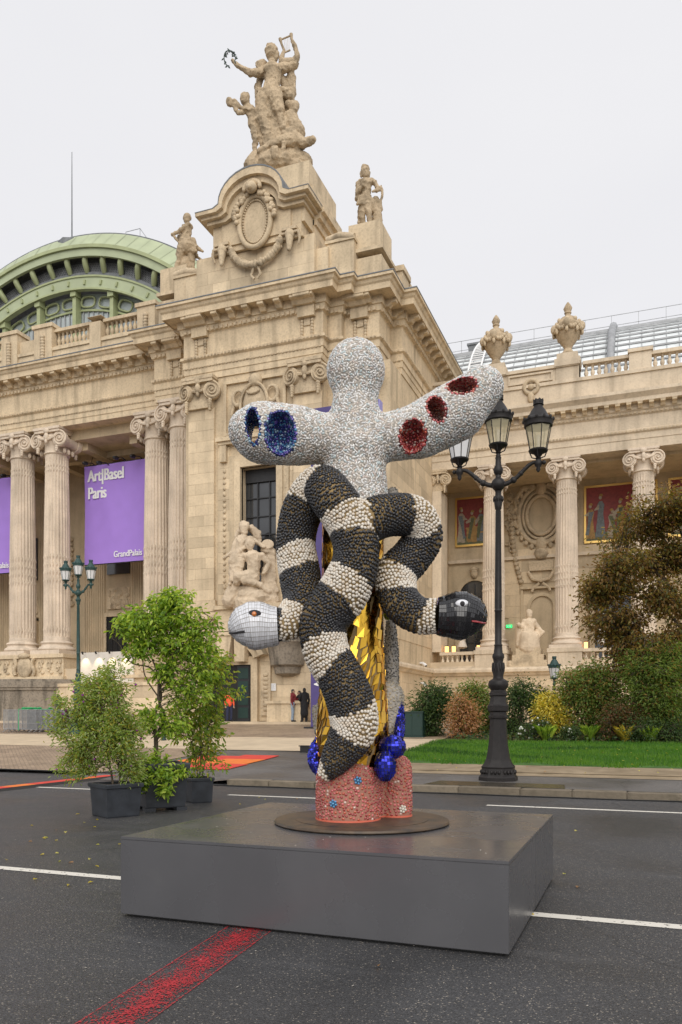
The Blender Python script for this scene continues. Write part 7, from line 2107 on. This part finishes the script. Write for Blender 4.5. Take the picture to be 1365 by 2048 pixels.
def loc_at(p0, d):
    """photo pixel -> local (right, away, up) metres around a plant standing d metres away at p0"""
    l0 = p0.x * CA + p0.y * SA
    def f(px, py, dd=0.0): 
        D = d + dd
        return np.array([(px - 682.5) / 1594 * D - l0, dd, 1.6 + (1431 - py) / 1594 * D - p0.z])
    return f, 1594 / d
def blob(f, s, px, py, rx, ry, dd=0.0, rd=None):
    c = f(px, py, dd); return (c[0], c[1], c[2], rx / s, (rd if rd else (rx + ry) / 2) / s, ry / s)

p0 = P2[0].copy(); p0.z = P2[1] * .93; f, s = loc_at(p0, 13.65)
blobs = [blob(f, s, 320, 1240, 78, 38), blob(f, s, 350, 1215, 55, 34), blob(f, s, 270, 1255, 48, 26), blob(f, s, 395, 1275, 42, 42), blob(f, s, 345, 1290, 66, 34), blob(f, s, 425, 1235, 18, 12), blob(f, s, 218, 1272, 12, 10), blob(f, s, 345, 1195, 22, 18), blob(f, s, 300, 1430, 34, 34), blob(f, s, 345, 1450, 30, 30), blob(f, s, 400, 1320, 34, 34), blob(f, s, 290, 1300, 50, 24), blob(f, s, 365, 1385, 26, 30), blob(f, s, 405, 1360, 26, 40), blob(f, s, 330, 1345, 44, 22), blob(f, s, 275, 1235, 40, 22)]
stems = [([f(312, 1525), f(313, 1500), f(312, 1470)], .045, .036), ([f(312, 1472), f(305, 1440), f(322, 1400, .1), f(318, 1360, .1)], .026, .024), ([f(314, 1470), f(330, 1435), f(318, 1400, -.05), f(316, 1350, -.05), f(300, 1300), f(300, 1240)], .028, .008),
         ([f(316, 1400), f(325, 1355), f(345, 1315), f(375, 1285), f(400, 1265)], .022, .007), ([f(318, 1360), f(300, 1335), f(262, 1325), f(240, 1290), f(222, 1275)], .016, .005), ([f(345, 1318), f(340, 1270, .1), f(350, 1215, .1)], .014, .005), ([f(318, 1395), f(290, 1350, .1), f(285, 1300, .1), f(275, 1255, .1)], .014, .005), ([f(375, 1285), f(410, 1255), f(430, 1232)], .009, .004)]
hang = [(f(330, 1550, -.45), 160, .09), (f(330, 1580, -.5), 120, .06), (f(300, 1545, -.4), 220, .11), (f(280, 1570, -.45), 130, .07), (f(365, 1545, -.3), 70, .06), (f(312, 1525, -.2), 160, .12)]
plant('potted_tree', 'leafy bright green small tree with an open branching crown in the tallest planter', 'tree', p0, blobs, 400, 15, .098, .045, LEAF['fresh'], stems, None, spread=.05, droop=.5, individual=260, twig=.004, extra=hang)

p0 = P1[0].copy(); p0.z = P1[1] * .93; f, s = loc_at(p0, 12.72)
blobs = [blob(f, s, 205, 1400, 62, 60), blob(f, s, 195, 1470, 72, 50), blob(f, s, 150, 1420, 36, 26), blob(f, s, 245, 1480, 40, 70), blob(f, s, 225, 1345, 32, 28), blob(f, s, 180, 1365, 24, 22), blob(f, s, 120, 1455, 22, 34), blob(f, s, 160, 1530, 46, 26), blob(f, s, 265, 1540, 22, 40), blob(f, s, 118, 1535, 14, 14), blob(f, s, 110, 1395, 12, 10)]
stems = [([f(228, 1580), f(222, 1540), f(214, 1500), f(205, 1440), f(215, 1380)], .020, .006), ([f(238, 1580), f(240, 1545), f(225, 1505), f(180, 1460), f(135, 1430)], .020, .006), ([f(240, 1560), f(245, 1500), f(240, 1430), f(228, 1350)], .018, .005), ([f(222, 1540), f(180, 1510), f(140, 1500)], .012, .005)]
plant('potted_shrub', 'wide feathery grey green shrub with tiny purple flowers in the front planter', 'shrub', p0, blobs, 420, 30, .066, .021, LEAF['fine'], stems, None, spread=.05, droop=.1, twig=.003, flowers=([M['petal_purple']], 110, .02))

p0 = P3[0].copy(); p0.z = P3[1] * .93; f, s = loc_at(p0, 14.75)
blobs = [blob(f, s, 405, 1390, 40, 70), blob(f, s, 430, 1330, 34, 44), blob(f, s, 400, 1470, 44, 50), blob(f, s, 360, 1430, 26, 60), blob(f, s, 448, 1375, 22, 40), blob(f, s, 410, 1525, 44, 26), blob(f, s, 475, 1385, 12, 20), blob(f, s, 440, 1460, 16, 40)]
stems = [([f(400, 1555), f(402, 1500), f(400, 1420), f(420, 1330)], .012, .004), ([f(396, 1555), f(385, 1490), f(365, 1440), f(352, 1410)], .010, .004), ([f(404, 1555), f(420, 1480), f(430, 1400), f(440, 1340)], .011, .004), ([f(400, 1555), f(410, 1470), f(450, 1400), f(475, 1385)], .009, .003)]
plant('potted_shrub', 'slender upright yellow green shrub in the smallest planter on the right', 'shrub', p0, blobs, 210, 14, .092, .042, LEAF['olive'], stems, None, spread=.045, droop=.4, twig=.003)

def shrub(name, label, cat, px, Y, boxes, leaf, tips, per, L, W, group='garden shrubs behind the lawn', p=(.55, .3, .15), flowers=None, spread=.17, twig=.012):
    b = at(px, 1431, Y); b.z = ground_z(b.x, Y)
    d = -b.x * SA + b.y * CA
    f, s = loc_at(b, d)
    bl = [blob(f, s, *c) for c in boxes]
    top = min(c[1] - c[3] for c in boxes)
    yb = 1431 + (1.6 - b.z) * s
    stems = []
    for k in range(6):
        c = boxes[k % len(boxes)]; x = c[0] + random.uniform(-.4, .4) * c[2]; y = c[1] - random.uniform(0, .6) * c[3]
        stems.append(([f(px + random.uniform(-8, 8), yb + 2), f((px + x) / 2 + random.uniform(-6, 6), (yb + y) / 2), f(x, y, random.uniform(-.2, .2))], .035, .008))
    return plant(name, label, cat, b, bl, tips, per, L, W, leaf, stems, group, spread=spread, p=p, twig=twig, flowers=flowers)
shrub('garden_shrub', 'dark green bushy shrub beside the green cabinet', 'shrub', 865, 31.5, [(862, 1420, 36, 52), (850, 1455, 30, 28), (880, 1395, 22, 26)], LEAF['dark'], 260, 26, .12, .05)
shrub('garden_shrub', 'tan and pink shrub turning brown next to the lamp post', 'shrub', 926, 30.6, [(927, 1440, 28, 38), (920, 1405, 16, 14)], LEAF['tan'], 190, 22, .10, .05)
shrub('garden_shrub', 'grey green tall shrub standing behind the tan one', 'shrub', 958, 32.5, [(955, 1420, 34, 52), (945, 1380, 22, 14), (985, 1440, 14, 36)], LEAF['willow'], 240, 24, .12, .045)
shrub('garden_shrub', 'loose dark shrub just right of the lamp post base', 'shrub', 1036, 31.5, [(1036, 1400, 22, 30), (1028, 1450, 20, 30), (1048, 1370, 12, 12)], LEAF['dark'], 150, 20, .12, .05)
shrub('garden_shrub', 'thin green shrub behind the yellow bush', 'shrub', 1078, 33.0, [(1078, 1395, 18, 24), (1075, 1430, 16, 30)], LEAF['dark'], 90, 18, .12, .05)
shrub('garden_shrub', 'bright yellow variegated bush in front of the railing', 'shrub', 1104, 30.8, [(1104, 1432, 32, 34), (1100, 1408, 20, 16), (1120, 1448, 18, 20)], LEAF['yellow'], 220, 24, .10, .05)
shrub('garden_shrub', 'broad mixed green and rust shrub right of the yellow bush', 'shrub', 1180, 31.0, [(1165, 1400, 42, 60), (1205, 1385, 36, 60), (1180, 1355, 34, 26), (1215, 1430, 40, 40), (1140, 1380, 20, 40)], LEAF['willow'], 420, 26, .13, .045, p=(.5, .25, .25))
shrub('garden_shrub', 'low reddish brown shrub at the foot of the brown tree', 'shrub', 1245, 29.8, [(1245, 1435, 34, 24), (1225, 1455, 24, 16), (1275, 1450, 20, 20)], LEAF['rust'], 170, 22, .10, .045)
shrub('garden_shrub', 'large willowy light green shrub at the right edge', 'shrub', 1318, 30.5, [(1315, 1380, 62, 80), (1290, 1340, 40, 46), (1345, 1330, 36, 50), (1325, 1430, 62, 44)], LEAF['willow'], 620, 28, .15, .03, p=(.48, .40, .12))
shrub('garden_shrub', 'low green undergrowth hummock below the willowy shrub', 'shrub', 1300, 29.4, [(1290, 1462, 42, 16), (1345, 1460, 30, 20)], LEAF['dark'], 150, 22, .09, .04)
shrub('flower_clump', 'clump of small white flowers left of the yellow bush', 'flowers', 1070, 29.8, [(1068, 1462, 32, 14), (1085, 1450, 16, 14)], LEAF['dark'], 90, 18, .08, .035, 'white flower clumps', flowers=([M['petal_white']], 45, .04), spread=.08, twig=.006)
shrub('flower_clump', 'clump of small white flowers right of the yellow bush', 'flowers', 1145, 29.6, [(1142, 1465, 20, 12)], LEAF['dark'], 60, 16, .08, .035, 'white flower clumps', flowers=([M['petal_white']], 22, .04), spread=.08, twig=.006)
for k, (px, lab) in enumerate(((1094, 'spiky green iris plant below the yellow bush'), (1180, 'spiky green iris plant at the middle of the lawn edge'), (1252, 'pale striped spiky plant on the right lawn edge'), (1300, 'small spiky green plant nearest the right edge of the bed'))):
    b = at(px, 1431, 29.2); b.z = ground_z(b.x, 29.2); t = thing('spiky_plant', lab, 'plant', b, 0, 'spiky plants along the lawn edge')
    n = 60; A = RNG.uniform(0, 2 * PI, n); ax = np.stack([np.cos(A) * .7, np.sin(A) * .7, np.ones(n)], 1)
    tag(link('blades', leaf_mesh('blades', RNG.normal(0, .06, (n, 3)) * np.array([1, 1, 0]), np.stack([-np.cos(A), -np.sin(A), np.full(n, .6)], 1), .62, .05, LEAF['fresh'] if k != 2 else LEAF['yellow'], axis=ax), t), kind='stuff')
# undergrowth along the bed
n = 9000
X = RNG.uniform(-6.6, 16, n); Yv = RNG.uniform(28.9, 35, n)
Pg = np.stack([X, Yv, np.array([ground_z(a, b) for a, b in zip(X, Yv)]) + RNG.uniform(0, .25, n)], 1)
tag(link('ground_cover', leaf_mesh('ground_cover', Pg, RNG.normal(0, .5, (n, 3)) + np.array([0, -.4, .7]), .14, .07, LEAF['dark'] + LEAF['rust'][:1], (.4, .25, .15, .2))), kind='stuff')

# copper-leaved tree on the right
b = at(1395, 1431, 33.0); b.z = ground_z(b.x, 33.0); d = -b.x * SA + b.y * CA; f, s = loc_at(b, d)
blobs = []
for px, py, rx, ry in ((1330, 1010, 60, 30), (1290, 1060, 62, 34), (1250, 1120, 60, 36), (1225, 1175, 56, 34), (1205, 1200, 40, 22), (1250, 1230, 60, 34), (1290, 1290, 60, 38), (1330, 1190, 60, 60), (1350, 1110, 50, 60), (1310, 1130, 60, 50), (1255, 1290, 40, 30), (1265, 1325, 24, 18), (1180, 1185, 18, 10), (1285, 990, 14, 8), (1345, 985, 22, 16), (1350, 1280, 40, 50), (1175, 1205, 22, 12), (1195, 1165, 34, 14), (1230, 1075, 34, 12), (1262, 1030, 30, 10), (1215, 1265, 40, 22), (1235, 1310, 30, 22), (1290, 1330, 46, 20), (1210, 1135, 30, 12), (1235, 1335, 30, 16), (1275, 1350, 40, 16), (1320, 1340, 44, 24), (1200, 1240, 34, 14), (1440, 1100, 80, 120), (1420, 1230, 80, 80), (1390, 1020, 60, 50)):
    blobs.append(blob(f, s, px, py, rx * .9, ry * .55, random.uniform(-1.2, .9), rx))
stems = [([f(1395, 1490), f(1392, 1350), f(1385, 1200), f(1380, 1060)], .22, .06), ([f(1390, 1300), f(1340, 1230), f(1260, 1190), f(1190, 1190)], .08, .015), ([f(1388, 1250), f(1330, 1160), f(1260, 1110), f(1215, 1120)], .08, .015), ([f(1384, 1180), f(1330, 1080), f(1290, 1040)], .07, .015), ([f(1392, 1340), f(1330, 1300), f(1270, 1290)], .07, .015), ([f(1382, 1120), f(1350, 1030), f(1340, 990)], .05, .01), ([f(1392, 1300), f(1430, 1220), f(1470, 1150)], .08, .015)]
plant('copper_tree', 'large copper brown leaved tree at the right edge before the wing', 'tree', b, blobs, 1300, 24, .15, .075, LEAF['copper'], stems, None, spread=.19, droop=.9, twig=.012, p=(.5, .24, .26))

# lawn
n = 90000
X = RNG.uniform(-7.3, 14, n); Yv = RNG.uniform(21.3, 29.2, n)
edge = 21.5 + .25 * np.sin(X * 1.7) + .2 * np.sin(X * 4.1 + 1); k = (Yv > edge + RNG.uniform(0, .3, n)) & ~((X > 3) & (Yv < 22.2 + .12 * (X - 3)) & (RNG.random(n) < .85)); X, Yv = X[k], Yv[k]; n = len(X)
t_ = np.clip((Yv - 19) / 19.5, 0, 1); Zv = .14 + .98 * t_
Pg = np.stack([X, Yv, Zv], 1); h = RNG.uniform(.06, .13, n); a = RNG.uniform(0, 2 * PI, n); w = .012
dx, dy = np.cos(a) * w, np.sin(a) * w; lx, ly = RNG.normal(0, .03, n), RNG.normal(0, .03, n)
V = np.stack([Pg - np.stack([dx, dy, 0 * dx], 1), Pg + np.stack([dx, dy, 0 * dx], 1), Pg + np.stack([lx, ly, h], 1)], 1).reshape(-1, 3)
tag(link('lawn_grass', mesh_np('lawn_grass', V, np.arange(3 * n).reshape(-1, 3), GRASS, np.where(RNG.random(n) < .55, np.clip(np.floor(1.5 + 1.2 * np.sin(Pg[:, 0] * .9 + np.sin(Pg[:, 1] * 1.3) * 1.5) * np.cos(Pg[:, 1] * 1.1 + Pg[:, 0] * .35)), 0, 2), RNG.choice(3, n, p=[.5, .3, .2])).astype(int))), kind='stuff')
lb = MB(); drape(lb, [(-7.3, 21.5), (14, 21.5), (60, 29.0), (-7.3, 29.0)], .016, 16)
M['turf'] = mat('turf', (0.05, 0.13, 0.014), .9, var=.35, vscale=2.5, bump=.4, bscale=60)
tag(lb.build('lawn', M['turf'], fix=False), kind='structure')

# fallen leaves
n = 185
X = np.concatenate([RNG.uniform(-9, -3.5, 70), RNG.uniform(-3, 4, 25), RNG.uniform(-6, 10, 90)]); Yv = np.concatenate([RNG.uniform(6, 14, 70), RNG.uniform(3, 12, 25), RNG.uniform(19.5, 27, 90)])
Pg = np.stack([X, Yv, np.array([ground_z(a, b) for a, b in zip(X, Yv)]) + .012], 1)
Pg[95:, 2] += .07
tag(link('fallen_leaves', leaf_mesh('fallen_leaves', Pg, RNG.normal(0, .15, (n, 3)) + np.array([0, 0, 1.0]), .055, .04, LEAF['yellow'][:2] + LEAF['tan'][:1], (.4, .3, .3))), kind='stuff')
M['spill'] = mat('dried_mud_fleck', (0.30, 0.28, 0.25), .9)
n = 260; X = RNG.uniform(-8, 3, n); Yv = RNG.uniform(2.2, 14, n)
Pg = np.stack([X, Yv, np.full(n, .004)], 1); tv, tf = ball(6, 4)
S = np.stack([RNG.uniform(.004, .018, n), RNG.uniform(.003, .009, n), np.full(n, .002)], 1)
tag(link('road_grit', scatter('road_grit', tv, tf, Pg, frames(np.tile([[0, 0, 1.0]], (n, 1)), RNG.normal(0, .5, n)), S, M['spill'])), kind='stuff')

# ================================================================ PEOPLE
def person(loc, rotz, label, skin, top, legs, shoes=None, coat=False, arm_r='down', arm_l='down', hood=False, H=1.75, hairc=None):
    t = thing('person', label, 'person', loc, rotz, None)
    k = H / 1.75
    def arms(side, pose):
        sh = (side * .19, 0, 1.43)
        if pose == 'down': el, wr = (side * .25, .02, 1.14), (side * .25, -.06, .90)
        elif pose == 'talk': el, wr = (side * .26, -.05, 1.16), (side * .20, -.30, 1.28)
        else: el, wr = (side * .27, .0, 1.15), (side * .12, -.22, 1.05)
        return sh, el, wr
    def sc3(p): return tuple(c * k for c in p)
    b = MB()
    def cap(p0, p1, r0, r1, mb=b): mb.capsule(sc3(p0), sc3(p1), r0 * k, r1 * k, 12)
    b.sphere(sc3((0, 0, 1.635)), (.075 * k, .095 * k, .115 * k), 16, 12); cap((0, .01, 1.45), (0, 0, 1.56), .055, .05)
    b.sphere(sc3((0, -.095, 1.62)), (.016 * k, .022 * k, .025 * k), 8, 6)
    for s in (-1, 1): b.sphere(sc3((s * .076, .01, 1.63)), (.014 * k, .02 * k, .032 * k), 8, 6)
    cap((-.12, 0, 1.40), (.12, 0, 1.40), .10, .10); cap((0, 0, 1.36), (0, 0, 1.02), .14, .13); cap((-.08, 0, .95), (.08, 0, .95), .11, .11)
    for s in (-1, 1):
        cap((s * .1, 0, .92), (s * .11, -.01, .5), .085, .058); cap((s * .11, -.01, .5), (s * .115, .02, .1), .055, .04); cap((s * .115, .02, .06), (s * .13, -.14, .04), .045, .035)
    hands = []
    for s, pose in ((-1, arm_l), (1, arm_r)):
        sh, el, wr = arms(s, pose); cap(sh, el, .055, .045); cap(el, wr, .042, .03)
        d = (Vector(wr) - Vector(el)).normalized(); pal = Vector(wr) + d * .05; cap(wr, pal, .028, .034)
        sd = d.cross(Vector((0, -1, 0))); sd = sd.normalized() if sd.length > .1 else Vector((1, 0, 0))
        for q_ in range(4):
            o_ = sd * (-.03 + .02 * q_); L_ = (.065, .078, .075, .06)[q_]; p1 = pal + o_ + d * .03; cap(p1, p1 + d * L_ + Vector((0, -.012, 0)), .0095, .008)
        p1 = pal + sd * .035; cap(p1, p1 + d * .05 + sd * .022, .011, .009)
    bo = link('body', b.mesh('body', skin), t); melt(bo, .0125, 2); bo.data.materials.clear(); bo.data.materials.append(skin)
    j = MB()
    cap((-.13, 0, 1.40), (.13, 0, 1.40), .118, .118, j); cap((0, 0, 1.38), (0, 0, .98), .165, .16, j)
    if coat:
        cap((0, 0, 1.0), (0, .02, .42), .17, .21, j)
    for s, pose in ((-1, arm_l), (1, arm_r)):
        sh, el, wr = arms(s, pose); cap(sh, el, .075, .06, j); cap(el, tuple(Vector(el).lerp(Vector(wr), .9)), .06, .045, j)
    cap((0, .02, 1.47), (0, .02, 1.5), .075, .075, j)
    if hood: cap((-.06, .09, 1.5), (.06, .09, 1.5), .06, .06, j)
    jo = link('coat' if coat else 'jacket', j.mesh('coat', top), t); melt(jo, .02, 3, .02, .12); jo.data.materials.clear(); jo.data.materials.append(top)
    tr2 = MB(); cap((-.08, 0, .97), (.08, 0, .97), .13, .13, tr2)
    for s in (-1, 1): cap((s * .1, 0, .92), (s * .11, -.01, .5), .105, .082, tr2); cap((s * .11, -.01, .5), (s * .115, .02, .12), .08, .072, tr2)
    to = link('trousers', tr2.mesh('trousers', legs), t); melt(to, .02, 3, .015, .12); to.data.materials.clear(); to.data.materials.append(legs)
    for s in (-1, 1):
        q2 = MB(); cap((s * .115, .03, .05), (s * .13, -.15, .04), .055, .045, q2); q2.build('shoe', M['cord'], t, smooth=60, world=False)
    hm = MB(); hm.sphere(sc3((0, .02, 1.665)), (.083 * k, .098 * k, .1 * k), 16, 12); hm.sphere(sc3((0, .05, 1.6)), (.075 * k, .06 * k, .09 * k), 12, 10)
    hm.build('hair', hairc or M['hair'], t, smooth=60, world=False)
    for s in (-1, 1): MB().sphere(sc3((s * .03, -.088, 1.64)), .011 * k, 7, 5).build('eye', M['cord'], t, world=False)
    return t
pz = 1.262
p = at(587, 1431, 39.3); person((p.x, 39.3, pz), YAW + R(75), 'man in a burgundy hoodie and pale jeans standing by the stone bench', M['skin'], M['burgundy'], M['jeans'], arm_r='talk', hood=True)
p = at(609, 1431, 38.9); person((p.x, 38.9, pz), YAW + R(200), 'person in a long black coat seen from behind, right of the burgundy hoodie', M['skin_dark'], M['blackcloth'], M['blackcloth'], arm_r='fold', hood=True, coat=True, H=1.8)
p = at(598.5, 1431, 39.7); person((p.x, 39.7, pz), YAW + R(-80), 'partly hidden person in black between the two standing people', M['skin'], M['blackcloth'], M['blackcloth'], coat=True, arm_l='fold', H=1.68)
p = at(459, 1431, 39.0); person((p.x, 39.0, pz), YAW + R(30), 'worker in an orange safety vest before the dark doorway', M['skin'], M['hivis'], M['navy'], H=1.72)
p = at(118, 1431, 37.5); person((p.x, 37.5, 1.09 + .0), YAW + R(120), 'person in navy standing near the curved stained base at left', M['skin'], M['navy'], M['navy'], H=1.72)
